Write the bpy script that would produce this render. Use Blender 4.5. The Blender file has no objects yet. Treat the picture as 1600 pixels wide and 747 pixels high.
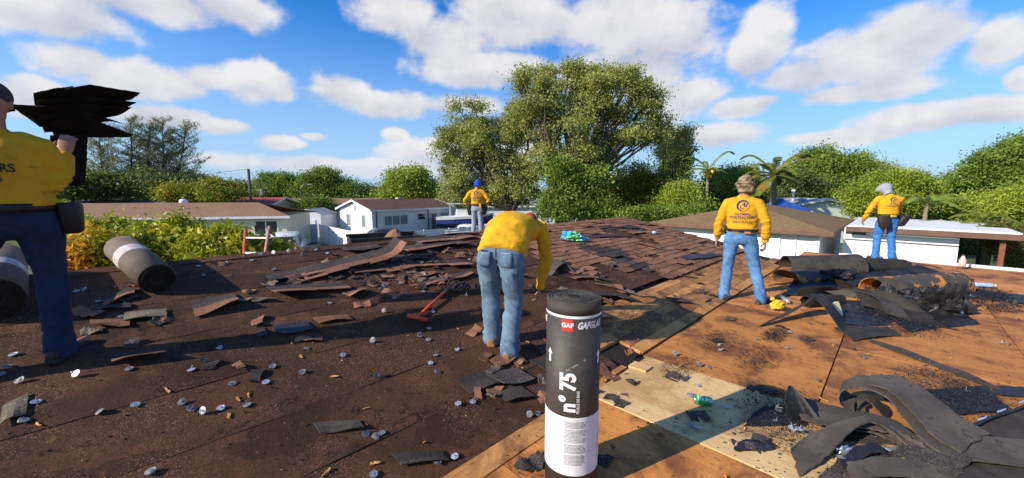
import bpy, bmesh, math, random
import numpy as np
from mathutils import Vector, Matrix, noise, bvhtree

# ------------------------------------------------------------------ camera, sky, sun, exposure
R = math.radians
scn = bpy.context.scene
COL = scn.collection
CAM_Z = 4.30                      # eye height above the ground: a person holding a phone on a single-storey roof
PITCH = R(7.08)
F = 600.0                         # focal length in pixels of the 1600 px wide photograph
cam_d = bpy.data.cameras.new('camera')
cam_d.sensor_width = 36.0
cam_d.lens = 36.0 * F / 1600.0
cam_d.clip_start = 0.05
cam_d.clip_end = 3000
cam = bpy.data.objects.new('camera', cam_d)
COL.objects.link(cam)
cam.location = (0, 0, CAM_Z)
cam.rotation_euler = (math.pi / 2 - PITCH, 0, 0)
scn.camera = cam

SUN_AZ = R(63)                    # shadows run 63 degrees to the right of the view direction
SUN_EL = R(28)
sun_d = bpy.data.lights.new('sun', 'SUN')
sun_d.energy = 5.0
sun_d.angle = R(0.5)
sun_d.color = (1.0, 0.90, 0.74)
sun = bpy.data.objects.new('sun', sun_d)
COL.objects.link(sun)
light_dir = Vector((math.sin(SUN_AZ) * math.cos(SUN_EL), math.cos(SUN_AZ) * math.cos(SUN_EL), -math.sin(SUN_EL)))
sun.rotation_euler = light_dir.to_track_quat('-Z', 'Y').to_euler()

scn.view_settings.view_transform = 'Standard'
scn.view_settings.look = 'None'
scn.view_settings.exposure = 0.42
scn.view_settings.gamma = 1.0


def ray(px, py):
    """direction from the camera through a pixel of the 1600 x 747 photograph"""
    x, y = (px - 800.0) / F, (373.5 - py) / F
    c, s = math.cos(PITCH), math.sin(PITCH)
    return Vector((x, c + y * s, y * c - s))


def at(px, py, Y):
    d = ray(px, py)
    t = Y / d.y
    return Vector((d.x * t, Y, CAM_Z + d.z * t))


def on_z(px, py, z):
    d = ray(px, py)
    t = (z - CAM_Z) / d.z
    return Vector((d.x * t, d.y * t, z))


DECK = 2.75                       # top of the flat plywood deck
Q0, QR, QE = 1.6, 5.55, 9.5       # where the slope starts, its ridge, the far eave
SL = 0.2
S2 = math.sqrt(0.5)
DP = Vector((S2, S2, 0))          # along the courses
DQ = Vector((-S2, S2, 0))         # up the slope


def zr(q):
    if q <= Q0:
        return DECK
    return DECK + SL * (q - Q0) if q <= QR else DECK + SL * (QR - Q0) - SL * (q - QR)


def pq(p, q, h=0.0):
    v = DP * p + DQ * q
    v.z = zr(q) + h
    return v


def to_pq(v):
    return v.x * S2 + v.y * S2, -v.x * S2 + v.y * S2


def on_roof(px, py, h=0.0):
    """point of the roof seen at a pixel"""
    d = ray(px, py)
    best = None
    # deck
    t = (DECK - CAM_Z) / d.z if d.z < 0 else None
    if t and (-d.x * S2 + d.y * S2) * t <= Q0:
        best = t
    k = -d.x * S2 + d.y * S2
    den = d.z - SL * k
    if abs(den) > 1e-6:
        t2 = (DECK - SL * Q0 - CAM_Z) / den
        if t2 > 0 and Q0 <= k * t2 <= QR + 0.3 and (best is None or t2 < best):
            best = t2
    if best is None:
        best = 8.0
    v = Vector((d.x * best, d.y * best, CAM_Z + d.z * best))
    v.z += h
    return v


def roof_normal(v):
    q = to_pq(v)[1]
    if q <= Q0:
        return Vector((0, 0, 1))
    s = SL if q <= QR else -SL
    return (Vector((0, 0, 1)) - DQ * s).normalized()


# ------------------------------------------------------------------ node helper
class NT:
    def __init__(self, tree):
        self.t = tree
        self.n = tree.nodes
        self.l = tree.links

    def node(self, typ, **kw):
        n = self.n.new(typ)
        for k, v in kw.items():
            setattr(n, k, v)
        return n

    def put(self, sock, v):
        if isinstance(v, bpy.types.NodeSocket):
            self.l.new(v, sock)
        elif v is not None:
            sock.default_value = v

    def math(self, op, a, b=None, c=None, clamp=False):
        n = self.node('ShaderNodeMath', operation=op, use_clamp=clamp)
        self.put(n.inputs[0], a)
        self.put(n.inputs[1], b)
        self.put(n.inputs[2], c)
        return n.outputs[0]

    def smooth(self, v, a, b, o0=0.0, o1=1.0):
        n = self.node('ShaderNodeMapRange', interpolation_type='SMOOTHSTEP')
        self.put(n.inputs[0], v)
        for i, x in zip((1, 2, 3, 4), (a, b, o0, o1)):
            self.put(n.inputs[i], x)
        return n.outputs[0]

    def noise(self, vec, scale, detail=4, rough=0.55, dist=0.0, col=False):
        n = self.node('ShaderNodeTexNoise')
        self.put(n.inputs['Vector'], vec)
        self.put(n.inputs['Scale'], scale)
        n.inputs['Detail'].default_value = detail
        n.inputs['Roughness'].default_value = rough
        n.inputs['Distortion'].default_value = dist
        return n.outputs['Color' if col else 'Fac']

    def voronoi(self, vec, scale, out='Distance', feature='F1'):
        n = self.node('ShaderNodeTexVoronoi', feature=feature)
        self.put(n.inputs['Vector'], vec)
        self.put(n.inputs['Scale'], scale)
        return n.outputs[out]

    def mix(self, f, a, b, blend='MIX'):
        n = self.node('ShaderNodeMix', data_type='RGBA', blend_type=blend)
        self.put(n.inputs[0], f)
        for s, v in ((n.inputs[6], a), (n.inputs[7], b)):
            if isinstance(v, (tuple, list)):
                v = tuple(v) + ((1.0,) if len(v) == 3 else ())
            self.put(s, v)
        return n.outputs[2]

    def mapping(self, vec, scale=(1, 1, 1), rot=(0, 0, 0), loc=(0, 0, 0)):
        n = self.node('ShaderNodeMapping')
        self.put(n.inputs['Vector'], vec)
        n.inputs['Scale'].default_value = scale
        n.inputs['Rotation'].default_value = rot
        n.inputs['Location'].default_value = loc
        return n.outputs[0]

    def vmath(self, op, a, b=None):
        n = self.node('ShaderNodeVectorMath', operation=op)
        self.put(n.inputs[0], a)
        self.put(n.inputs[1], b)
        return n.outputs[0]

    def own_coords(self):
        """object coordinates, shifted so that alike pieces do not share one pattern"""
        ri = self.node('ShaderNodeObjectInfo').outputs['Random']
        off = self.comb(self.math('MULTIPLY', ri, 41.0), self.math('MULTIPLY', ri, 67.0), self.math('MULTIPLY', ri, 13.0))
        return self.vmath('ADD', self.node('ShaderNodeTexCoord').outputs['Object'], off)

    def sep(self, v):
        n = self.node('ShaderNodeSeparateXYZ')
        self.put(n.inputs[0], v)
        return n.outputs

    def comb(self, x, y, z):
        n = self.node('ShaderNodeCombineXYZ')
        for s, v in zip(n.inputs, (x, y, z)):
            self.put(s, v)
        return n.outputs[0]


# ------------------------------------------------------------------ sky with clouds
world = bpy.data.worlds.new('World')
scn.world = world
world.use_nodes = True
W = NT(world.node_tree)
W.n.clear()
sky = W.node('ShaderNodeTexSky', sky_type='NISHITA')
sky.sun_disc = False
sky.sun_elevation = SUN_EL
sky.sun_rotation = math.atan2(-light_dir.x, -light_dir.y)
sky.altitude = 0
sky.air_density = 1.0
sky.dust_density = 0.6
sky.ozone_density = 2.2
gen = W.node('ShaderNodeTexCoord').outputs['Generated']
dx, dy, dz = W.sep(W.vmath('NORMALIZE', gen))
az = W.math('ARCTAN2', dx, dy)
el = W.math('ARCSINE', dz)
nv = W.mapping(gen, scale=(1, 1, 1.35))
warp = W.noise(nv, 2.6, 3, 0.5, col=True)
nvw = W.vmath('ADD', nv, W.vmath('MULTIPLY', W.vmath('SUBTRACT', warp, (0.5, 0.5, 0.5)), (0.10, 0.10, 0.10)))
fb = W.noise(nvw, 6.5, 8, 0.54)
fb2 = W.noise(W.vmath('ADD', nvw, (-0.035, -0.012, 0.05)), 6.5, 5, 0.5)
CLOUDS = [(60, 12, 190, 52), (235, 4, 170, 40), (365, 12, 95, 40), (120, 95, 85, 34), (205, 122, 110, 36),
          (275, 135, 60, 22), (395, 128, 75, 38), (335, 122, 60, 24), (60, 155, 90, 34), (255, 185, 110, 22),
          (352, 198, 48, 15), (535, 143, 58, 34), (610, 163, 95, 25), (715, 165, 90, 20), (440, 222, 48, 15),
          (492, 213, 28, 9), (617, 210, 20, 11), (520, 258, 230, 16), (625, 22, 75, 45), (690, 60, 90, 48),
          (735, 108, 115, 32), (820, 25, 140, 52), (950, 25, 130, 60), (1050, 50, 115, 68), (1005, 112, 120, 60),
          (1070, 150, 75, 36), (1178, 72, 50, 62), (1345, 92, 120, 50), (1440, 50, 110, 50), (1255, 122, 70, 36),
          (1562, 62, 62, 50), (1330, 145, 120, 18), (1150, 168, 62, 20), (1195, 158, 30, 12), (1430, 188, 125, 24),
          (1545, 176, 95, 26), (1320, 212, 130, 14), (1130, 212, 72, 22), (1598, 122, 32, 22), (720, 240, 140, 22)]
D = None
SH = None
for (cx, cy, rx, ry) in CLOUDS:
    d0 = ray(cx, cy).normalized()
    a0, e0 = math.atan2(d0.x, d0.y), math.asin(d0.z)
    d1 = ray(cx + rx, cy).normalized()
    d2 = ray(cx - rx, cy).normalized()
    ra = abs(math.atan2(d1.x, d1.y) - math.atan2(d2.x, d2.y)) / 2
    e1, e2 = math.asin(ray(cx, cy - ry).normalized().z), math.asin(ray(cx, cy + ry).normalized().z)
    re = abs(e1 - e2) / 2
    u = W.math('MULTIPLY', W.math('SUBTRACT', az, a0), 1.0 / ra)
    v = W.math('MULTIPLY', W.math('SUBTRACT', el, e0), 1.0 / re)
    r = W.math('SQRT', W.math('ADD', W.math('MULTIPLY', u, u), W.math('MULTIPLY', v, v)))
    e = W.math('SUBTRACT', 1.0, r)
    D = e if D is None else W.math('MAXIMUM', D, e)
    v2 = W.math('MULTIPLY', W.math('ADD', v, 0.62), 1.25)
    r2 = W.math('SQRT', W.math('ADD', W.math('MULTIPLY', u, u), W.math('MULTIPLY', v2, v2)))
    s_ = W.math('SUBTRACT', 1.05, r2)
    SH = s_ if SH is None else W.math('MAXIMUM', SH, s_)
# beyond the frame broken cloud goes on, thinned out to weaken its fill light
far_n = W.noise(nv, 2.3, 3, 0.5)
far_d = W.math('MULTIPLY', W.math('SUBTRACT', far_n, 0.60), 6.0)
out_m = W.math('MAXIMUM', W.smooth(W.math('ABSOLUTE', az), 0.90, 1.05), W.smooth(el, 0.50, 0.62))
far_d = W.math('ADD', W.math('MULTIPLY', out_m, W.math('ADD', far_d, 2.0)), -2.0)
D = W.math('MAXIMUM', D, far_d)
dens = W.math('ADD', W.math('ADD', W.math('MULTIPLY', D, 0.80), 0.06), W.math('MULTIPLY', W.math('SUBTRACT', fb, 0.5), 1.9))
wisp = W.noise(nvw, 15.0, 6, 0.6)
alpha = W.smooth(W.math('ADD', dens, W.math('MULTIPLY', W.math('SUBTRACT', wisp, 0.5), 0.5)), -0.06, 0.36)
lit = W.math('ADD', 0.70, W.math('MULTIPLY', W.math('SUBTRACT', fb, fb2), 2.6), clamp=True)
lit = W.math('SUBTRACT', lit, W.math('MULTIPLY', W.smooth(SH, 0.0, 0.75), 0.30), clamp=True)
ccol = W.mix(lit, (4.7, 4.9, 5.6), (7.6, 7.4, 7.3))
# the blue itself, a little deeper and clearer than the default air, paler towards the horizon
hs = W.node('ShaderNodeHueSaturation')
hs.inputs['Saturation'].default_value = 1.42
hs.inputs['Value'].default_value = 1.05
W.put(hs.inputs['Color'], sky.outputs[0])
deep = W.mix(1.0, hs.outputs[0], (0.85, 1.28, 1.66), 'MULTIPLY')
blue = W.mix(W.smooth(el, 0.0, 0.42, 0.80, 0.0), deep, (3.7, 5.2, 7.6))
low = W.smooth(el, -0.02, 0.12, 0.45, 1.0)
final = W.mix(W.math('MULTIPLY', alpha, W.math('MULTIPLY', low, 0.94)), blue, ccol)
bg = W.node('ShaderNodeBackground')
bg.inputs['Strength'].default_value = 0.09
W.put(bg.inputs['Color'], final)
wo = W.node('ShaderNodeOutputWorld')
W.l.new(bg.outputs[0], wo.inputs[0])

# ------------------------------------------------------------------ materials
MATS = {}


def new_mat(name):
    m = bpy.data.materials.new(name)
    m.use_nodes = True
    MATS[name] = m
    t = NT(m.node_tree)
    b = m.node_tree.nodes['Principled BSDF']
    return m, t, b


def simple(name, c1, c2=None, scale=6.0, rough=0.8, bump=0.0, bscale=40.0, rnd=0.0, metal=0.0, spec=0.3, stretch=(1, 1, 1),
           c3=None, detail=5):
    """a colour that wanders between two or three tones, with fine relief and a tone of its own for each object"""
    m, t, b = new_mat(name)
    tc = t.node('ShaderNodeTexCoord').outputs['Object']
    vec = t.mapping(tc, scale=stretch)
    col = tuple(c1) + (1,)
    if c2 is not None:
        f = t.smooth(t.noise(vec, scale, detail, 0.62), 0.36, 0.64)
        col = t.mix(f, c1, c2)
    if c3 is not None:
        f = t.smooth(t.noise(vec, scale * 3.7, 4, 0.7), 0.56, 0.68)
        col = t.mix(f, col, c3)
    if rnd:
        ri = t.node('ShaderNodeObjectInfo').outputs['Random']
        k = t.math('ADD', 1.0 - rnd, t.math('MULTIPLY', ri, 2 * rnd))
        cc = t.comb(k, k, k)
        col = t.mix(1.0, col if not isinstance(col, tuple) else col, cc, 'MULTIPLY')
    t.put(b.inputs['Base Color'], col)
    b.inputs['Roughness'].default_value = rough
    b.inputs['Metallic'].default_value = metal
    b.inputs['Specular IOR Level'].default_value = spec
    if bump:
        bn = t.node('ShaderNodeBump')
        bn.inputs['Strength'].default_value = bump
        bn.inputs['Distance'].default_value = 0.01
        t.put(bn.inputs['Height'], t.noise(vec, bscale, 5, 0.65))
        t.l.new(bn.outputs[0], b.inputs['Normal'])
    return m


def granular(name, base, tint, speck, rough=0.9, rnd=0.25, gscale=260, tint_scale=2.2, spec=0.2, speck_amt=0.5, torn=False):
    """asphalt with mineral granules: blotches of a second tone, speckles, and gritty relief"""
    m, t, b = new_mat(name)
    tc = t.own_coords()
    f = t.smooth(t.noise(tc, tint_scale, 6, 0.68), 0.40, 0.66)
    col = t.mix(f, base, tint)
    g = t.noise(tc, gscale * 0.35, 3, 0.8)
    col = t.mix(t.smooth(g, 0.3, 0.72, 0.0, 0.55), col, tuple(x * 0.35 for x in base))
    if torn:                                         # worn-through layers with sharp edges, and cracks
        e = t.noise(tc, 1.15, 9, 0.68, 0.5)
        col = t.mix(t.smooth(e, 0.535, 0.548, 0.0, 0.55), col, tuple(x * 0.45 for x in base))
        e2 = t.noise(t.vmath('ADD', tc, (9.0, 4.0, 0.0)), 2.1, 9, 0.7, 0.4)
        col = t.mix(t.smooth(e2, 0.60, 0.612, 0.0, 0.6), col, (tint[0] * 1.25, tint[1] * 1.2, tint[2] * 1.15))
        cr = t.voronoi(t.vmath('ADD', tc, t.vmath('MULTIPLY', t.noise(tc, 4.0, 5, 0.7, col=True), (0.5, 0.5, 0.5))), 1.3, 'Distance', 'DISTANCE_TO_EDGE')
        cm = t.math('MULTIPLY', t.smooth(cr, 0.004, 0.012, 1.0, 0.0), t.smooth(t.noise(tc, 1.6, 3, 0.5), 0.5, 0.56))
        col = t.mix(t.math('MULTIPLY', cm, 0.85), col, (0.012, 0.008, 0.006))
    vo = t.voronoi(tc, gscale, 'Color')
    sp = t.math('GREATER_THAN', t.sep(vo)[0], 1.0 - 0.16 * speck_amt)
    area = t.smooth(t.noise(tc, 1.7, 4, 0.6), 0.42, 0.6)
    col = t.mix(t.math('MULTIPLY', sp, area), col, speck)
    if rnd:
        ri = t.node('ShaderNodeObjectInfo').outputs['Random']
        k = t.math('ADD', 1.0 - rnd, t.math('MULTIPLY', ri, 2 * rnd))
        col = t.mix(1.0, col, t.comb(k, k, k), 'MULTIPLY')
    t.put(b.inputs['Base Color'], col)
    b.inputs['Roughness'].default_value = rough
    b.inputs['Specular IOR Level'].default_value = spec
    bn = t.node('ShaderNodeBump')
    bn.inputs['Strength'].default_value = 0.75
    bn.inputs['Distance'].default_value = 0.006
    hh = t.math('ADD', t.math('MULTIPLY', t.noise(tc, gscale * 0.3, 3, 0.7), 0.6), t.noise(tc, 22, 5, 0.7))
    t.put(bn.inputs['Height'], hh)
    t.l.new(bn.outputs[0], b.inputs['Normal'])
    return m


def wood(name, light, mid, dark, along='x', stain=0.5, grain=1.0, rnd=0.1, tar=0.0, rough=0.75):
    """plywood or board: long grain, stains and tar marks"""
    m, t, b = new_mat(name)
    tc = t.own_coords()
    sc = (1.3, 16 * grain, 6) if along == 'x' else (16 * grain, 1.3, 6)
    gv = t.mapping(tc, scale=sc)
    g = t.noise(gv, 2.4, 7, 0.62, 0.6)
    col = t.mix(t.smooth(g, 0.22, 0.78), mid, light)
    bl = t.smooth(t.noise(tc, 2.6, 6, 0.7, 0.4), 0.46, 0.72)
    col = t.mix(t.math('MULTIPLY', bl, 0.5), col, tuple(min(0.8, x * 1.22) for x in light))
    st = t.smooth(t.noise(tc, 1.9, 8, 0.72, 0.5), 0.45, 0.62)
    col = t.mix(t.math('MULTIPLY', st, stain), col, dark)
    g2 = t.smooth(t.noise(t.mapping(tc, scale=(sc[0] * 2.5, sc[1] * 3, 6)), 3.0, 4, 0.7), 0.60, 0.74)
    col = t.mix(t.math('MULTIPLY', g2, 0.55), col, tuple(x * 0.35 for x in dark))
    kv = t.mapping(tc, scale=(2.2, 4.4, 2) if along == 'x' else (4.4, 2.2, 2))
    kn = t.voronoi(t.vmath('ADD', kv, t.vmath('MULTIPLY', t.noise(tc, 7.0, 3, 0.5, col=True), (0.25, 0.25, 0.0))), 1.5)
    col = t.mix(t.smooth(kn, 0.035, 0.085, 0.75, 0.0), col, tuple(x * 0.6 for x in dark))
    if tar:
        dirt = t.smooth(t.noise(tc, 1.1, 9, 0.74, 0.7), 0.54, 0.64)
        col = t.mix(t.math('MULTIPLY', dirt, 0.62 * tar), col, (0.045, 0.022, 0.012))
        tr = t.smooth(t.noise(tc, 5.5, 8, 0.75, 0.8), 0.60, 0.665)
        col = t.mix(t.math('MULTIPLY', tr, tar), col, (0.018, 0.014, 0.013))
        tr2 = t.smooth(t.noise(tc, 38, 4, 0.7), 0.66, 0.70)
        col = t.mix(t.math('MULTIPLY', tr2, tar), col, (0.02, 0.015, 0.012))
    if rnd:
        ri = t.node('ShaderNodeObjectInfo').outputs['Random']
        k = t.math('ADD', 1.0 - rnd, t.math('MULTIPLY', ri, 2 * rnd))
        col = t.mix(1.0, col, t.comb(k, k, k), 'MULTIPLY')
    t.put(b.inputs['Base Color'], col)
    b.inputs['Roughness'].default_value = rough
    b.inputs['Specular IOR Level'].default_value = 0.25
    bn = t.node('ShaderNodeBump')
    bn.inputs['Strength'].default_value = 0.35
    bn.inputs['Distance'].default_value = 0.004
    t.put(bn.inputs['Height'], t.noise(gv, 9, 6, 0.7))
    t.l.new(bn.outputs[0], b.inputs['Normal'])
    return m


def foliage(name, c_old, c_new, c_odd=None, odd=0.0, scale=0.9, trans=0.42):
    """leaves: each its own tone, whole sprays younger or older, some light coming through"""
    m, t, b = new_mat(name)
    tc = t.node('ShaderNodeTexCoord').outputs['Object']
    ri = t.node('ShaderNodeNewGeometry').outputs['Random Per Island']
    f = t.math('ADD', t.math('MULTIPLY', ri, 0.55), t.math('MULTIPLY', t.smooth(t.noise(tc, scale, 3, 0.6), 0.35, 0.65), 0.5), clamp=True)
    col = t.mix(f, c_old, c_new)
    if c_odd:
        k = t.smooth(t.noise(tc, scale * 0.8, 2, 0.5), 0.62 - 0.25 * odd, 0.72 - 0.25 * odd)
        col = t.mix(t.math('MULTIPLY', k, t.smooth(ri, 0.1, 0.5)), col, c_odd)
    t.put(b.inputs['Base Color'], col)
    b.inputs['Roughness'].default_value = 0.5
    b.inputs['Specular IOR Level'].default_value = 0.35
    tr = t.node('ShaderNodeBsdfTranslucent')
    t.put(tr.inputs['Color'], col)
    mx = t.node('ShaderNodeMixShader')
    mx.inputs[0].default_value = trans
    t.l.new(b.outputs[0], mx.inputs[1])
    t.l.new(tr.outputs[0], mx.inputs[2])
    t.l.new(mx.outputs[0], m.node_tree.nodes['Material Output'].inputs[0])
    return m


granular('felt', (0.066, 0.035, 0.020), (0.122, 0.056, 0.031), (0.27, 0.13, 0.09), rnd=0.12, gscale=230, tint_scale=1.3, speck_amt=0.65, spec=0.10, torn=True)
granular('shingle', (0.29, 0.132, 0.072), (0.20, 0.095, 0.057), (0.40, 0.22, 0.15), rnd=0.30, gscale=240, tint_scale=3.0)
granular('shingle_dark', (0.050, 0.040, 0.038), (0.085, 0.060, 0.050), (0.22, 0.18, 0.16), rnd=0.3, gscale=240, tint_scale=4.0)
granular('shingle_back', (0.20, 0.155, 0.105), (0.14, 0.11, 0.08), (0.33, 0.27, 0.2), rnd=0.25, gscale=90, tint_scale=6.0, speck_amt=0.3)
granular('granule', (0.17, 0.095, 0.07), (0.10, 0.06, 0.05), (0.4, 0.3, 0.25), rnd=0.0, gscale=60, tint_scale=14.0)
simple('tar', (0.012, 0.012, 0.014), (0.03, 0.027, 0.026), 5, 0.5, 0.6, 40, rnd=0.25, spec=0.35, c3=(0.05, 0.05, 0.055))
simple('rolled_felt', (0.062, 0.050, 0.041), (0.100, 0.081, 0.065), 4, 0.8, 0.4, 60, rnd=0.3, c3=(0.045, 0.037, 0.031), spec=0.2)
wood('plywood', (0.58, 0.245, 0.062), (0.44, 0.162, 0.040), (0.20, 0.070, 0.026), 'y', 0.95, 1.0, 0.18, tar=0.9)
wood('fresh_plywood', (0.72, 0.50, 0.24), (0.60, 0.37, 0.15), (0.36, 0.18, 0.065), 'y', 0.65, 1.2, 0.05, tar=0.75)
wood('roof_board', (0.58, 0.28, 0.085), (0.40, 0.170, 0.050), (0.14, 0.060, 0.030), 'x', 0.8, 1.4, 0.22, tar=0.8)
wood('chip_wood', (0.62, 0.33, 0.10), (0.50, 0.22, 0.06), (0.3, 0.12, 0.04), 'x', 0.4, 2.0, 0.3)
simple('dark_gap', (0.02, 0.014, 0.01), None, rough=0.95)  # near-black, also used for shade under boards and inside openings
simple('cap_metal', (0.30, 0.33, 0.37), (0.42, 0.44, 0.46), 30, 0.38, 0.2, 80, rnd=0.3, metal=0.4, spec=0.4)
simple('cap_dull', (0.16, 0.165, 0.17), (0.26, 0.25, 0.24), 40, 0.6, 0.3, 80, rnd=0.3, metal=0.4, spec=0.3)
simple('nail_steel', (0.35, 0.35, 0.36), None, rough=0.4, metal=0.9)
simple('white_paint', (0.78, 0.78, 0.77), (0.70, 0.70, 0.69), 1.5, 0.65, 0.12, 30)
simple('white_wall', (0.80, 0.80, 0.80), (0.72, 0.73, 0.74), 0.8, 0.85, 0.15, 25)
simple('blue_white_wall', (0.66, 0.69, 0.74), (0.60, 0.63, 0.68), 0.8, 0.85, 0.15, 25)
simple('cream_wall', (0.72, 0.66, 0.47), (0.66, 0.60, 0.42), 0.7, 0.85, 0.15, 25)
simple('green_wall', (0.62, 0.70, 0.62), (0.56, 0.64, 0.56), 0.7, 0.85, 0.15, 25)
granular('brown_roof', (0.29, 0.165, 0.095), (0.25, 0.145, 0.085), (0.33, 0.2, 0.13), rnd=0.1, gscale=25, tint_scale=0.7)
granular('dark_brown_roof', (0.145, 0.080, 0.055), (0.115, 0.062, 0.045), (0.2, 0.12, 0.09), rnd=0.1, gscale=25, tint_scale=0.7)
granular('tan_roof', (0.255, 0.165, 0.078), (0.21, 0.13, 0.063), (0.26, 0.18, 0.1), rnd=0.08, gscale=25, tint_scale=0.8)
simple('grey_roof', (0.36, 0.37, 0.38), (0.29, 0.30, 0.31), 1.2, 0.8, 0.1, 20)
simple('red_roof', (0.36, 0.075, 0.045), (0.28, 0.06, 0.04), 2, 0.8, 0.2, 20)
simple('white_roof', (0.82, 0.82, 0.82), (0.70, 0.70, 0.70), 0.9, 0.6, 0.1, 20)
simple('brown_trim', (0.17, 0.088, 0.062), (0.13, 0.07, 0.05), 2, 0.7, 0.1, 30)
simple('dark_glass', (0.025, 0.03, 0.035), (0.05, 0.055, 0.06), 1.3, 0.12, spec=0.6)
simple('grey_glass', (0.24, 0.27, 0.29), (0.18, 0.21, 0.23), 1.6, 0.18, spec=0.5)
simple('bark', (0.13, 0.10, 0.075), (0.075, 0.058, 0.045), 5, 0.9, 0.8, 18, stretch=(1, 1, 0.3))
simple('palm_bark', (0.27, 0.21, 0.15), (0.17, 0.13, 0.09), 3, 0.9, 0.8, 14, stretch=(1, 1, 4))
simple('pole_wood', (0.16, 0.125, 0.10), (0.10, 0.08, 0.065), 4, 0.9, 0.4, 20, stretch=(1, 1, 0.2))
simple('grey_metal', (0.32, 0.33, 0.34), (0.24, 0.25, 0.26), 4, 0.5, metal=0.6)
simple('black_metal', (0.015, 0.015, 0.016), (0.03, 0.028, 0.026), 5, 0.5, spec=0.4)
simple('steel_dark', (0.10, 0.085, 0.075), (0.16, 0.10, 0.07), 18, 0.5, 0.2, 60, metal=0.6)
simple('red_paint', (0.78, 0.085, 0.022), (0.66, 0.07, 0.02), 14, 0.42, 0.1, 60)
simple('red_pipe', (0.42, 0.085, 0.055), (0.34, 0.07, 0.05), 9, 0.6)
simple('ladder_orange', (0.62, 0.10, 0.035), (0.50, 0.08, 0.03), 5, 0.5)
simple('ladder_pink', (0.60, 0.26, 0.19), (0.5, 0.2, 0.14), 5, 0.55)
simple('aluminium', (0.55, 0.55, 0.55), (0.45, 0.45, 0.45), 9, 0.4, metal=0.7)
simple('rust', (0.24, 0.085, 0.045), (0.15, 0.06, 0.04), 8, 0.85, 0.3, 40)
simple('grass', (0.065, 0.095, 0.028), (0.10, 0.115, 0.04), 0.5, 0.95, 0.4, 14, c3=(0.15, 0.13, 0.07))
simple('asphalt', (0.050, 0.050, 0.052), (0.065, 0.064, 0.062), 0.7, 0.9, 0.3, 40)
simple('concrete', (0.34, 0.33, 0.31), (0.28, 0.27, 0.25), 0.9, 0.9, 0.2, 30)
simple('car_white', (0.76, 0.76, 0.75), (0.70, 0.70, 0.69), 2, 0.25, spec=0.5)
simple('car_dark', (0.035, 0.05, 0.075), (0.045, 0.06, 0.085), 2, 0.22, spec=0.6)
simple('car_silver', (0.42, 0.43, 0.45), (0.36, 0.37, 0.39), 2, 0.3, spec=0.5)
simple('rubber', (0.02, 0.02, 0.02), (0.03, 0.03, 0.03), 8, 0.8)
simple('tail_light', (0.45, 0.02, 0.015), None, rough=0.2, spec=0.5)
simple('boat_blue', (0.025, 0.05, 0.26), (0.03, 0.06, 0.22), 2, 0.25, spec=0.5)
simple('boat_white', (0.78, 0.79, 0.80), (0.72, 0.73, 0.75), 2, 0.3, spec=0.5)
simple('blue_tarp', (0.03, 0.10, 0.42), (0.02, 0.07, 0.33), 3, 0.5)
simple('skin', (0.42, 0.20, 0.125), (0.34, 0.15, 0.09), 9, 0.6, 0.15, 90)
simple('shirt', (0.66, 0.355, 0.012), (0.56, 0.28, 0.010), 4, 0.9, 0.5, 28, rnd=0.05, c3=(0.46, 0.225, 0.016))
simple('sheet_shade_black', (0.008, 0.0072, 0.0065), (0.016, 0.0145, 0.013), 9, 0.9, 0.5, 60, spec=0.12)  # near-black tone holds the shade on the carried sheets
simple('denim_faded', (0.140, 0.215, 0.295), (0.075, 0.125, 0.190), 4, 0.9, 0.4, 90, c3=(0.165, 0.245, 0.33))
simple('denim_blue', (0.105, 0.245, 0.46), (0.060, 0.150, 0.315), 4, 0.9, 0.4, 90, c3=(0.125, 0.275, 0.49))
simple('denim_bright', (0.045, 0.20, 0.52), (0.03, 0.13, 0.38), 7, 0.9, 0.4, 90)
simple('denim_navy', (0.015, 0.032, 0.072), (0.009, 0.020, 0.048), 7, 0.9, 0.4, 90)
simple('denim_grey', (0.30, 0.34, 0.40), (0.22, 0.26, 0.32), 7, 0.9, 0.4, 90, c3=(0.42, 0.45, 0.5))
simple('boot_tan', (0.34, 0.17, 0.065), (0.25, 0.12, 0.045), 14, 0.7, 0.2, 60)
simple('boot_brown', (0.075, 0.055, 0.04), (0.05, 0.036, 0.028), 14, 0.75, 0.2, 60)
simple('boot_black', (0.018, 0.017, 0.017), (0.03, 0.028, 0.027), 14, 0.6, 0.2, 60)
simple('belt_black', (0.014, 0.012, 0.012), (0.025, 0.022, 0.02), 10, 0.5, 0.2, 60)
simple('pouch_brown', (0.045, 0.026, 0.02), (0.028, 0.018, 0.015), 10, 0.6, 0.3, 60)
simple('camo', (0.36, 0.26, 0.15), (0.07, 0.046, 0.03), 12, 0.95, 0.4, 60, c3=(0.20, 0.16, 0.11))
simple('cap_red', (0.52, 0.015, 0.03), (0.42, 0.012, 0.025), 8, 0.85, 0.3, 60)
simple('cloth_blue', (0.012, 0.09, 0.62), (0.01, 0.06, 0.45), 9, 0.85, 0.3, 60)
simple('cloth_grey', (0.31, 0.32, 0.36), (0.24, 0.25, 0.29), 9, 0.9, 0.3, 60)
simple('cap_black', (0.022, 0.022, 0.026), (0.05, 0.05, 0.055), 9, 0.85, 0.3, 60)
simple('print_dark', (0.045, 0.035, 0.06), None, rough=0.8)
simple('print_black', (0.03, 0.025, 0.02), None, rough=0.8)
simple('print_navy', (0.035, 0.03, 0.10), None, rough=0.8)
simple('felt_dark', (0.028, 0.024, 0.021), (0.050, 0.042, 0.036), 4, 0.75, 0.4, 60, rnd=0.35, c3=(0.022, 0.019, 0.017), spec=0.25)
simple('roll_black', (0.040, 0.033, 0.027), (0.056, 0.046, 0.038), 7, 0.55, 0.25, 120, spec=0.4, c3=(0.030, 0.025, 0.021))
simple('roll_edge', (0.085, 0.078, 0.062), (0.045, 0.04, 0.034), 40, 0.9, 0.5, 120)
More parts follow.
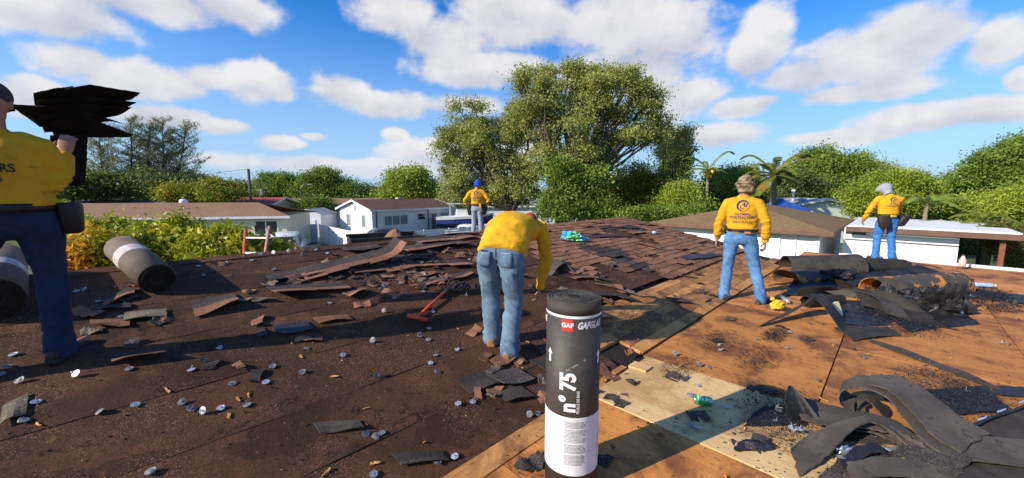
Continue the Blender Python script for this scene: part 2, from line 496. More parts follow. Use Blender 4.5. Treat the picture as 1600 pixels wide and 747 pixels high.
simple('roll_bare', (0.070, 0.062, 0.048), (0.05, 0.044, 0.036), 9, 0.8, 0.4, 80, stretch=(1, 1, 3))
simple('roll_brown', (0.155, 0.112, 0.082), (0.12, 0.086, 0.064), 5, 0.75, 0.2, 80)
simple('label_white', (0.74, 0.74, 0.75), (0.66, 0.66, 0.68), 9, 0.6, 0.2, 30)
simple('label_ink', (0.17, 0.17, 0.18), None, rough=0.8)
simple('label_red', (0.62, 0.05, 0.03), (0.52, 0.045, 0.03), 30, 0.6)
simple('band_paper', (0.56, 0.53, 0.52), (0.48, 0.44, 0.43), 12, 0.7, 0.3, 40)
simple('label_pinkish', (0.50, 0.33, 0.30), (0.56, 0.46, 0.43), 22, 0.6)
simple('scuff', (0.22, 0.21, 0.20), None, rough=0.9)
simple('can_green', (0.02, 0.33, 0.085), (0.015, 0.26, 0.07), 8, 0.3, spec=0.5)
simple('can_light', (0.45, 0.70, 0.50), None, rough=0.3)
simple('can_metal', (0.62, 0.63, 0.63), (0.5, 0.51, 0.51), 30, 0.25, metal=0.9)
simple('bag_blue', (0.05, 0.42, 0.62), (0.03, 0.30, 0.55), 7, 0.35, 0.3, 30, spec=0.5, c3=(0.4, 0.72, 0.8))
simple('bag_green', (0.18, 0.60, 0.10), (0.33, 0.66, 0.12), 7, 0.35, 0.3, 30, spec=0.5)
simple('yellow_plastic', (0.72, 0.47, 0.02), (0.6, 0.36, 0.02), 12, 0.5, 0.2, 40)
simple('cream_block', (0.66, 0.63, 0.40), (0.60, 0.56, 0.36), 12, 0.8)
simple('clear_blue', (0.25, 0.42, 0.72), (0.5, 0.6, 0.75), 12, 0.15, spec=0.6)
simple('pink_plastic', (0.68, 0.46, 0.42), (0.6, 0.38, 0.34), 6, 0.5)
simple('foil', (0.45, 0.52, 0.6), (0.12, 0.2, 0.4), 22, 0.2, metal=0.6)
foliage('leaf_olive', (0.17, 0.20, 0.045), (0.52, 0.53, 0.15), scale=0.45)
foliage('leaf_dark', (0.065, 0.109, 0.026), (0.189, 0.246, 0.058), scale=0.3)
foliage('leaf_mid', (0.094, 0.167, 0.023), (0.290, 0.392, 0.058), scale=0.4)
foliage('leaf_bright', (0.15, 0.235, 0.022), (0.44, 0.50, 0.06), scale=0.5)
foliage('leaf_yellow', (0.13, 0.18, 0.014), (0.40, 0.38, 0.03), (0.42, 0.22, 0.02), 0.25, scale=0.6)
foliage('leaf_mango', (0.10, 0.16, 0.012), (0.58, 0.54, 0.03), scale=1.4, trans=0.3)
foliage('leaf_croton', (0.30, 0.30, 0.02), (0.60, 0.42, 0.02), (0.75, 0.28, 0.02), 0.8, scale=1.6, trans=0.3)
foliage('leaf_pine', (0.131, 0.152, 0.058), (0.319, 0.334, 0.145), scale=0.5, trans=0.25)
foliage('leaf_palm', (0.102, 0.145, 0.026), (0.290, 0.304, 0.051), (0.40, 0.25, 0.045), 0.35, scale=0.5)
foliage('leaf_palm_green', (0.12, 0.19, 0.03), (0.28, 0.38, 0.07), scale=0.5)
foliage('leaf_rust', (0.087, 0.131, 0.029), (0.232, 0.246, 0.043), (0.30, 0.09, 0.03), 0.5, scale=1.2)


# ------------------------------------------------------------------ object helpers
def tag(o, label=None, cat=None, group=None, kind=None):
    if label:
        o['label'] = label
    if cat:
        o['category'] = cat
    if group:
        o['group'] = group
    if kind:
        o['kind'] = kind
    return o


def thing(name, label, cat, loc=(0, 0, 0), group=None, rot=None):
    o = bpy.data.objects.new(name, None)
    o.empty_display_size = 0.2
    o.location = loc
    if rot:
        o.rotation_euler = rot
    COL.objects.link(o)
    return tag(o, label, cat, group)


def raw_mesh(name, verts, faces, mat, smooth=False):
    me = bpy.data.meshes.new(name)
    me.from_pydata([tuple(v) for v in verts], [], faces)
    if mat:
        me.materials.append(MATS[mat] if isinstance(mat, str) else mat)
    if smooth:
        me.polygons.foreach_set('use_smooth', [True] * len(me.polygons))
    me.update()
    return me


def put(name, me, parent=None, loc=(0, 0, 0), rot=None):
    o = bpy.data.objects.new(name, me)
    o.location = loc
    if rot is not None:
        o.rotation_euler = rot
    COL.objects.link(o)
    if parent is not None:
        o.parent = parent
    return o


def copy_tree(o, parent=None):
    c = o.copy()
    COL.objects.link(c)
    c.parent = parent
    for ch in list(o.children):
        copy_tree(ch, c)
    return c


class MB:
    """collects shapes in world space; build() links them as one mesh object, in the space of its parent"""
    def __init__(self):
        self.v, self.f = [], []

    def add(self, verts, faces):
        n = len(self.v)
        self.v.extend(Vector(x) for x in verts)
        self.f.extend(tuple(i + n for i in f) for f in faces)

    def box(self, c, s, rot=None, taper=1.0):
        c = Vector(c)
        hx, hy, hz = s[0] / 2, s[1] / 2, s[2] / 2
        vs = []
        for z in (-1, 1):
            k = taper if z > 0 else 1.0
            for x, y in ((-1, -1), (1, -1), (1, 1), (-1, 1)):
                vs.append(Vector((x * hx * k, y * hy * k, z * hz)))
        if rot is not None:
            m = rot if isinstance(rot, Matrix) else Matrix.Rotation(rot, 3, 'Z')
            vs = [m @ v for v in vs]
        self.add([v + c for v in vs], [(0, 3, 2, 1), (4, 5, 6, 7), (0, 1, 5, 4), (1, 2, 6, 5), (2, 3, 7, 6), (3, 0, 4, 7)])

    def prism(self, poly, z0, z1):
        """vertical prism over an (x, y) outline given anticlockwise"""
        n = len(poly)
        vs = [(x, y, z0) for x, y in poly] + [(x, y, z1) for x, y in poly]
        fs = [tuple(range(n - 1, -1, -1)), tuple(range(n, 2 * n))] + [(i, (i + 1) % n, n + (i + 1) % n, n + i) for i in range(n)]
        self.add(vs, fs)

    def tube(self, pts, rad, n=8, caps=True):
        pts = [Vector(p) for p in pts]
        if not isinstance(rad, (list, tuple)):
            rad = [rad] * len(pts)
        rings = []
        up = Vector((0, 0, 1))
        prev = None
        for i, p in enumerate(pts):
            t = (pts[min(i + 1, len(pts) - 1)] - pts[max(i - 1, 0)])
            if t.length < 1e-9:
                t = up.copy()
            t.normalize()
            if prev is None:
                a = t.cross(up if abs(t.z) < 0.95 else Vector((1, 0, 0))).normalized()
            else:
                a = (prev - t * prev.dot(t))
                a = a.normalized() if a.length > 1e-6 else t.orthogonal().normalized()
            prev = a
            b = t.cross(a)
            rings.append([p + (a * math.cos(2 * math.pi * k / n) + b * math.sin(2 * math.pi * k / n)) * rad[i] for k in range(n)])
        vs = [v for r in rings for v in r]
        fs = []
        for i in range(len(rings) - 1):
            for k in range(n):
                fs.append((i * n + k, i * n + (k + 1) % n, (i + 1) * n + (k + 1) % n, (i + 1) * n + k))
        if caps:
            fs.append(tuple(range(n - 1, -1, -1)))
            fs.append(tuple((len(rings) - 1) * n + k for k in range(n)))
        self.add(vs, fs)

    def loft(self, rings):
        """closed rings of equal count, ends capped"""
        n = len(rings[0])
        vs = [v for r in rings for v in r]
        fs = []
        for i in range(len(rings) - 1):
            for k in range(n):
                fs.append((i * n + k, i * n + (k + 1) % n, (i + 1) * n + (k + 1) % n, (i + 1) * n + k))
        fs.append(tuple(range(n - 1, -1, -1)))
        fs.append(tuple((len(rings) - 1) * n + k for k in range(n)))
        self.add(vs, fs)

    def ellipsoid(self, c, r, rot=None, n=14, m=9):
        c = Vector(c)
        rings = []
        for i in range(1, m):
            a = math.pi * i / m
            ring = []
            for k in range(n):
                b = 2 * math.pi * k / n
                v = Vector((r[0] * math.sin(a) * math.cos(b), r[1] * math.sin(a) * math.sin(b), -r[2] * math.cos(a)))
                ring.append(c + (rot @ v if rot is not None else v))
            rings.append(ring)
        self.loft(rings)

    def build(self, name, mat, parent=None, smooth=False, origin=None):
        """parent: an Empty or part; the mesh is stored in its space (location and z-rotation of the root)"""
        root = parent
        M = Matrix.Identity(4)
        while root is not None:
            M = root.matrix_basis @ M
            root = root.parent
        if parent is None and origin is None:
            origin = (0, 0, 0)
            if self.v:
                xs = [v.x for v in self.v]; ys = [v.y for v in self.v]; zs = [v.z for v in self.v]
                origin = ((min(xs) + max(xs)) / 2, (min(ys) + max(ys)) / 2, min(zs))
        if parent is None:
            o_ = Vector(origin)
            return put(name, raw_mesh(name, [v - o_ for v in self.v], self.f, mat, smooth), None, origin)
        inv = M.inverted()
        return put(name, raw_mesh(name, [inv @ v for v in self.v], self.f, mat, smooth), parent)


def qmesh(name, V, mat, per=4):
    """V: (n*per, 3) array of separate quads"""
    n = len(V) // per
    me = bpy.data.meshes.new(name)
    me.vertices.add(len(V))
    me.vertices.foreach_set('co', np.ascontiguousarray(V, dtype=np.float32).ravel())
    me.loops.add(len(V))
    me.loops.foreach_set('vertex_index', np.arange(len(V), dtype=np.int32))
    me.polygons.add(n)
    me.polygons.foreach_set('loop_start', np.arange(0, len(V), per, dtype=np.int32))
    me.update(calc_edges=True)
    me.materials.append(MATS[mat])
    return me
rng = np.random.default_rng(7)
random.seed(11)


def nz(x, y, z=0.0):
    return noise.noise(Vector((x, y, z)))


# ------------------------------------------------------------------ ground and streets
def ground_sheet(name, poly, z, mat):
    me = raw_mesh(name, [(x, y, z) for x, y in poly], [tuple(range(len(poly)))], mat)
    return tag(put(name, me), kind='structure')


ground_sheet('ground', [(-900, -300), (900, -300), (900, 1500), (-900, 1500)], 0.0, 'grass')
ground_sheet('street', [(-120, 40), (-14, 40), (-4, 46), (60, 46), (60, 51), (-5, 51), (-14, 45.5), (-120, 45.5)], 0.008, 'asphalt')
ground_sheet('driveway', [(-19, 19), (-10.5, 17), (-9.5, 24.6), (-16.6, 31.6), (-19, 31.6)], 0.008, 'asphalt')
ground_sheet('path', [(-3, 22), (-1, 22), (-1, 30), (-3, 30)], 0.008, 'concrete')

# ------------------------------------------------------------------ the house we stand on
house = thing('house', 'low house whose roof the workers are stripping, dark felt slope beside bare orange plywood deck', 'house',
              rot=(0, 0, R(45)))
P0, P1, PD = -4.5, 10.35, 12.2        # extent along the courses; the flat deck runs on to PD


def hpart(name, verts, faces, mat, smooth=False, loc=(0, 0, 0), parent=None):
    return put(name, raw_mesh(name, verts, faces, mat, smooth), parent or house, loc)


def hbox(name, p0, p1, q0, q1, z0, z1, mat, parent=None):
    vs = [(p0, q0, z0), (p1, q0, z0), (p1, q1, z0), (p0, q1, z0), (p0, q0, z1), (p1, q0, z1), (p1, q1, z1), (p0, q1, z1)]
    return hpart(name, vs, [(0, 3, 2, 1), (4, 5, 6, 7), (0, 1, 5, 4), (1, 2, 6, 5), (2, 3, 7, 6), (3, 0, 4, 7)], mat, parent=parent)


hbox('wall', P0 + 0.5, PD - 0.5, -7.0, 1.2, 0, DECK - 0.2, 'cream_wall')
hbox('wall', P0 + 0.5, P1 - 0.5, 1.23, QE - 0.5, 0, DECK - 0.2, 'cream_wall')
# slope body (boards under everything, coloured near-black for the shade in the gaps, 4 cm below the finished top) and back slope
zq = lambda q: zr(q) - 0.045
hpart('roof_deck', [(P0, Q0 - 0.3, DECK - 0.19), (P1 - 0.02, Q0 - 0.3, DECK - 0.19), (P1 - 0.02, Q0, zq(Q0)), (P0, Q0, zq(Q0)),
                    (P1 - 0.02, QR, zq(QR)), (P0, QR, zq(QR)), (P1 - 0.02, QE, zq(QE)), (P0, QE, zq(QE)),
                    (P1 - 0.02, QE, zq(QE) - 0.14), (P0, QE, zq(QE) - 0.14)],
      [(0, 1, 2, 3), (3, 2, 4, 5), (5, 4, 6, 7), (7, 6, 8, 9), (0, 9, 8, 1), (1, 8, 6, 4, 2), (0, 3, 5, 7, 9)], 'dark_gap')
hbox('deck_frame', P0, PD - 0.03, -7.4, Q0 - 0.02, DECK - 0.18, DECK - 0.035, 'dark_gap')


def felt_strip(name, p0, p1, q0, q1, h, mat, parent, ragged=0.0, step=0.09, lift=0.004, seed=0):
    """a lapped course of felt on the slope: wavy, its lower edge standing a little proud"""
    n = max(2, int((p1 - p0) / step))
    m = 4
    top, vs, fs = [], [], []
    for i in range(n + 1):
        p = p0 + (p1 - p0) * i / n
        for j in range(m + 1):
            f = j / m
            q = q0 + (q1 - q0) * f
            if j == 0:
                q += 0.010 * nz(p * 2.1, seed, 3) + 0.006 * nz(p * 9, seed, 5)
            pp = p
            if ragged and i == n:
                pp = p + ragged * nz(q * 3.1, seed, 9) + ragged * 0.6 * nz(q * 13, seed, 2)
            z = zr(q) + h + lift * (1 - f) + 0.006 * nz(p * 1.7, q * 2.5, seed) + 0.003 * nz(p * 7, q * 7, seed)
            vs.append((pp, q, z))
    k = m + 1
    for i in range(n):
        for j in range(m):
            fs.append((i * k + j, (i + 1) * k + j, (i + 1) * k + j + 1, i * k + j + 1))
    b = len(vs)
    for i in range(n + 1):                      # lower lip
        v = vs[i * k]
        vs.append((v[0], v[1], v[2] - lift - 0.006))
    for i in range(n):
        fs.append((i * k, b + i, b + i + 1, (i + 1) * k))
    c = len(vs)
    for j in range(k):                          # end lip
        v = vs[n * k + j]
        vs.append((v[0], v[1], v[2] - 0.012))
    for j in range(m):
        fs.append((n * k + j, c + j, c + j + 1, n * k + j + 1))
    return hpart(name, vs, fs, mat, parent=parent)


q = Q0 + 0.02
k = 0
while q < QR - 0.05:
    w = (0.42 if q < 2.4 else 0.66) + 0.10 * math.sin(k * 2.3)
    q1 = min(q + w, QR)
    if q < 2.42:
        e = [2.95, 3.05, 3.2][min(k, 2)]
        felt_strip('felt_course', P0, e, q, q1 + 0.03, 0.0, 'felt', house, ragged=0.22, seed=k)
    else:
        felt_strip('felt_course', P0, P1, q, q1 + 0.03, 0.0, 'felt', house, seed=k)
    q = q1
    k += 1
# ridge strip and the back slope's shingles in courses
felt_strip('ridge_strip', P0, P1, QR - 0.16, QR + 0.0, 0.008, 'felt', house, seed=40)
for i in range(12):
    qa, qb = QR + i * 0.33, min(QR + (i + 1) * 0.33, QE + 0.04)
    hpart('shingle_course', [(P0, qa, zr(qa) + 0.004), (P1, qa, zr(qa) + 0.004), (P1, qb, zr(qb) + 0.012), (P0, qb, zr(qb) + 0.012),
                             (P1, qb, zr(qb) - 0.004), (P0, qb, zr(qb) - 0.004)], [(0, 1, 2, 3), (3, 2, 4, 5)], 'shingle')
# bare boards along the foot of the slope
BW = 0.137
rows = 6
board_meshes = []
for s_ in range(5):
    L = (1.1, 1.9, 2.4, 3.1, 2.6)[s_]
    n = 6
    vs, fs = [], []
    for i in range(n + 1):
        x = L * i / n
        for (y, z) in ((0.0, -0.03), (0.0, 0.0), (BW - 0.006, SL * (BW - 0.006)), (BW - 0.006, -0.03 + SL * BW)):
            vs.append((x, y, z + 0.0006 * nz(x * 1.1, y * 2, s_)))
    for i in range(n):
        for j in range(4):
            fs.append((i * 4 + j, (i + 1) * 4 + j, (i + 1) * 4 + (j + 1) % 4, i * 4 + (j + 1) % 4))
    fs += [(3, 2, 1, 0), tuple(n * 4 + j for j in range(4))]
    board_meshes.append((L, raw_mesh('roof_board', vs, fs, 'roof_board')))
for r in range(rows):
    qb = Q0 + 0.022 + r * BW
    p = 3.42 + (0.0 if r < 2 else -0.5 - 0.2 * r)
    while p < P1 - 0.2:
        L, me = random.choice(board_meshes)
        if p + L > P1:
            L, me = min(board_meshes, key=lambda a: abs(p + a[0] - P1))
            if p + L > P1 + 0.35:
                break
        put('roof_board', me, house, (p, qb, zr(qb) - 0.008 - 0.003 * random.random()))
        p += L + 0.006
# short board along the valley under the felt edge, and the pale block beside the gap
for (p, L) in ((-2.6, 2.6), (0.02, 2.6)):
    me = [m for l, m in board_meshes if l == 2.6][0]
    put('roof_board', me, house, (p, Q0 - 0.125, DECK - 0.006))
hbox('nailer_block', 3.02, 3.14, 1.40, 1.56, DECK - 0.09, DECK + 0.022, 'fresh_plywood')
hbox('nailer_block', 2.66, 3.0, 1.565, 1.62, DECK - 0.09, DECK + 0.010, 'roof_board')

# plywood sheets of the deck: real joints between them
SHEETS = [(2.38, 3.34, -0.92, 1.54, 'fresh_plywood', 0.006), (2.38, 3.34, -3.37, -0.93, 'plywood', 0.0), (2.38, 3.34, -7.3, -3.38, 'plywood', 0.001),
          (3.35, 5.80, 0.29, 1.58, 'plywood', 0.002), (5.81, 8.26, 0.29, 1.58, 'plywood', 0.0), (8.27, 10.4, 0.29, 1.58, 'plywood', 0.002), (10.41, PD - 0.02, 0.29, 1.58, 'plywood', 0.0),
          (3.35, 4.90, -0.97, 0.28, 'plywood', 0.001), (4.91, 7.36, -0.97, 0.28, 'plywood', 0.003), (7.37, 9.82, -0.97, 0.28, 'plywood', 0.0), (9.83, PD - 0.02, -0.97, 0.28, 'plywood', 0.002),
          (3.35, 5.80, -2.24, -0.98, 'plywood', 0.0), (5.81, 8.26, -2.24, -0.98, 'plywood', 0.002), (8.27, 10.4, -2.24, -0.98, 'plywood', 0.001), (10.41, PD - 0.02, -2.24, -0.98, 'plywood', 0.0),
          (3.35, 4.90, -4.7, -2.25, 'plywood', 0.001), (4.91, 7.36, -4.7, -2.25, 'plywood', 0.0), (7.37, 9.82, -4.7, -2.25, 'plywood', 0.002), (9.83, PD - 0.02, -4.7, -2.25, 'plywood', 0.0),
          (3.35, 7.36, -7.3, -4.71, 'plywood', 0.0), (7.37, PD - 0.02, -7.3, -4.71, 'plywood', 0.002),
          (1.40, 2.37, 0.28, 1.46, 'plywood', 0.001), (1.40, 2.37, -0.94, 0.27, 'plywood', 0.0), (1.40, 2.37, -3.4, -0.95, 'fresh_plywood', 0.001),
          (-1.05, 1.39, 0.28, 1.46, 'plywood', 0.0), (-1.05, 1.39, -0.94, 0.27, 'plywood', 0.002), (-1.05, 1.39, -3.4, -0.95, 'plywood', 0.0),
          (P0, -1.06, -3.4, 1.46, 'plywood', 0.0), (P0, 2.37, -7.3, -3.41, 'plywood', 0.0)]
for (a, b, c, d, m_, h) in SHEETS:
    # a hair of bow and a worn edge, so that the joints read as joints
    n1, n2 = max(2, int((b - a) / 0.16)), max(2, int((d - c) / 0.16))
    cx, cy = (a + b) / 2, (c + d) / 2
    vs, fs = [], []
    for i in range(n1 + 1):
        for j in range(n2 + 1):
            x, y = a + (b - a) * i / n1, c + (d - c) * j / n2
            vs.append((x - cx, y - cy, 0.0035 * nz(x * 1.3, y * 1.3, a) + 0.0012 * nz(x * 6, y * 6, a)))
    w = n2 + 1
    for i in range(n1):
        for j in range(n2):
            fs.append((i * w + j, (i + 1) * w + j, (i + 1) * w + j + 1, i * w + j + 1))
    edge = [i * w for i in range(n1 + 1)] + [n1 * w + j for j in range(1, w)] + [i * w + n2 for i in range(n1 - 1, -1, -1)] + [j for j in range(n2 - 1, 0, -1)]
    bse = len(vs)
    for e in edge:
        v = vs[e]
        vs.append((v[0], v[1], -0.02))
    for i in range(len(edge)):
        j = (i + 1) % len(edge)
        fs.append((edge[i], bse + i, bse + j, edge[j]))
    hpart('plywood_sheet', vs, fs, m_, loc=(cx, cy, DECK + h))
hbox('drip_edge', PD - 0.018, PD + 0.045, -7.4, 0.9, DECK - 0.13, DECK + 0.055, 'white_paint')
hbox('drip_edge', PD - 0.018, PD + 0.02, 0.905, 1.6, DECK - 0.13, DECK + 0.012, 'brown_trim')
hbox('rake_board', P1 + 0.003, P1 + 0.03, 1.62, QR, DECK - 0.16, DECK - 0.02, 'brown_trim')
hbox('fascia', P0, P1, QE + 0.003, QE + 0.03, zr(QE) - 0.18, zr(QE) - 0.03, 'white_paint')

# attached shingles near the ridge: tabs in courses, each a piece of its own
SW, SH_ = 0.31, 0.165


def tab_mesh(i):
    r_ = random.Random(i)
    w, d, t = SW - 0.012, SH_ + 0.05, 0.007
    n = 4
    vs, fs = [], []
    for a in range(n + 1):
        x = -w / 2 + w * a / n
        jag = r_.uniform(-0.008, 0.008)
        if a in (0, n):
            jag *= 2
        lift = r_.uniform(0.0, 0.008)
        vs += [(x, jag, 0.011 + lift), (x, d, 0.003 + SL * 0.0), (x, jag, 0.011 + lift - t), ]
    for a in range(n):
        b, c = a * 3, a * 3 + 3
        fs += [(b, c, c + 1, b + 1), (b + 2, c + 2, c, b)]
    fs += [(0, 1, 2), (n * 3 + 2, n * 3 + 1, n * 3)]
    return raw_mesh('shingle', vs, fs, 'shingle')


TABS = [tab_mesh(i) for i in range(7)]
TAB_DARK = []
for i in range(3):
    m_ = TABS[i].copy()
    m_.materials.clear()
    m_.materials.append(MATS['shingle_dark'])
    TAB_DARK.append(m_)
cand = []
r = 0
q = 2.42
while q < QR - 0.1:
    pl = 4.55 + 0.75 * nz(q * 0.9, 4.2) + (0.9 if q < 2.8 else 0) + 0.35 * max(0, 3.6 - q)
    p = 3.6 + (r % 2) * SW / 2
    while p < P1 - 0.05:
        bare = nz(p * 0.75, q * 1.1, 8.3)
        if p > pl + 0.25 * random.random() and bare < 0.42 - 0.10 * (p < 6) and random.random() > 0.02:
            cand.append((p, q))
        p += SW
    q += SH_
    r += 1
cand.sort(key=lambda c: (pq(c[0], c[1]) - Vector((0, 0, CAM_Z))).length)
shingle_rest = MB()
for i, (p, q) in enumerate(cand):
    dark = nz(p * 0.9, q * 1.2, 31) > 0.33
    tilt = math.atan(SL) + (random.uniform(0.03, 0.16) if random.random() < 0.06 else random.uniform(-0.006, 0.012))
    if tilt > math.atan(SL) + 0.02:
        tilt = math.atan(SL) - (tilt - math.atan(SL))
    rz = random.gauss(0, 0.02) if random.random() < 0.9 else random.gauss(0, 0.12)
    me = random.choice(TAB_DARK if dark else TABS)
    h = 0.008 + (0.03 if tilt < math.atan(SL) - 0.02 else 0)
    if i < 290:
        o = put('shingle', me, house, (p, q, zr(q) + h), (tilt, 0, rz))
    else:
        M = Matrix.Translation((p, q, zr(q) + h)) @ Matrix.Rotation(rz, 4, 'Z') @ Matrix.Rotation(tilt, 4, 'X')
        shingle_rest.add([Matrix.Rotation(R(45), 3, 'Z') @ (M @ v.co) for v in me.vertices], [tuple(f.vertices) for f in me.polygons])
if shingle_rest.v:
    o = shingle_rest.build('shingle_field', 'shingle', house)
    o['kind'] = 'stuff'


# ------------------------------------------------------------------ neighbouring houses
def local(name, mb, mat, parent, smooth=False):
    """part whose shapes were given in the root's own space"""
    return put(name, raw_mesh(name, mb.v, mb.f, mat, smooth), parent)


def win(root, face, half, u0, u1, z0, z1, panes=2, frame='white_paint', glass='dark_glass', name='window', rows=1):
    """window on face 'f' (y=-half), 'l' (x=-half) or 'r' (x=+half): frame, panes"""
    fr = MB()
    fw, dp = 0.07, 0.06

    def P(u, z, out):
        if face == 'f':
            return (u, -half - out, z)
        if face == 'l':
            return (-half - out, -u, z)
        return (half + out, u, z)

    def slab(mb, a, b, c, d, o0, o1):
        pts = [P(a, c, o0), P(b, c, o0), P(b, d, o0), P(a, d, o0), P(a, c, o1), P(b, c, o1), P(b, d, o1), P(a, d, o1)]
        mb.add(pts, [(0, 3, 2, 1), (4, 5, 6, 7), (0, 1, 5, 4), (1, 2, 6, 5), (2, 3, 7, 6), (3, 0, 4, 7)])
    slab(fr, u0 - fw, u1 + fw, z1, z1 + fw, 0.003, dp)
    slab(fr, u0 - fw - 0.03, u1 + fw + 0.03, z0 - fw, z0, 0.003, dp + 0.03)
    slab(fr, u0 - fw, u0, z0, z1, 0.003, dp)
    slab(fr, u1, u1 + fw, z0, z1, 0.003, dp)
    for k in range(1, panes):
        u = u0 + (u1 - u0) * k / panes
        slab(fr, u - 0.03, u + 0.03, z0, z1, 0.003, dp - 0.01)
    f = local(name, fr, frame, root)
    for k in range(panes):
        a = u0 + (u1 - u0) * k / panes + (0.03 if k else 0)
        b = u0 + (u1 - u0) * (k + 1) / panes - (0.03 if k < panes - 1 else 0)
        for r_ in range(rows):
            c, d = z0 + (z1 - z0) * r_ / rows, z0 + (z1 - z0) * (r_ + 1) / rows - (0.03 if r_ < rows - 1 else 0)
            pn = MB()
            slab(pn, a, b, c, d, 0.004, 0.02)
            local('pane', pn, glass, f)
    return f


def gable_house(name, label, loc, rot, L, Wd, eave, ridge, wall, roof, over=0.4, cat='house', trim='white_paint', hip=False):
    root = thing(name, label, cat, loc, rot=(0, 0, rot))
    hl, hw = L / 2, Wd / 2
    w = MB()
    w.add([(-hl, -hw, 0), (hl, -hw, 0), (hl, hw, 0), (-hl, hw, 0), (-hl, -hw, eave), (hl, -hw, eave), (hl, hw, eave), (-hl, hw, eave),
           (-hl, 0, ridge), (hl, 0, ridge)],
          [(0, 1, 5, 4), (2, 3, 7, 6), (1, 2, 6, 9, 5), (3, 0, 4, 8, 7), (0, 3, 2, 1)])
    if hip:                                            # right end hipped
        w.v[9] = Vector((hl, 0, eave))
    local('wall', w, wall, root)
    sl = (ridge - eave) / hw
    rf = MB()
    a, b = hl + over, hw + over
    ez = eave - sl * over
    t = 0.10
    rf.add([(-a, -b, ez + 0.02), (a, -b, ez + 0.02), (a, 0, ridge + 0.02), (-a, 0, ridge + 0.02), (a, b, ez + 0.02), (-a, b, ez + 0.02),
            (-a, -b, ez + t), (a, -b, ez + t), (a, 0, ridge + t), (-a, 0, ridge + t), (a, b, ez + t), (-a, b, ez + t)],
           [(3, 2, 1, 0), (5, 4, 2, 3), (6, 7, 8, 9), (9, 8, 10, 11), (0, 1, 7, 6), (4, 5, 11, 10), (1, 2, 8, 7), (2, 4, 10, 8), (3, 0, 6, 9), (5, 3, 9, 11)])
    if hip:
        rf.v[2] = Vector((a - b, 0, ridge + 0.02)); rf.v[8] = Vector((a - b, 0, ridge + t))
    local('roof', rf, roof, root)
    fa = MB()
    fa.box((0, -b - 0.012, ez + 0.01), (2 * a, 0.02, 0.16))
    local('fascia', fa, trim, root)
    for sx in ((-1,) if hip else (-1, 1)):
        ba = MB()
        x = sx * (a + 0.012)
        d = 0.02
        ba.add([(x - d / 2, -b, ez - 0.06), (x - d / 2, 0, ridge - 0.06), (x - d / 2, b, ez - 0.06), (x - d / 2, b, ez + 0.115), (x - d / 2, 0, ridge + 0.115), (x - d / 2, -b, ez + 0.115),
                (x + d / 2, -b, ez - 0.06), (x + d / 2, 0, ridge - 0.06), (x + d / 2, b, ez - 0.06), (x + d / 2, b, ez + 0.115), (x + d / 2, 0, ridge + 0.115), (x + d / 2, -b, ez + 0.115)],
               [(0, 1, 4, 5), (1, 2, 3, 4), (11, 10, 7, 6), (10, 9, 8, 7), (0, 6, 7, 1), (1, 7, 8, 2), (5, 4, 10, 11), (4, 3, 9, 10), (0, 5, 11, 6), (2, 8, 9, 3)])
        local('barge_board', ba, trim, root)
    return root


# long cream house behind the bushes
hA = gable_house('cream_house', 'long cream house with a low brown shingle roof behind the yellow-green bushes', (-22.75, 28.0, 0), R(12), 13.2, 5.4, 2.62, 3.38, 'cream_wall', 'brown_roof', 0.35, hip=True)
win(hA, 'f', 2.7, 4.6, 6.0, 1.35, 2.25, 2, glass='dark_glass')
win(hA, 'f', 2.7, -0.2, 1.7, 1.5, 2.1, 2, glass='dark_glass')
win(hA, 'f', 2.7, -4.6, -2.6, 1.0, 2.1, 2, glass='dark_glass')
mb = MB(); mb.tube([(-0.2, -1.4, 2.95), (-0.2, -1.4, 3.3)], 0.06, 8)
local('roof_vent', mb, 'white_paint', hA)
mb = MB(); mb.tube([(-1.6, 1.2, 3.0), (-1.6, 1.2, 3.55)], 0.28, 10); mb.ellipsoid((-1.6, 1.2, 3.55), (0.28, 0.28, 0.2), n=10, m=6)
local('turbine_vent', mb, 'white_paint', hA)
for x_ in (-1.2, 3.4):
    mb = MB(); mb.box((x_, -2.74, 2.1), (0.08, 0.05, 0.9))
    local('downspout', mb, 'white_paint', hA)

hA2 = gable_house('grey_roofed_house', 'pale house with a low grey roof, half hidden beyond the long cream house', (-46.5, 47, 0), 0, 11.0, 8, 2.6, 3.15, 'white_wall', 'grey_roof')
win(hA2, 'f', 4, -4, -2.6, 1.2, 2.2, 2)
hS = gable_house('garden_shed', 'small white shed at the left end of the cream house', (-32.3, 28.5, 0), R(8), 2.6, 3.2, 2.5, 3.0, 'white_wall', 'grey_roof', 0.15, 'shed')
win(hS, 'f', 1.6, -0.5, 0.4, 1.2, 2.0, 1)

# metal shed with a white roller door
hM = gable_house('metal_shed', 'small pale metal shed with a roll-up door beside the cream house', (-19.3, 37.6, 0), R(-90), 3.2, 2.7, 2.05, 2.55, 'blue_white_wall', 'grey_roof', 0.06, 'shed')
dr = MB()
for i in range(8):
    dr.box((1.63, 0, 0.14 + i * 0.2), (0.05, 1.7, 0.185))
local('roller_door', dr, 'white_paint', hM)

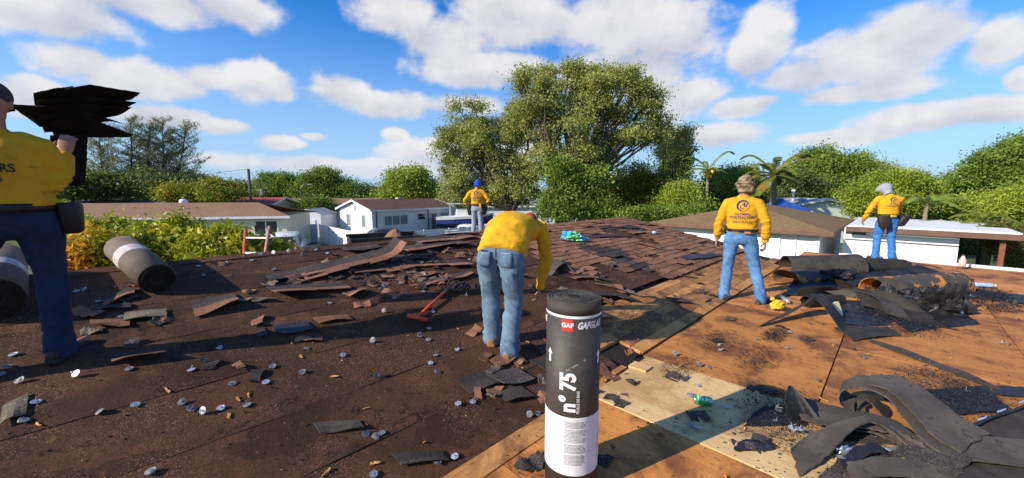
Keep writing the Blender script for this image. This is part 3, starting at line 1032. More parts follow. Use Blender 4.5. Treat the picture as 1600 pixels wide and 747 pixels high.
# white house with the bright gable end
hB = gable_house('white_house', 'white bungalow with a brown roof and bright gable end behind the slatted fence', (0, 0, 0), R(50), 9.25, 6.0, 2.62, 3.42, 'white_wall', 'dark_brown_roof', 0.30)
c50, s50 = math.cos(R(50)), math.sin(R(50))
hB.location = (-12.6 + c50 * 4.6 - s50 * 3.0, 34.6 + s50 * 4.6 + c50 * 3.0, 0)
win(hB, 'f', 3.0, -3.4, -0.9, 1.15, 2.0, 3, glass='grey_glass')
win(hB, 'f', 3.0, 0.3, 1.25, 1.5, 2.05, 1, glass='dark_glass', rows=2)
win(hB, 'f', 3.0, 2.0, 2.75, 0.15, 2.05, 1, glass='grey_glass', name='door', rows=4)
win(hB, 'f', 3.0, 3.2, 4.3, 1.0, 2.05, 2, glass='grey_glass')
win(hB, 'l', 4.625, -1.6, -0.9, 1.0, 2.1, 1, glass='grey_glass')
win(hB, 'l', 4.625, 1.3, 1.9, 1.0, 2.1, 1, glass='grey_glass')
mb = MB(); mb.box((0.4, 0.25, 3.45), (0.5, 0.5, 0.45))
local('roof_vent', mb, 'grey_roof', hB)
mb = MB(); mb.box((-4.66, 0, 2.75), (0.04, 0.3, 0.45))
local('gable_vent', mb, 'grey_roof', hB)
for x_ in (-4.2, 1.6):
    mb = MB(); mb.box((x_, -3.04, 1.3), (0.09, 0.07, 2.5))
    local('downspout', mb, 'brown_trim', hB)

# brown roofs further back
hC1 = gable_house('brown_roofed_house', 'low house with a wide brown roof beyond the metal shed', (-24, 53, 0), 0, 16, 9, 2.5, 3.25, 'cream_wall', 'brown_roof', 0.5)
win(hC1, 'f', 4.5, 2.5, 4.5, 1.2, 2.2, 2)
hC2 = gable_house('brown_roofed_house', 'brown roofed house with a small white dormer behind the white bungalow', (-16, 61, 0), 0, 13, 9, 2.5, 3.2, 'cream_wall', 'dark_brown_roof', 0.5)
mb = MB(); mb.add([(-4.6, -1.8, 2.9), (-3.2, -1.8, 2.9), (-3.9, -1.8, 3.45), (-4.6, 0, 2.95), (-3.2, 0, 2.95), (-3.9, 0.2, 3.45)], [(0, 1, 2), (0, 2, 5, 3), (1, 4, 5, 2), (0, 3, 4, 1)])
local('dormer', mb, 'white_paint', hC2)
win(hC2, 'f', 4.5, -1, 1, 1.2, 2.2, 2)
hC3 = gable_house('red_roofed_house', 'house with a red roof showing behind the utility pole', (-30.5, 46, 0), 0, 6.5, 6, 2.7, 3.5, 'cream_wall', 'red_roof', 0.4)
win(hC3, 'f', 3, -2, -1, 1.2, 2.2, 2)
hC4 = gable_house('grey_walled_house', 'grey walled house seen beneath the big tree behind the bending worker', (2.5, 52, 0), 0, 12, 8, 2.5, 3.4, 'blue_white_wall', 'grey_roof', 0.4)
win(hC4, 'f', 4, -3.5, -2, 1.0, 2.2, 2)
win(hC4, 'f', 4, 1.5, 3.2, 1.0, 2.2, 2)

# tan hip roof, right of centre; it stands parallel to the roof we are on
root = thing('hip_roofed_house', 'white walled house with a tan hip roof beyond the standing worker', 'house', (0, 0, 0), rot=(0, 0, R(45)))
p0, p1, q0, q1, ez, rz_ = 20.4, 30.9, 1.75, 9.6, 2.62, 3.58
h_ = (q1 - q0) / 2
mb = MB()
mb.add([(p0, q0, ez), (p1, q0, ez), (p1, q1, ez), (p0, q1, ez), (p0 + h_, q0 + h_, rz_), (p1 - h_, q0 + h_, rz_),
        (p0, q0, ez - 0.03), (p1, q0, ez - 0.03), (p1, q1, ez - 0.03), (p0, q1, ez - 0.03)],
       [(0, 1, 5, 4), (1, 2, 5), (2, 3, 4, 5), (3, 0, 4), (6, 7, 1, 0), (7, 8, 2, 1), (8, 9, 3, 2), (9, 6, 0, 3), (9, 8, 7, 6)])
local('roof', mb, 'tan_roof', root)
mb = MB()
for (a, b, c, d) in ((p0 - 0.025, p0 - 0.003, q0 - 0.025, q1), (p0, p1, q0 - 0.025, q0 - 0.003)):
    mb.box(((a + b) / 2, (c + d) / 2, ez - 0.10), (b - a, d - c, 0.17))
local('fascia', mb, 'brown_trim', root)
mb = MB(); mb.box(((p0 + p1) / 2, (q0 + q1) / 2, 1.29), (p1 - p0 - 1.0, q1 - q0 - 1.0, 2.58))
local('wall', mb, 'white_wall', root)
mb = MB(); mb.box((p0 + 0.47, q0 + 0.53, 1.25), (0.10, 0.14, 2.5)); mb.box((p0 + 0.47, q0 + 1.3, 1.25), (0.06, 0.06, 2.5))
local('corner_post', mb, 'white_paint', root)
# shuttered opening with horizontal louvres on the near face
fr = MB()
ua, ub = 3.7, 5.1
for (a, b, c, d) in ((ua - 0.08, ua, 1.0, 2.2), (ub, ub + 0.08, 1.0, 2.2), (ua - 0.08, ub + 0.08, 2.2, 2.28), (ua - 0.08, ub + 0.08, 0.92, 1.0)):
    fr.box((p0 + 0.47, (a + b) / 2, (c + d) / 2), (0.07, b - a, d - c))
sh = local('shutter', fr, 'white_paint', root)
for i in range(5):
    mb = MB(); mb.box((p0 + 0.475, (ua + ub) / 2, 1.12 + i * 0.24), (0.05, ub - ua - 0.004, 0.20), Matrix.Rotation(R(12), 3, 'Y'))
    local('louvre', mb, 'white_paint', sh)

# low white flat-roofed building with a carport
root = thing('flat_roofed_building', 'low white building with a flat white roof and open carport beyond the far right worker', 'building', (0, 0, 0), rot=(0, 0, R(45)))
mb = MB(); mb.box((25.0, -0.85, 2.86), (7.2, 4.5, 0.05)); local('roof', mb, 'white_roof', root)
mb = MB(); mb.box((21.38, -0.85, 2.73), (0.035, 4.6, 0.20)); mb.box((25.0, -3.12, 2.73), (7.2, 0.035, 0.20)); local('fascia', mb, 'brown_trim', root)
mb = MB(); mb.box((25.2, -0.12, 1.38), (6.4, 3.3, 2.76)); local('wall', mb, 'white_wall', root)
mb = MB(); mb.box((21.93, -0.12, 2.30), (0.13, 3.28, 0.05)); local('ledge', mb, 'white_paint', root)
mb = MB(); mb.box((21.97, -0.2, 2.45), (0.05, 3.0, 0.18)); local('panel', mb, 'blue_white_wall', root)
fr = MB(); fr.box((21.955, 1.15, 2.45), (0.06, 0.7, 0.03)); fr.box((21.955, 1.15, 2.66), (0.06, 0.7, 0.03))
wn = local('window', fr, 'white_paint', root)
mb = MB(); mb.box((21.95, 1.15, 2.555), (0.045, 0.66, 0.17)); local('pane', mb, 'dark_glass', wn)
for (pp, qq, m_) in ((21.7, -2.75, 'rust'), (27.5, -2.85, 'black_metal'), (25, -2.85, 'black_metal')):
    mb = MB(); mb.box((pp, qq, 1.38), (0.13, 0.13, 2.7)); local('post', mb, m_, root)

# pale green gabled house further back
hF = gable_house('green_house', 'pale green house with a low white edged gable behind the tan hip roof', (26.0, 37.0, 0), R(90), 10, 7.4, 2.95, 3.62, 'green_wall', 'grey_roof', 0.35)
mb = MB(); mb.tube([(-3.2, 1.4, 3.2), (-3.2, 1.4, 4.3)], 0.08, 8); mb.tube([(-3.2, 1.4, 4.3), (-3.2, 1.4, 4.45)], 0.16, 8)
local('roof_vent', mb, 'white_paint', hF)
win(hF, 'l', 5, -1.2, 0.4, 1.2, 2.2, 2)
root = thing('canopy_tent', 'blue tarp canopy below the coconut palm', 'canopy', (20.9, 30, 0))
mb2 = MB()
for sx in (-1.3, 1.3):
    for sy in (-1.2, 1.2):
        mb = MB(); mb.tube([(20.9 + sx, 30 + sy, 0), (20.9 + sx, 30 + sy, 2.9)], 0.03, 6); mb.build('leg', 'aluminium', root)
mb2.add([(19.5, 28.7, 2.9), (22.3, 28.7, 2.9), (22.3, 31.3, 2.9), (19.5, 31.3, 2.9), (20.9, 30, 3.75), (19.5, 28.7, 2.6), (22.3, 28.7, 2.6), (22.3, 31.3, 2.6), (19.5, 31.3, 2.6)],
        [(0, 1, 4), (1, 2, 4), (2, 3, 4), (3, 0, 4), (5, 6, 1, 0), (6, 7, 2, 1), (7, 8, 3, 2), (8, 5, 0, 3)])
mb2.build('canopy_top', 'blue_tarp', root)


# ------------------------------------------------------------------ fences and small street things
def slat_fence(name, label, a, b, top, nsl, bays, mat='white_paint'):
    a, b = Vector(a + (0,)), Vector(b + (0,))
    d = (b - a)
    L = d.length
    ang = math.atan2(d.y, d.x)
    root = thing(name, label, 'fence', a, rot=(0, 0, ang))
    bay = L / bays
    hs_ = top / nsl
    pm = MB(); pm.box((0, 0, (top + 0.08) / 2), (0.09, 0.09, top + 0.08))
    pme = raw_mesh('post', pm.v, pm.f, mat)
    sm = MB(); sm.box((bay / 2, 0, 0), (bay - 0.10, 0.03, hs_ - 0.03))
    sme = raw_mesh('slat', sm.v, sm.f, mat)
    for i in range(bays + 1):
        put('post', pme, root, (i * bay, 0, 0))
    for i in range(bays):
        for k_ in range(nsl):
            put('slat', sme, root, (i * bay, 0, 0.05 + hs_ * (k_ + 0.5)))
    return root


slat_fence('slat_fence', 'white horizontal slat fence receding past the gable end of the white bungalow', (-16.2, 32.2), (-9.7, 25.0), 1.5, 9, 4)
slat_fence('slat_fence', 'white horizontal slat fence running in front of the white bungalow', (-9.5, 25.0), (-1.5, 31.0), 1.5, 9, 5)
root = thing('panel_fence', 'plain white panel wall between the cream house and the slat fence', 'fence', (-18.7, 32.2, 0))
for i in range(2):
    mb = MB(); mb.box((-17.95 + i * 1.22 - 0.3, 32.25, 0.78), (1.19, 0.06, 1.56)); mb.build('panel', 'blue_white_wall', root)
for i in range(3):
    mb = MB(); mb.box((-18.86 + i * 1.22, 32.23, 0.8), (0.05, 0.09, 1.62)); mb.build('post', 'white_paint', root)

# ladder against the far eave
lt, lb = at(384, 359, 8.35), at(381, 404, 8.0)
rt, rb = at(421, 354, 8.35), at(414, 400, 8.0)
root = thing('ladder', 'orange fibreglass ladder whose top stands above the far eave', 'ladder', (lb.x, lb.y + 0.0, 0))
dirv = (lt - lb) / (lt.z - lb.z)
for (t_, b_, m_) in ((lt, lb, 'ladder_orange'), (rt, rb, 'ladder_pink')):
    mb = MB()
    mb.tube([t_, b_ - (t_ - b_) / (t_.z - b_.z) * b_.z], 0.034, 8)
    mb.build('rail', m_, root, True)
for z in np.arange(0.3, lt.z, 0.30):
    if z < lt.z - 0.1:
        f = lambda t_, b_: b_ + (t_ - b_) / (t_.z - b_.z) * (z - b_.z)
        mb = MB(); mb.tube([f(lt, lb), f(rt, rb)], 0.02, 6); mb.build('rung', 'aluminium', root)

# poles
def pole(px, ytop, Y, rad, label, arm=False, mat='pole_wood', name='utility_pole', cat='utility pole'):
    tp = at(px, ytop, Y)
    root = thing(name, label, cat, (tp.x, Y, 0))
    mb = MB(); mb.tube([(tp.x, Y, 0), (tp.x, Y, tp.z)], [rad, rad * 0.75], 9); mb.build('shaft', mat, root)
    if arm == 'cross':
        mb = MB(); mb.box((tp.x, Y, tp.z - 0.7), (2.2, 0.1, 0.1)); mb.build('crossarm', mat, root)
        mb = MB(); mb.tube([(tp.x + 0.45, Y - 0.2, tp.z - 2.4), (tp.x + 0.45, Y - 0.2, tp.z - 1.5)], 0.25, 10); mb.build('transformer', 'grey_metal', root)
    if arm == 'lamp':
        mb = MB(); mb.tube([(tp.x, Y, tp.z - 0.1), (tp.x + 0.6, Y, tp.z + 0.35), (tp.x + 1.3, Y, tp.z + 0.4)], 0.05, 6); mb.build('arm', 'grey_metal', root)
        mb = MB(); mb.box((tp.x + 1.5, Y, tp.z + 0.38), (0.6, 0.22, 0.12)); mb.build('lamp_head', 'grey_metal', root)
    return tp


u1 = pole(388, 264, 42, 0.17, 'tall grey wooden utility pole rising behind the cream house', False)
u2 = pole(405, 280, 60, 0.15, 'utility pole with a transformer next to the tallest pole', 'cross')
u3 = pole(317, 272, 80, 0.16, 'distant utility pole above the trees left of the tallest pole')
u4 = pole(556, 278, 75, 0.14, 'thin distant pole left of the round bright tree', False, 'grey_metal')
u5 = pole(469, 292, 58, 0.06, 'grey street lamp in front of the distant trees', 'lamp', 'grey_metal', 'street_lamp', 'street lamp')
u6 = pole(849, 300, 46, 0.13, 'short pale wooden post left of the big tree trunk', False)
for (a, b, sag, lab) in ((u1, u2, 0.3, 'thin power line between the tallest pole and the transformer pole'),
                         (u1, Vector((-70, 48, 5.4)), 0.8, 'thin power line running left from the tallest pole above the cream house'),
                         (u2, Vector((-23, 51, 3.1)), 0.25, 'service wire dropping from the transformer pole to a brown roof')):
    mb = MB()
    mb.tube([a.lerp(b, i / 14) - Vector((0, 0, 4 * sag * (i / 14) * (1 - i / 14))) for i in range(15)], 0.018, 4)
    tag(mb.build('power_line', 'black_metal'), lab, 'power line')
# ------------------------------------------------------------------ vehicles beyond the fences
def car(name, label, loc, rot, paint, L=4.6, Wd=1.82, H=1.65, suv=True, cat='car'):
    root = thing(name, label, cat, loc, rot=(0, 0, rot))
    hw = Wd / 2
    # side outlines (x, z), front at +x
    low = [(-L / 2, 0.45), (-L / 2 + 0.05, 0.95), (-L / 2 + 0.25, 1.02), (0.3, 1.0), (L / 2 - 0.95, 0.98), (L / 2 - 0.2, 0.84), (L / 2, 0.66), (L / 2 - 0.03, 0.36),
           (L / 2 - 0.4, 0.25), (-L / 2 + 0.3, 0.27)]
    mb = MB()
    rings = []
    for y, k in ((-hw, 0.93), (-hw + 0.06, 1.0), (0, 1.01), (hw - 0.06, 1.0), (hw, 0.93)):
        rings.append([Vector((x * (1 - (1 - k) * 0.25), y, 0.62 + (z - 0.62) * k)) for x, z in low])
    mb.loft(rings)
    local('body', mb, paint, root, True)
    cx0 = -L / 2 + (0.10 if suv else 0.75)
    cab = [(cx0, 1.0), (cx0 + (0.32 if suv else 0.55), H - 0.06), (cx0 + (0.6 if suv else 0.9), H), (0.15, H), (0.45, H - 0.06), (L / 2 - 1.05, 0.98)]
    mb = MB()
    rings = []
    for y, k in ((-1, 0), (-0.9, 1), (0, 1.02), (0.9, 1), (1, 0)):
        rings.append([Vector((x, y * (hw - 0.10 - 0.16 * (z - 1.0) / (H - 1.0)), z if k else (z if z < 1.1 else z - 0.05))) for x, z in cab])
    mb.loft(rings)
    c = local('cabin', mb, paint, root, True)
    for sy in (-1, 1):                              # side windows
        for a, b in ((cx0 + 0.42, -0.42), (-0.34, 0.52)):
            mb = MB()
            pts = []
            for x, z in ((a, 1.06), (b + (0.28 if b > 0 else 0), 1.06), (b - (0.12 if b > 0 else 0), H - 0.13), (a + 0.12, H - 0.13)):
                pts.append((x, sy * (hw - 0.085 - 0.16 * (z - 1.0) / (H - 1.0)), z))
            pts2 = [(x, y - sy * 0.03, z) for x, y, z in pts]
            mb.loft([[Vector(p) for p in pts], [Vector(p) for p in pts2]])
            local('window', mb, 'dark_glass', c)
    mb = MB()                                        # rear glass
    sx = (0.32 if suv else 0.55) / (H - 1.06)
    ww = hw - 0.26
    pts = [(cx0 + sx * 0.10 - 0.03, -ww, 1.09), (cx0 + sx * 0.10 - 0.03, ww, 1.09), (cx0 + sx * (H - 1.17) - 0.03, ww - 0.08, H - 0.13), (cx0 + sx * (H - 1.17) - 0.03, -ww + 0.08, H - 0.13)]
    mb.loft([[Vector(p) for p in pts], [Vector((x + 0.05, y, z)) for x, y, z in pts]])
    local('rear_window', mb, 'dark_glass', c)
    mb = MB()
    x1 = L / 2 - 1.05
    pts = [(x1 + 0.0, -ww, 1.04), (x1 + 0.0, ww, 1.04), (0.50, ww - 0.08, H - 0.10), (0.50, -ww + 0.08, H - 0.10)]
    mb.loft([[Vector(p) for p in pts], [Vector((x - 0.08, y, z - 0.02)) for x, y, z in pts]])
    local('windscreen', mb, 'dark_glass', c)
    for sy in (-1, 1):
        mb = MB(); mb.box((-L / 2 + 0.03, sy * (hw - 0.16), 0.86), (0.08, 0.2, 0.26)); local('tail_light', mb, 'tail_light', root)
        mb = MB(); mb.box((L / 2 - 0.1, sy * (hw - 0.25), 0.74), (0.12, 0.34, 0.14)); local('headlight', mb, 'grey_glass', root)
        mb = MB(); mb.box((0.5, sy * (hw + 0.06), 1.05), (0.12, 0.2, 0.13)); local('mirror', mb, paint, root)
    mb = MB(); mb.box((-L / 2 - 0.03, 0, 0.5), (0.14, Wd - 0.16, 0.2)); local('bumper', mb, paint, root)
    mb = MB(); mb.box((-L / 2 + 0.01, 0, 0.78), (0.03, 0.34, 0.16)); local('number_plate', mb, 'label_white', root)
    for x in (-L / 2 + 0.85, L / 2 - 0.9):
        for sy in (-1, 1):
            mb = MB(); mb.tube([(x, sy * (hw - 0.22), 0.33), (x, sy * (hw + 0.01), 0.33)], 0.33, 18); w = local('tyre', mb, 'rubber', root)
            mb = MB(); mb.tube([(x, sy * (hw - 0.05), 0.33), (x, sy * (hw + 0.02), 0.33)], 0.2, 12); local('rim', mb, 'grey_metal', w)
    return root


v = at(446, 380, 24.2)
car('suv', 'white suv parked beside the yellow-green bushes, seen from behind', (v.x - 0.1, 24.6, 0), R(115), 'car_white', 4.5, 1.85, 1.72, True, 'car')
car('sedan', 'dark blue car parked close to the gable end of the white bungalow', (-9.6, 29.5, 0), R(38), 'car_dark', 4.6, 1.8, 1.5, False)
car('sedan', 'white car parked behind the slat fence below the boat', (-3.6, 33.2, 0), R(10), 'car_white', 4.5, 1.8, 1.45, False)
car('sedan', 'silver car parked beneath the trees right of the big trunk', (9.2, 44.0, 0), R(20), 'car_silver', 4.6, 1.8, 1.5, False)
car('sedan', 'dark car parked in the shade of the trees right of the big trunk', (14.2, 46.0, 0), R(12), 'car_dark', 4.6, 1.8, 1.5, False)

# boat on its trailer
root = thing('motor_boat', 'white and blue motor boat on a trailer beside the white bungalow', 'boat', (-5.0, 39.2, 0), rot=(0, 0, R(12)))
def hull_ring(x, w, z0, z1, fl):
    return [Vector((x, -w * fl, z0)), Vector((x, -w, z0 + (z1 - z0) * 0.45)), Vector((x, -w, z1)), Vector((x, w, z1)), Vector((x, w, z0 + (z1 - z0) * 0.45)), Vector((x, w * fl, z0))]
mb = MB(); mb.loft([hull_ring(-2.7, 1.0, 0.75, 1.55, 0.6), hull_ring(-1, 1.12, 0.7, 1.58, 0.5), hull_ring(1, 1.05, 0.75, 1.68, 0.35), hull_ring(2.4, 0.6, 1.0, 1.85, 0.2), hull_ring(3.1, 0.08, 1.4, 1.98, 0.2)])
local('hull', mb, 'boat_blue', root)
mb = MB(); mb.loft([hull_ring(-2.72, 1.04, 1.5, 1.75, 1.0), hull_ring(-1, 1.16, 1.53, 1.78, 1.0), hull_ring(1, 1.09, 1.62, 1.9, 1.0), hull_ring(2.4, 0.64, 1.8, 2.03, 1.0), hull_ring(3.15, 0.1, 1.93, 2.12, 1.0)])
local('gunwale', mb, 'boat_white', root)
mb = MB(); mb.box((-0.1, 0, 2.1), (1.3, 1.1, 0.8), taper=0.85); local('console', mb, 'boat_white', root)
mb = MB(); mb.box((0.62, 0, 2.35), (0.06, 0.95, 0.42), Matrix.Rotation(R(-25), 3, 'Y')); local('windscreen', mb, 'grey_glass', root)
mb = MB(); mb.box((-0.4, 0, 3.05), (2.2, 1.5, 0.07)); local('canopy', mb, 'boat_white', root)
for sx in (-1.3, 0.5):
    for sy in (-0.6, 0.6):
        mb = MB(); mb.tube([(sx, sy, 1.7), (sx, sy, 3.02)], 0.03, 6); local('canopy_pole', mb, 'aluminium', root)
mb = MB(); mb.box((-2.95, 0, 1.7), (0.4, 0.45, 0.75), taper=0.8); mb.box((-2.98, 0, 1.0), (0.2, 0.16, 0.8)); local('outboard_motor', mb, 'black_metal', root)
mb = MB(); mb.box((0, 0.6, 0.55), (5.6, 0.09, 0.12)); mb.box((0, -0.6, 0.55), (5.6, 0.09, 0.12)); mb.box((3.2, 0, 0.55), (1.8, 0.1, 0.1)); local('trailer_frame', mb, 'grey_metal', root)
for sy in (-1, 1):
    mb = MB(); mb.tube([(-0.9, sy * 0.95, 0.32), (-0.9, sy * 1.15, 0.32)], 0.32, 14); local('wheel', mb, 'rubber', root)

# dump trailer in the drive with torn shingles in it
A, B_ = at(549, 384, 15.2), at(664, 375, 16.6)
A.z = B_.z = 0
d = B_ - A
root = thing('dump_trailer', 'black dump trailer below the far eave, loaded with torn brown shingles', 'trailer', A, rot=(0, 0, math.atan2(d.y, d.x)))
L = d.length
ZT = 2.38
for (c_, s_, nm) in (((L / 2, 0, 1.48), (L, 0.06, 1.72), 'side_panel'), ((L / 2, 1.9, 1.48), (L, 0.06, 1.72), 'side_panel'), ((0.03, 0.95, 1.48), (0.06, 1.83, 1.72), 'tailgate'),
                     ((L - 0.03, 0.95, 1.48), (0.06, 1.83, 1.72), 'front_panel'), ((L / 2, 0.95, 0.6), (L - 0.12, 1.83, 0.06), 'bed')):
    mb = MB(); mb.box(c_, s_); local(nm, mb, 'black_metal', root)
mb = MB(); mb.box((L / 2, -0.04, ZT - 0.02), (L + 0.06, 0.10, 0.1)); mb.box((L / 2, 1.94, ZT - 0.02), (L + 0.06, 0.10, 0.1)); local('top_rail', mb, 'black_metal', root)
mb = MB(); mb.box((-0.06, 0.12, 2.1), (0.07, 0.16, 0.36)); local('tail_light', mb, 'tail_light', root)
for x in (L * 0.42, L * 0.68):
    for y in (-0.12, 2.02):
        mb = MB(); mb.tube([(x, y - 0.1, 0.38), (x, y + 0.1, 0.38)], 0.38, 16); local('wheel', mb, 'rubber', root)
mb = MB()
N_ = 22
vs = []
for i in range(N_ + 1):
    for j in range(9):
        x, y = 0.1 + (L - 0.2) * i / N_, 0.06 + 1.78 * j / 8
        bump = 0.75 * math.exp(-((x - L * 0.60) / 0.42) ** 2) * math.exp(-((y - 0.7) / 0.7) ** 2)
        vs.append((x, y, 1.92 + bump + 0.22 * nz(x * 2.2, y * 2.2, 4)))
mb.add(vs, [(i * 9 + j, (i + 1) * 9 + j, (i + 1) * 9 + j + 1, i * 9 + j + 1) for i in range(N_) for j in range(8)])
o = put('shingle_heap', raw_mesh('shingle_heap', mb.v, mb.f, 'shingle'), None, A, (0, 0, math.atan2(d.y, d.x)))
tag(o, 'mound of torn brown shingles heaped in the black dump trailer', 'debris', kind='stuff')
# tarp-covered heap on the drive
c_ = at(487, 388, 19.0)
mb = MB()
vs = []
for i in range(25):
    for j in range(9):
        u, w_ = i / 24 * 2 - 1, j / 8 * 2 - 1
        hgt = max(0.0, 1 - u * u) ** 0.5 * max(0.0, 1 - w_ * w_) ** 0.5
        vs.append((c_.x + u * 1.75, 19.6 + w_ * 0.9, 0.02 + hgt * (1.6 + 0.12 * nz(u * 3, w_ * 3))))
mb.add(vs, [(i * 9 + j, (i + 1) * 9 + j, (i + 1) * 9 + j + 1, i * 9 + j + 1) for i in range(24) for j in range(8)])
tag(mb.build('tarp_mound', 'tar', smooth=True), 'black tarp covered mound on the drive between suv and slat fence', 'tarp')


# ------------------------------------------------------------------ trees
def leaf_cards(C, size, seed, up=0.35, aspect=0.55, spread=None, droop=None):
    """one small leaf-shaped quad at each row of C"""
    r_ = np.random.default_rng(seed)
    n = len(C)
    nrm = r_.normal(size=(n, 3)); nrm[:, 2] += up
    nrm /= np.linalg.norm(nrm, axis=1)[:, None]
    t = r_.normal(size=(n, 3))
    if droop is not None:
        t = t * 0.45 + np.array(droop)
    t -= nrm * (t * nrm).sum(1)[:, None]
    t /= np.linalg.norm(t, axis=1)[:, None] + 1e-9
    b = np.cross(nrm, t)
    s = size * r_.uniform(0.65, 1.35, size=(n, 1))
    V = np.empty((n, 4, 3))
    V[:, 0] = C - t * s * 0.5
    V[:, 1] = C + b * s * 0.5 * aspect + nrm * s * 0.08
    V[:, 2] = C + t * s * 0.5
    V[:, 3] = C - b * s * 0.5 * aspect + nrm * s * 0.08
    return V.reshape(-1, 3)


def crown_points(blobs, clumps, per, clump_r, seed, hollow=0.55):
    """leaf positions: clumps spread through each blob, denser near its skin"""
    r_ = np.random.default_rng(seed)
    out, cl = [], []
    tot = sum(b[3] * b[4] for b in blobs)
    for (cx, cy, cz, rx, rz, ry) in blobs:
        n = max(3, int(clumps * rx * rz / tot))
        dvec = r_.normal(size=(n, 3))
        dvec /= np.linalg.norm(dvec, axis=1)[:, None]
        rad = r_.uniform(hollow, 1.0, size=(n, 1)) ** 0.8
        P = dvec * rad * np.array([rx, ry, rz]) + np.array([cx, cy, cz])
        cl.append(P)
        k = r_.integers(int(per * 0.6), int(per * 1.4) + 1, size=n)
        idx = np.repeat(np.arange(n), k)
        sz = (clump_r * r_.uniform(0.6, 1.4, size=n))[idx][:, None]
        off = r_.normal(size=(len(idx), 3)) * sz * np.array([1, 1, 0.7])
        out.append(P[idx] + off)
    return np.concatenate(out), np.concatenate(cl)


def px_blobs(lst, Y, depth=0.9):
    res = []
    for e in lst:
        px, py, rx, ry = e[:4]
        y = Y + (e[4] if len(e) > 4 else 0.0)
        c = at(px, py, y)
        s = y / F
        res.append((c.x, c.y, c.z, rx * s, ry * s, (rx + ry) / 2 * s * depth))
    return res


def satellites(bl, seed, cnt=5):
    """small outlying sprays round each lobe, so that the outline breaks up"""
    r_ = random.Random(seed * 7)
    out = [(c[0], c[1], c[2], c[3] * 0.78, c[4] * 0.78, c[5] * 0.78) for c in bl]
    for (x, y, z, rx, rz, ry) in bl:
        for _ in range(cnt):
            a, b = r_.uniform(0, 2 * math.pi), r_.uniform(-0.3, 1.2)
            k = r_.uniform(0.85, 1.12)
            s = r_.uniform(0.20, 0.42)
            out.append((x + math.cos(a) * math.cos(b) * rx * k, y + math.sin(a) * math.cos(b) * ry * k, z + math.sin(b) * rz * k, rx * s, rz * s, ry * s))
    return out


def limb(mb, a, b, r0, r1, seed, wig=0.12, n=6):
    a, b = Vector(a), Vector(b)
    L = (b - a).length
    pts, rad = [], []
    for i in range(n + 1):
        f = i / n
        p = a.lerp(b, f)
        w = math.sin(math.pi * f) * L * wig
        p += Vector((nz(f * 2.2, seed, 1), nz(f * 2.2, seed, 5), 0.6 * nz(f * 2.2, seed, 9))) * w
        pts.append(p)
        rad.append(r0 + (r1 - r0) * f)
    mb.tube(pts, rad, 8)
    return pts


SEED = [100]


def tree(name, label, cat, base, Y, blobs, leaf, n_clumps, per, size, clump_r=None, group=None, trunk_r=0.22, bark='bark', fork=None, stems=None,
         twigs=40, droop=None, aspect=0.55, hollow=0.5, sat=5, up=0.35, depth=0.9):
    """base: pixel x of the trunk; blobs: crown lobes as (px, py, rx, ry[, depth offset])"""
    SEED[0] += 1
    sd = SEED[0]
    bl = px_blobs(blobs, Y, depth)
    bl = satellites(bl, sd, sat)
    bx = (base - 800) / F * Y
    root = thing(name, label, cat, (bx, Y, 0), group)
    P, cl = crown_points(bl, n_clumps, per, clump_r or size * 2.0, sd, hollow)
    keep = P[:, 2] > 0.05
    P = P[keep]
    mb = MB()
    zc = sum(b[2] for b in bl) / len(bl)
    if fork is None:
        fork = max(0.6, min(b[2] - b[4] for b in bl) + 0.5)
    top = Vector((bx, Y, 0)) + Vector((0.1 * nz(sd, 1), 0, fork))
    for sx in (stems or [0.0]):
        limb(mb, (bx + sx, Y, -0.1), top + Vector((sx * 1.5, 0, 0)), trunk_r * 1.25, trunk_r * 0.8, sd + sx, 0.08)
    r_ = random.Random(sd)
    for i, b in enumerate(bl):
        c = Vector(b[:3])
        end = c + Vector((0, 0, 0.2 * b[4]))
        limb(mb, top + Vector((r_.choice(stems or [0.0]) * 1.5, 0, 0)), end, trunk_r * 0.48, trunk_r * 0.12, sd + i * 3, 0.14)
        near = cl[np.linalg.norm((cl - np.array(b[:3])) / np.array([b[3], b[5], b[4]]), axis=1) < 1.05]
        for w in near[: max(2, twigs // len(bl))]:
            limb(mb, c.lerp(end, 0.5), w, trunk_r * 0.16, 0.012, sd + i + w[0], 0.16, 4)
    mb.build('trunk', bark, root, smooth=True)
    V = leaf_cards(P, size, sd, up, aspect, droop=droop) - np.array([bx, Y, 0])
    o = put('crown', qmesh('crown', V, leaf), root)
    return root


# the big tree in the middle and its neighbour on the left
tree('big_tree', 'tallest spreading olive-green tree with a leaning grey trunk in the middle of the view', 'tree', 882, 30,
     [(842, 124, 32, 17), (872, 158, 52, 44), (918, 132, 40, 22), (955, 160, 52, 42), (1004, 178, 36, 40), (985, 212, 36, 18), (1028, 216, 22, 13), (900, 210, 55, 40),
      (840, 195, 40, 38), (962, 130, 24, 14), (1000, 140, 26, 24), (935, 245, 40, 26), (870, 255, 42, 30), (898, 112, 22, 11)],
     'leaf_olive', 395, 185, 0.165, 0.35, trunk_r=0.30, fork=3.4, twigs=150, hollow=0.35)
tree('big_tree', 'wide olive-green tree with a low shaded crown, left of the tallest tree', 'tree', 800, 31.5,
     [(730, 196, 44, 30), (698, 234, 34, 24), (765, 222, 55, 40), (722, 268, 46, 36), (800, 205, 46, 36), (790, 265, 56, 44), (740, 305, 42, 26), (705, 300, 20, 22), (820, 300, 36, 34)],
     'leaf_olive', 350, 175, 0.165, 0.34, trunk_r=0.26, fork=2.6, twigs=90, hollow=0.35)
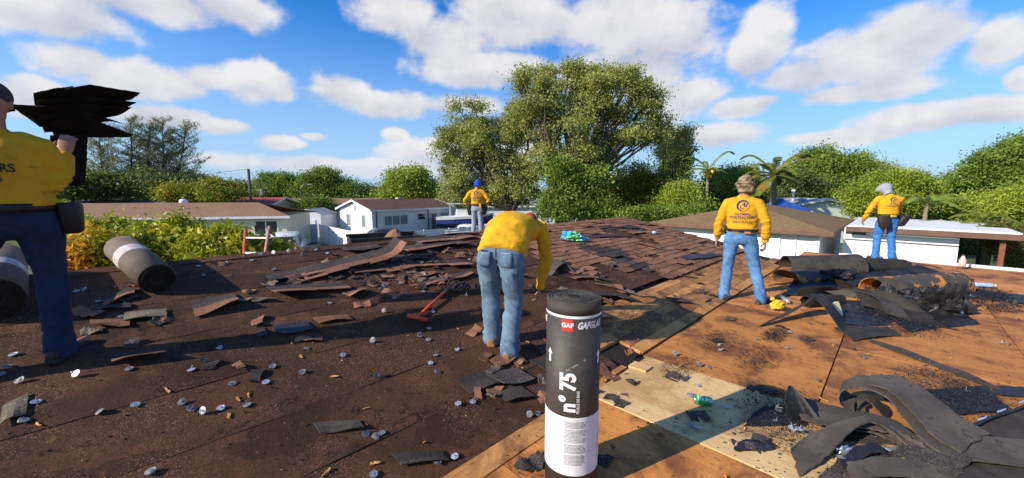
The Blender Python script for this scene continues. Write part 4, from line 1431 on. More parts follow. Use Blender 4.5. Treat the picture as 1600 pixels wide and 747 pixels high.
tree('leafy_tree', 'dense vine covered growth round the foot of the tallest tree', 'tree', 868, 28.2,
     [(880, 285, 36, 34), (905, 318, 44, 32), (868, 325, 24, 26), (935, 332, 26, 18), (925, 295, 26, 26)], 'leaf_mid', 420, 50, 0.22, 0.36, trunk_r=0.12, fork=1.0, twigs=30)
tree('open_tree', 'thin open branched tree at the right edge of the tallest tree', 'tree', 1032, 34,
     [(1050, 212, 28, 16), (1074, 206, 12, 14), (1032, 238, 30, 14), (1005, 262, 36, 16), (1064, 226, 20, 14), (965, 268, 26, 14)], 'leaf_olive', 80, 60, 0.17, 0.36, trunk_r=0.10, twigs=60, hollow=0.2, fork=3.2, sat=2)
for (px, y0, y1, w, lab) in ((1066, 208, 295, 15, 'wider of two dark columnar pines right of the big tree'), (1043, 222, 285, 9, 'narrower of two dark columnar pines right of the big tree')):
    n = 7
    tree('columnar_pine', lab, 'tree', px, 44, [(px + 3 * nz(i, px), y0 + (y1 - y0) * (i + 0.5) / n, w * (0.55 + 0.45 * min(1, (i + 1.5) / 3)), (y1 - y0) / n * 0.8) for i in range(n)],
         'leaf_dark', 260, 32, 0.28, 0.34, trunk_r=0.16, fork=6.5, twigs=20, group='dark columnar pines beyond the big tree')

# bright, round and mixed trees along the middle distance
T = [
    ('round_tree', 'round bright yellow-green tree left of the worker in the blue head cover', 638, 47, [(640, 291, 38, 22), (618, 300, 24, 15), (662, 298, 26, 18), (640, 280, 26, 12)], 'leaf_bright', 420, 44, 0.34, 'x'),
    ('leafy_tree', 'small green tree between the cream house and the white bungalow', 492, 47, [(490, 316, 20, 10), (478, 322, 12, 8), (503, 321, 12, 8)], 'leaf_mid', 130, 36, 0.3, 'x'),
    ('round_tree', 'bright green tree with a yellow patch behind the cream house roof', 312, 42, [(300, 303, 34, 14), (328, 298, 30, 14), (350, 300, 24, 14), (285, 308, 20, 9)], 'leaf_yellow', 330, 40, 0.3, 'x'),
    ('leafy_tree', 'dark tree crown just right of the feathery pines', 298, 62, [(296, 282, 20, 12), (312, 290, 22, 14), (275, 290, 16, 12)], 'leaf_dark', 180, 36, 0.4, 'x'),
    ('leafy_tree', 'tallest rounded tree on the skyline left of the white bungalow roof', 507, 66, [(507, 280, 26, 14), (495, 292, 30, 14), (528, 294, 22, 12), (512, 270, 14, 6)], 'leaf_mid', 330, 40, 0.42, 'x'),
    ('leafy_tree', 'broad green tree on the skyline right of the tallest utility pole', 440, 68, [(432, 284, 26, 12), (455, 286, 26, 12), (425, 296, 26, 10), (472, 290, 20, 12), (448, 298, 40, 9)], 'leaf_mid', 360, 40, 0.42, 'x'),
    ('leafy_tree', 'low dark trees left of the tallest utility pole', 370, 75, [(355, 292, 24, 8), (380, 294, 24, 8), (335, 290, 14, 8)], 'leaf_dark', 180, 36, 0.45, 'x'),
    ('leafy_tree', 'dark green clump on the skyline right of the thin distant pole', 572, 80, [(565, 298, 22, 8), (590, 300, 24, 7), (545, 300, 20, 7)], 'leaf_dark', 170, 36, 0.45, 'x'),
    ('round_tree', 'yellow-green round tree directly right of the big tree', 962, 37, [(958, 302, 30, 22), (940, 296, 20, 14), (975, 288, 20, 14)], 'leaf_yellow', 320, 44, 0.27, 'x'),
    ('round_tree', 'round tree with dull yellow new leaves left of the palm with fruit', 1008, 35, [(1010, 292, 34, 24), (1030, 285, 24, 20), (995, 305, 26, 20), (1040, 305, 20, 18)], 'leaf_yellow', 420, 46, 0.25, 'x'),
    ('leafy_shrub', 'fresh bright green shrub in front of the yellow-green round tree', 1062, 30, [(1065, 308, 26, 16), (1048, 322, 26, 14), (1085, 322, 28, 16), (1075, 296, 14, 10)], 'leaf_bright', 330, 44, 0.2, 'x'),
    ('leafy_shrub', 'dark green hedge plant along the edge of the tan hip roof', 1020, 27, [(1010, 334, 30, 10), (1050, 334, 30, 10), (985, 338, 20, 8), (1080, 332, 16, 12)], 'leaf_mid', 260, 44, 0.2, 'x'),
    ('leafy_tree', 'green leafy tree behind the camo hat of the standing worker', 1135, 36, [(1130, 272, 26, 14), (1158, 268, 26, 12), (1120, 292, 30, 20), (1160, 292, 30, 22), (1110, 315, 26, 18), (1175, 312, 22, 20)], 'leaf_mid', 460, 46, 0.27, 'x'),
    ('leafy_tree', 'large rounded green tree right of the coconut palm', 1295, 46, [(1290, 246, 34, 18), (1325, 250, 30, 18), (1262, 262, 30, 20), (1300, 272, 46, 22), (1340, 272, 20, 18), (1275, 290, 40, 16)], 'leaf_mid', 620, 48, 0.33, 'x'),
    ('leafy_tree', 'pale distant tree between the large rounded tree and the bright hedge', 1382, 60, [(1380, 258, 20, 9), (1368, 266, 18, 10), (1396, 268, 18, 10)], 'leaf_olive', 160, 36, 0.36, 'x'),
    ('leafy_tree', 'dark shaded tree behind the orange fronds of the coconut palm', 1245, 40, [(1240, 285, 28, 22), (1255, 305, 24, 14), (1222, 300, 20, 16)], 'leaf_dark', 280, 40, 0.3, 'x'),
    ('leafy_tree', 'bright yellow-green rounded tree behind the far right worker', 1392, 23, [(1392, 278, 34, 18), (1425, 282, 26, 18), (1362, 298, 26, 20), (1400, 308, 46, 26), (1345, 318, 18, 14), (1440, 305, 26, 26)], 'leaf_bright', 620, 50, 0.16, 'x'),
    ('leafy_tree', 'green tree along the skyline between the far right worker and the right edge', 1475, 29, [(1462, 288, 34, 16), (1500, 285, 34, 14), (1480, 306, 46, 18), (1525, 300, 24, 20)], 'leaf_mid', 460, 46, 0.21, 'x'),
    ('leafy_tree', 'tall dense dark green tree at the right edge', 1580, 27, [(1555, 258, 34, 26), (1590, 240, 36, 24), (1530, 275, 30, 20), (1575, 285, 44, 24), (1620, 250, 34, 40), (1600, 222, 20, 12)], 'leaf_mid', 700, 50, 0.2, 'x'),
    ('leafy_shrub', 'leafy green shrubs behind the flat white roof', 1490, 25, [(1445, 328, 44, 22), (1495, 325, 40, 22), (1410, 338, 34, 14), (1535, 325, 28, 22), (1470, 345, 50, 16)], 'leaf_bright', 520, 48, 0.17, 'x'),
    ('leafy_shrub', 'large bright leaved shrub at the right edge above the carport end', 1575, 17.5, [(1575, 318, 36, 24), (1600, 345, 40, 34), (1555, 340, 26, 26), (1620, 310, 34, 26)], 'leaf_bright', 480, 46, 0.13, 'x'),
    ('leafy_shrub', 'shrub with rusty red leaf clusters beside the carport post', 1580, 15.2, [(1575, 382, 22, 22), (1595, 400, 22, 20), (1560, 362, 14, 12), (1605, 375, 22, 22)], 'leaf_rust', 330, 40, 0.12, 'x'),
    ('leafy_shrub', 'dark shaded growth beneath the carport roof', 1535, 27, [(1520, 385, 30, 26), (1550, 392, 30, 24), (1500, 392, 26, 22)], 'leaf_dark', 260, 44, 0.2, 'x'),
]
for (nm, lab, base, Y, bl, leaf, n, per, sz, _) in T:
    dn = 9 if base > 1100 and 'shrub' not in nm else 3
    bl = [(b_[0], b_[1] + dn, b_[2], b_[3]) for b_ in bl]
    tree(nm, lab, 'shrub' if 'shrub' in nm else 'tree', base, Y, bl, leaf, int(n * 1.15), int(per * 1.45), sz * 0.8, sz * 1.6, trunk_r=0.13 if Y > 25 else 0.07, twigs=24, hollow=0.6,
         group=None)

# feathery pines at the left: several thin trunks, wispy rising sprays
def feather_pine(px, ytop, Y, lean, spread, seed, label):
    r_ = random.Random(seed)
    nr = np.random.default_rng(seed)
    bx = (px - 800) / F * Y
    top = at(px + lean, ytop, Y)
    root = thing('feathery_pine', label, 'tree', (bx, Y, 0), 'feathery pines beyond the cream house')
    mb = MB()
    pts = limb(mb, (bx, Y, 0), top, 0.16, 0.03, seed, 0.05, 9)
    P, Dv = [], []
    for i in range(84):
        f = 0.22 + 0.78 * (i / 84)
        k = f * 9
        b = Vector(pts[int(min(8, k))]).lerp(Vector(pts[int(min(8, k)) + 1]), k - int(min(8, k)))
        a = r_.uniform(0, 2 * math.pi)
        ln = spread * (1.12 - f) ** 0.75 * r_.uniform(0.55, 1.25) + 0.35
        e = b + Vector((math.cos(a) * ln, math.sin(a) * ln, ln * r_.uniform(0.25, 0.85)))
        limb(mb, b, e, 0.035, 0.008, seed + i, 0.12, 4)
        m = int(26 * ln) + 10
        for _ in range(m):
            t_ = r_.random() ** 0.7
            q_ = b.lerp(e, t_) + Vector((r_.gauss(0, 0.16), r_.gauss(0, 0.16), r_.gauss(0, 0.14)))
            P.append(q_)
    mb.build('trunk', 'bark', root)
    C = np.array([tuple(p) for p in P])
    V = leaf_cards(C, 0.50, seed, 0.0, 0.10, droop=(0.25, 0, 0.75)) - np.array([bx, Y, 0])
    put('crown', qmesh('crown', V, 'leaf_pine'), root)


for i, (px, yt, ln, sp) in enumerate(((168, 210, -14, 3.6), (200, 186, 4, 3.9), (226, 198, 8, 3.6), (243, 188, 12, 4.0), (258, 196, 34, 4.6))):
    feather_pine(px, yt, 48 + i * 1.3, ln, sp, 300 + i,
                 ['leftmost of the feathery pines, its top hidden behind the carried bundle', 'tall feathery pine just right of the carried bundle', 'slender feathery pine in the middle of its clump',
                  'tall straight feathery pine second from the right of its clump', 'rightmost feathery pine leaning towards the utility pole'][i])
for (nm, lab, base, Y, bl, leaf, n) in (
        ('leafy_tree', 'dark undergrowth trees at the foot of the feathery pines', 200, 46, [(170, 292, 36, 18), (215, 290, 36, 18), (255, 292, 26, 16), (140, 290, 26, 20)], 'leaf_dark', 480),
        ('leafy_tree', 'dark tree behind the hanging sheet of the left worker', 118, 44, [(118, 290, 30, 20), (90, 285, 30, 26), (140, 298, 20, 12), (60, 280, 30, 30)], 'leaf_mid', 380)):
    tree(nm, lab, 'tree', base, Y, bl, leaf, n, 44, 0.32, 0.55, trunk_r=0.14, twigs=20)


tree('leafy_tree', 'broad green tree beyond the left edge of the cream house', 'tree', 10, 40, [(20, 292, 40, 24), (-40, 285, 50, 30), (55, 305, 24, 14), (-20, 312, 50, 16)], 'leaf_mid', 420, 44, 0.3, 0.5, trunk_r=0.2, twigs=20)
tree('leafy_shrub', 'green hedge at the left end of the grey roofed house', 'shrub', 40, 33, [(60, 335, 26, 14), (20, 335, 30, 16), (-30, 335, 34, 18)], 'leaf_mid', 260, 40, 0.22, 0.4, trunk_r=0.06, twigs=16)


# palms
def palm(px, ycrown, Y, fronds, label, leaf, trunk_r=0.16, ln=2.6, fruit=False, width=0.42):
    c = at(px, ycrown, Y)
    root = thing('palm_tree', label, 'palm tree', (c.x, Y, 0))
    mb = MB()
    limb(mb, (c.x + 0.1, Y, 0), c, trunk_r * 1.2, trunk_r * 0.85, px, 0.03, 12)
    mb.build('trunk', 'palm_bark', root, True)
    r_ = random.Random(px)
    for i, (a, rise, l_) in enumerate(fronds):
        L = ln * l_
        dirn = Vector((math.cos(a), math.sin(a) * 0.8, 0))
        pts = []
        for k in range(12):
            f = k / 11
            pts.append(c + dirn * L * f * (1 - 0.12 * f * f) + Vector((0, 0, L * (rise * f - (0.30 + 0.52 * max(0, rise)) * f * f))))
        V = []
        side = dirn.cross(Vector((0, 0, 1))).normalized()
        for k in range(1, 46):
            f = k / 46
            x = f * 11
            p = pts[int(x)].lerp(pts[min(11, int(x) + 1)], x - int(x))
            t_ = (pts[min(11, int(x) + 1)] - pts[int(x)]).normalized()
            w = width * L / 2.6 * math.sin(math.pi * min(1, f * 0.86 + 0.12)) ** 0.6
            for sg in (-1, 1):
                tip = p + (side * sg * 0.8 + t_ * 0.55 + Vector((0, 0, -0.42 + 0.15 * r_.random()))) * w
                h_ = t_ * 0.036 * L / 2.6
                V += [p - h_, p + h_, tip.lerp(p, 0.35) + h_ * 1.3, tip]
        V = np.array([tuple(v) for v in V]) - np.array([c.x, Y, 0])
        fr = put('frond', qmesh('frond', V, leaf), root)
        mb = MB(); mb.tube(pts, [0.035 - 0.0026 * k for k in range(12)], 5); mb.build('midrib', 'leaf_palm', fr)
    if fruit:
        mb = MB()
        for k in range(16):
            mb.ellipsoid(c + Vector((r_.uniform(-0.35, 0.35), r_.uniform(-0.35, 0.1), r_.uniform(-0.55, 0.05))), (0.11, 0.11, 0.14), n=7, m=5)
        mb.build('fruit_cluster', 'yellow_plastic', root)


pi = math.pi
palm(1107, 266, 30, [(0.15, 1.7, 0.75), (2.95, 1.35, 0.72), (3.3, 0.35, 0.7), (-0.3, 0.25, 0.5), (-1.4, 0.5, 0.5), (1.5, 1.4, 0.5), (-2.4, 0.2, 0.5), (0.8, 0.4, 0.45), (2.4, 0.9, 0.5)],
     'palm with two long curving upright fronds and a yellow fruit cluster', 'leaf_palm_green', 0.13, 3.2, True)
palm(1210, 274, 30, [(a * 0.42 + 0.1, [1.5, 0.6, 0.15, 1.1, -0.15][a % 5], 0.80 + 0.12 * math.sin(a * 3)) for a in range(20)],
     'coconut palm with yellow and orange drooping fronds above the standing worker', 'leaf_palm', 0.2, 3.7)
palm(1448, 318, 18.5, [(a * 0.7, [0.9, 0.4, 0.7][a % 3], 0.9) for a in range(9)], 'young palm with arching green fronds behind the flat white roof', 'leaf_palm_green', 0.09, 1.9)
palm(1545, 345, 17.0, [(a * 0.7 + 0.3, [0.7, 0.3, 0.95][a % 3], 0.9) for a in range(9)], 'young palm with yellow-green fronds near the carport end', 'leaf_palm', 0.09, 1.7)
palm(1178, 300, 33, [(a * 0.6, [0.5, 0.1, 0.8][a % 3], 0.9) for a in range(11)], 'low feathery palm between the camo hat and the coconut palm', 'leaf_palm_green', 0.12, 2.2)

# bushes just beyond the far eave
BUSH = [('croton_bush', 'yellow and orange leaved bush at the left end of the bush row', [(125, 392, 24, 40), (158, 402, 26, 34), (140, 372, 24, 20)], 'leaf_croton', 8.6),
        ('mango_bush', 'green bush with yellow tips rising behind the croton at the left', [(132, 352, 30, 14), (165, 362, 30, 20), (112, 365, 18, 18)], 'leaf_mango', 10.2),
        ('mango_bush', 'bright green low bush between the croton and the lying felt roll', [(198, 402, 24, 26), (215, 380, 24, 24), (185, 420, 20, 18)], 'leaf_mango', 8.9),
        ('mango_bush', 'tallest yellow-green bush right above the lying felt roll', [(262, 368, 30, 26), (290, 356, 24, 18), (245, 390, 24, 24), (285, 388, 28, 24), (230, 358, 20, 14)], 'leaf_mango', 9.3),
        ('mango_bush', 'dense green bush in the middle of the row left of the ladder', [(325, 375, 30, 24), (350, 368, 26, 18), (330, 395, 34, 18)], 'leaf_mango', 8.9),
        ('mango_bush', 'low green bush directly left of the ladder', [(368, 388, 20, 20), (385, 380, 14, 16), (355, 398, 20, 12)], 'leaf_mango', 8.8),
        ('mango_bush', 'small yellow-green bush seen between the ladder rails', [(400, 388, 20, 12), (425, 390, 16, 12)], 'leaf_mango', 9.6)]
for i, (nm, lab, bl, leaf, Y) in enumerate(BUSH):
    tree(nm, lab, 'bush', bl[0][0], Y, [(a, b + 7, c, d * 0.9) for a, b, c, d in bl], leaf, 215, 30, 0.15, 0.16, trunk_r=0.05, fork=1.2, twigs=30, hollow=0.45, aspect=0.42, droop=(0, 0, -0.35), depth=1.3, sat=1)

# far wood on the horizon
r_ = np.random.default_rng(5)
bl = []
for i in range(260):
    a = R(-125) + R(250) * i / 259
    d_ = 132 + 8 * nz(a * 9, 5)
    h = 3.4 + 1.5 * nz(a * 7, 2) + 0.9 * nz(a * 29, 7)
    bl.append((math.sin(a) * d_, math.cos(a) * d_, h * 0.62, 3.2, h * 0.55, 3.0))
P, _ = crown_points(bl, 4200, 16, 0.9, 55, 0.5)
o = put('far_wood', qmesh('far_wood', leaf_cards(P, 1.0, 56), 'leaf_dark'))
tag(o, 'low dark line of distant woods along the horizon behind the houses', 'woods', kind='stuff')
# nearer broken tree line behind the houses
bl = []
for i in range(120):
    a = R(-120) + R(240) * i / 119
    d_ = 80 + 6 * nz(a * 9, 15)
    h = 2.9 + 1.2 * nz(a * 8, 12) + 0.8 * nz(a * 31, 17)
    bl.append((math.sin(a) * d_, math.cos(a) * d_, h * 0.62, 2.6, h * 0.5, 2.0))
P, _ = crown_points(bl, 3000, 20, 0.6, 65, 0.5)
o = put('tree_line', qmesh('tree_line', leaf_cards(P, 0.6, 66), 'leaf_mid'))
tag(o, 'low broken line of trees between the nearer houses and the far woods', 'woods', kind='stuff')
# ------------------------------------------------------------------ sheet goods: felt, shingle strips, torn pieces
def catmull(pts, n):
    P = [Vector(p) for p in pts]
    P = [P[0] * 2 - P[1]] + P + [P[-1] * 2 - P[-2]]
    out = []
    segs = len(P) - 3
    for i in range(n + 1):
        u = i / n * segs
        k = min(int(u), segs - 1)
        t = u - k
        a, b, c, d = P[k:k + 4]
        out.append(0.5 * ((2 * b) + (c - a) * t + (2 * a - 5 * b + 4 * c - d) * t * t + (3 * b - a - 3 * c + d) * t ** 3))
    return out


SID = [0]


def sheet_mb(L, Rr, thick=0.007, m=5, rough=0.012, wob=0.012, seed=None):
    """thin sheet between two edge lines (equal numbers of points), torn edges, slight buckling, real thickness"""
    SID[0] += 1
    sd = SID[0] * 1.7 if seed is None else seed
    n = len(L) - 1
    grid = []
    for i in range(n + 1):
        row = []
        for j in range(m + 1):
            f = j / m
            p = L[i].lerp(Rr[i], f)
            e = rough * (1 if j in (0, m) else 0)
            ax = (Rr[i] - L[i]).normalized()
            p = p + ax * e * (nz(i * 0.55, j, sd) + 0.6 * nz(i * 1.9, j, sd + 3))
            if i in (0, n):
                t = (L[min(i + 1, n)] - L[max(i - 1, 0)]).normalized()
                p = p + t * rough * 1.6 * nz(j * 0.9, i, sd + 7)
            p = p + Vector((0, 0, wob * nz(p.x * 3.5, p.y * 3.5, sd)))
            row.append(p)
        grid.append(row)
    top, bot = [], []
    for i in range(n + 1):
        for j in range(m + 1):
            du = grid[min(i + 1, n)][j] - grid[max(i - 1, 0)][j]
            dv = grid[i][min(j + 1, m)] - grid[i][max(j - 1, 0)]
            nn = du.cross(dv)
            nn = nn.normalized() if nn.length > 1e-9 else Vector((0, 0, 1))
            top.append(grid[i][j] + nn * thick * 0.5)
            bot.append(grid[i][j] - nn * thick * 0.5)
    w = m + 1
    N = len(top)
    fs = []
    for i in range(n):
        for j in range(m):
            a, b, c, d = i * w + j, (i + 1) * w + j, (i + 1) * w + j + 1, i * w + j + 1
            fs += [(a, b, c, d), (N + d, N + c, N + b, N + a)]
    for i in range(n):
        fs += [(i * w, N + i * w, N + (i + 1) * w, (i + 1) * w), ((i + 1) * w + m, N + (i + 1) * w + m, N + i * w + m, i * w + m)]
    for j in range(m):
        fs += [(j + 1, N + j + 1, N + j, j), (n * w + j, N + n * w + j, N + n * w + j + 1, n * w + j + 1)]
    mb = MB()
    mb.add(top + bot, fs)
    return mb


def ribbon(name, label, cat, mat, pts, side, n=26, group=None, thick=0.007, rough=0.012, wob=0.010, m=5):
    """sheet along a path; side: one width vector or one per control point"""
    c = catmull(pts, n)
    if isinstance(side, (list,)) and len(side) == len(pts):
        s = catmull(side, n)
    else:
        s = [Vector(side)] * (n + 1)
    L = list(c)
    Rr = [a + b for a, b in zip(c, s)]
    return tag(sheet_mb(L, Rr, thick, m, rough, wob).build(name, mat), label, cat, group)


def arch(name, label, cat, mat, A, B, r0, r1, a0, a1, group=None, squash=0.8, thick=0.008, n=20, turn=0.0):
    """curled sheet: an arc of a tube whose axis runs from A to B"""
    A, B = Vector(A), Vector(B)
    ax = (B - A)
    ax.z = 0
    ax.normalize()
    nrm = Vector((ax.y, -ax.x, 0))
    L, Rr = [], []
    for i in range(n + 1):
        a = R(a0 + (a1 - a0) * i / n)
        k = 1 - turn * i / n
        off = lambda r: nrm * math.cos(a) * r * k + Vector((0, 0, (math.sin(a) * k + 0.3) * r * squash))
        L.append(A + off(r0))
        Rr.append(B + off(r1))
    return tag(sheet_mb(L, Rr, thick, 7, 0.015, 0.012).build(name, mat), label, cat, group)


def flap(name, label, cat, mat, a, b, w, ha, hb, back=0.015, group=None, dirn=None, thick=0.007, bow=0.012):
    """strip of shingle lying on the roof with its near edge a-b lifted; that edge is cut into tabs"""
    A, B = on_roof(*a), on_roof(*b)
    d = dirn if dirn is not None else DQ
    rr = random.Random(int(a[0] * 7 + a[1]))
    L = (B - A).length
    ntab = max(1, int(round(L / 0.30)))
    root = thing(name, label, cat, A, group)
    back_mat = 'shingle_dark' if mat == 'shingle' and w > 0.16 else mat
    skew = rr.uniform(-0.08, 0.08)
    ha, hb = ha * 0.75, hb * 0.75

    def edge(f, k):
        """k: 0 near edge, 1 back edge"""
        p = A.lerp(B, f)
        e = p + d * w * k + (B - A).normalized() * skew * k * w
        z0 = zr(to_pq(e)[1])
        lift = (ha + (hb - ha) * f + bow * math.sin(f * 5 + a[1])) * (1 - k) ** 1.4 + back
        e.z = z0 + lift
        return e
    n = max(6, int(L / 0.06))
    Lb = [edge(i / n, 0.48) for i in range(n + 1)]
    Rb = [edge(i / n, 1.0) for i in range(n + 1)]
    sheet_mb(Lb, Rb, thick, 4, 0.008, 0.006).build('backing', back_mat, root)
    for t in range(ntab):
        f0, f1 = t / ntab + 0.006, (t + 1) / ntab - 0.006
        dz = rr.uniform(-0.006, 0.010)
        cut = rr.choice((0.0, 0.0, 0.0, 0.12, 0.25))
        m_ = 4
        Lt = [edge(f0 + (f1 - f0) * i / m_, cut + 0.02 * rr.random()) + Vector((0, 0, dz)) for i in range(m_ + 1)]
        Rt = [edge(f0 + (f1 - f0) * i / m_, 0.50) + Vector((0, 0, 0.0015)) for i in range(m_ + 1)]
        sheet_mb(Lt, Rt, thick, 3, 0.003, 0.004).build('tab', mat, root)
    return root


def patch(name, label, cat, mat, pxs, h=0.012, group=None, thick=0.006, wob=0.018):
    """flat irregular sheet whose four corners lie at these pixels (near-left, far-left, far-right, near-right)"""
    P = [on_roof(*p[:2]) + Vector((0, 0, h + (p[2] if len(p) > 2 else 0))) for p in pxs]
    n = 12
    L = [P[0].lerp(P[3], i / n) for i in range(n + 1)]
    Rr = [P[1].lerp(P[2], i / n) for i in range(n + 1)]
    return tag(sheet_mb(L, Rr, thick, 6, 0.022, wob).build(name, mat), label, cat, group)


# a felt with orange wood stuck to it
m_, t_, b_ = new_mat('felt_rust')
tc = t_.node('ShaderNodeTexCoord').outputs['Object']
cc = t_.mix(t_.smooth(t_.noise(tc, 3.2, 5, 0.7), 0.53, 0.58), (0.055, 0.047, 0.041), (0.50, 0.19, 0.035))
t_.put(b_.inputs['Base Color'], cc)
b_.inputs['Roughness'].default_value = 0.8

# --- strips and flaps of shingle on the dark slope
GS = 'torn shingle strips on the dark slope'
path = catmull([on_roof(478, 441, 0.03), on_roof(530, 433, 0.07), on_roof(580, 424, 0.10), on_roof(620, 417, 0.15), on_roof(637, 409, 0.25)], 60)
root = thing('shingle_strip', 'long orange-brown shingle strip curling up at its far end in the middle of the slope', 'shingle strip', path[0], GS)
up_ = DQ * 0.34 + Vector((0, 0, 0.065))
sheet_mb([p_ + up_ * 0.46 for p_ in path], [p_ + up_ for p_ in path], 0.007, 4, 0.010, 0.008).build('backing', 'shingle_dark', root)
for t_ in range(6):
    seg = path[t_ * 10:(t_ + 1) * 10 + 1]
    a_, b_ = seg[0].lerp(seg[1], 0.12), seg[-1].lerp(seg[-2], 0.12)
    seg = [a_] + seg[1:-1] + [b_]
    dz = Vector((0, 0, 0.006 * ((t_ * 7) % 3 - 1)))
    cut = (0.0, 0.02, 0.10, 0.0, 0.03, 0.0)[t_]
    sheet_mb([p_ + up_ * cut + dz for p_ in seg], [p_ + up_ * 0.49 for p_ in seg], 0.007, 3, 0.004, 0.004).build('tab', 'shingle', root)
FL = [((432, 472), (556, 462), 0.36, 0.10, 0.09, 'shingle', 'broad lifted shingle flap with a black shadow beneath, below the long curled strip'),
      ((425, 448), (500, 432), 0.28, 0.03, 0.03, 'shingle_dark', 'flat dark shingle strip just above the broad lifted flap'),
      ((480, 440), (537, 428), 0.22, 0.05, 0.06, 'shingle', 'short orange shingle strip left of the long curled strip'),
      ((560, 436), (650, 424), 0.30, 0.04, 0.05, 'shingle', 'rust shingle strip below the long curled strip'),
      ((632, 424), (742, 420), 0.34, 0.05, 0.04, 'shingle', 'wide rust shingle sheet left of the bending worker'),
      ((600, 412), (672, 408), 0.24, 0.03, 0.03, 'shingle_dark', 'dark flat shingle strip between two rust ones left of the bending worker'),
      ((640, 400), (742, 388), 0.38, 0.09, 0.10, 'shingle', 'long lifted shingle flap with a dark gap beneath beside the bending worker'),
      ((660, 385), (744, 374), 0.30, 0.05, 0.05, 'shingle', 'shingle strip near the ridge left of the bending worker'),
      ((700, 371), (748, 367), 0.22, 0.05, 0.03, 'shingle', 'short rust strip on the ridge below the far worker'),
      ((545, 398), (600, 391), 0.25, 0.04, 0.03, 'shingle_dark', 'dark strip lying above the long curled strip'),
      ((548, 470), (576, 460), 0.16, 0.05, 0.06, 'shingle', 'small broken corner right of the broad lifted flap'),
      ((655, 437), (690, 432), 0.15, 0.03, 0.03, 'shingle', 'tan shingle piece above the red fork tines'),
      ((668, 452), (705, 442), 0.20, 0.02, 0.03, 'shingle', 'red-brown shingle piece beside the fork tines'),
      ((712, 442), (742, 432), 0.18, 0.05, 0.05, 'shingle', 'pair of tilted tan shingle tabs between fork and bending worker'),
      ((305, 500), (376, 484), 0.34, 0.015, 0.10, 'shingle', 'brown shingle with a lit raised end right of the lying felt roll'),
      ((193, 508), (262, 502), 0.20, 0.02, 0.025, 'shingle_back', 'grey-tan shingle lying underside up below the lying felt roll'),
      ((395, 475), (428, 474), 0.10, 0.02, 0.04, 'shingle_back', 'small tan piece left of the broad lifted flap'),
      ((372, 474), (398, 472), 0.07, 0.02, 0.02, 'shingle_back', 'narrow tan scrap left of the small tan piece'),
      ((142, 516), (204, 514), 0.14, 0.03, 0.025, 'shingle', 'orange-brown shingle strip in front of the left worker boot'),
      ((160, 482), (212, 466), 0.20, 0.02, 0.05, 'shingle', 'rust shingle half in shade left of the lying felt roll'),
      ((150, 490), (206, 484), 0.10, 0.02, 0.02, 'shingle_dark', 'dark shingle scrap under the rust shingle near the left worker'),
      ((176, 578), (262, 566), 0.17, 0.05, 0.10, 'shingle', 'tilted brown shingle lying in the long shadow of the left worker'),
      ((438, 530), (492, 522), 0.22, 0.02, 0.03, 'tar', 'glossy dark felt scrap lying in the long shadow'),
      ((498, 508), (552, 502), 0.12, 0.02, 0.02, 'shingle', 'pinkish brown shingle scrap at the edge of the long shadow'),
      ((0, 672), (42, 650), 0.22, 0.02, 0.02, 'shingle_back', 'tan shingle cut off by the left edge of the view'),
      ((500, 682), (570, 676), 0.10, 0.012, 0.012, 'rolled_felt', 'flat dark felt strip beside three tin caps'),
      ((780, 580), (806, 566), 0.14, 0.02, 0.03, 'shingle', 'small brown shingle below the bending worker boots'),
      ((735, 620), (786, 604), 0.20, 0.02, 0.02, 'shingle_dark', 'dark shingle piece left of the standing felt roll'),
      ((788, 612), (838, 600), 0.22, 0.06, 0.02, 'shingle_dark', 'dark shingle flap leaning towards the standing felt roll'),
      ((800, 640), (846, 632), 0.22, 0.015, 0.03, 'shingle_dark', 'gritty dark shingle touching the standing felt roll'),
      ((632, 740), (708, 732), 0.14, 0.015, 0.015, 'shingle_dark', 'dark shingle cut off by the bottom edge under two tin caps'),
      ((868, 425), (882, 412), 0.12, 0.12, 0.10, 'shingle_back', 'pale shingle standing up on edge just right of the bending worker arm'),
      ((945, 470), (1004, 474), 0.30, 0.06, 0.015, 'shingle_dark', 'dark pointed felt piece with a pale edge on the shingle field'),
      ((955, 455), (1008, 468), 0.26, 0.09, 0.03, 'shingle_back', 'pale grey shingle piece leaning on the dark pointed felt piece'),
      ((930, 440), (962, 445), 0.22, 0.03, 0.03, 'tar', 'black felt scrap left of the dark pointed piece'),
      ((900, 375), (985, 372), 0.28, 0.02, 0.02, 'shingle_dark', 'dark patch of felt in front of the plastic bag'),
      ((1000, 385), (1062, 398), 0.40, 0.05, 0.03, 'rolled_felt', 'dark crumpled felt sheet in the middle of the shingle field'),
      ((1060, 372), (1110, 388), 0.40, 0.05, 0.02, 'rolled_felt', 'dark felt sheet high on the shingle field left of the standing worker'),
      ((1085, 410), (1130, 402), 0.30, 0.03, 0.05, 'tar', 'black felt scraps just left of the standing worker knee'),
      ((1012, 424), (1094, 440), 0.09, 0.03, 0.03, 'rolled_felt', 'long narrow dark strip lying across the shingle courses'),
      ((1062, 475), (1092, 478), 0.22, 0.02, 0.02, 'shingle_dark', 'dark ragged felt piece on the boards left of the standing worker'),
      ((900, 440), (935, 436), 0.18, 0.03, 0.03, 'shingle', 'rust shingle tab behind the standing felt roll'),
      ((880, 600), (952, 585), 0.34, 0.03, 0.02, 'shingle_dark', 'dark torn felt sheet right of the standing felt roll'),
      ((872, 640), (948, 618), 0.26, 0.015, 0.02, 'shingle_dark', 'gritty dark felt corner by the valley right of the standing roll'),
      ((895, 508), (965, 500), 0.24, 0.03, 0.03, 'shingle_dark', 'dark torn felt right behind the standing felt roll')]
for (a, b, w, ha, hb, mt, lab) in FL:
    flap('shingle_strip', lab, 'shingle strip', mt, a, b, w, ha, hb, group=GS)
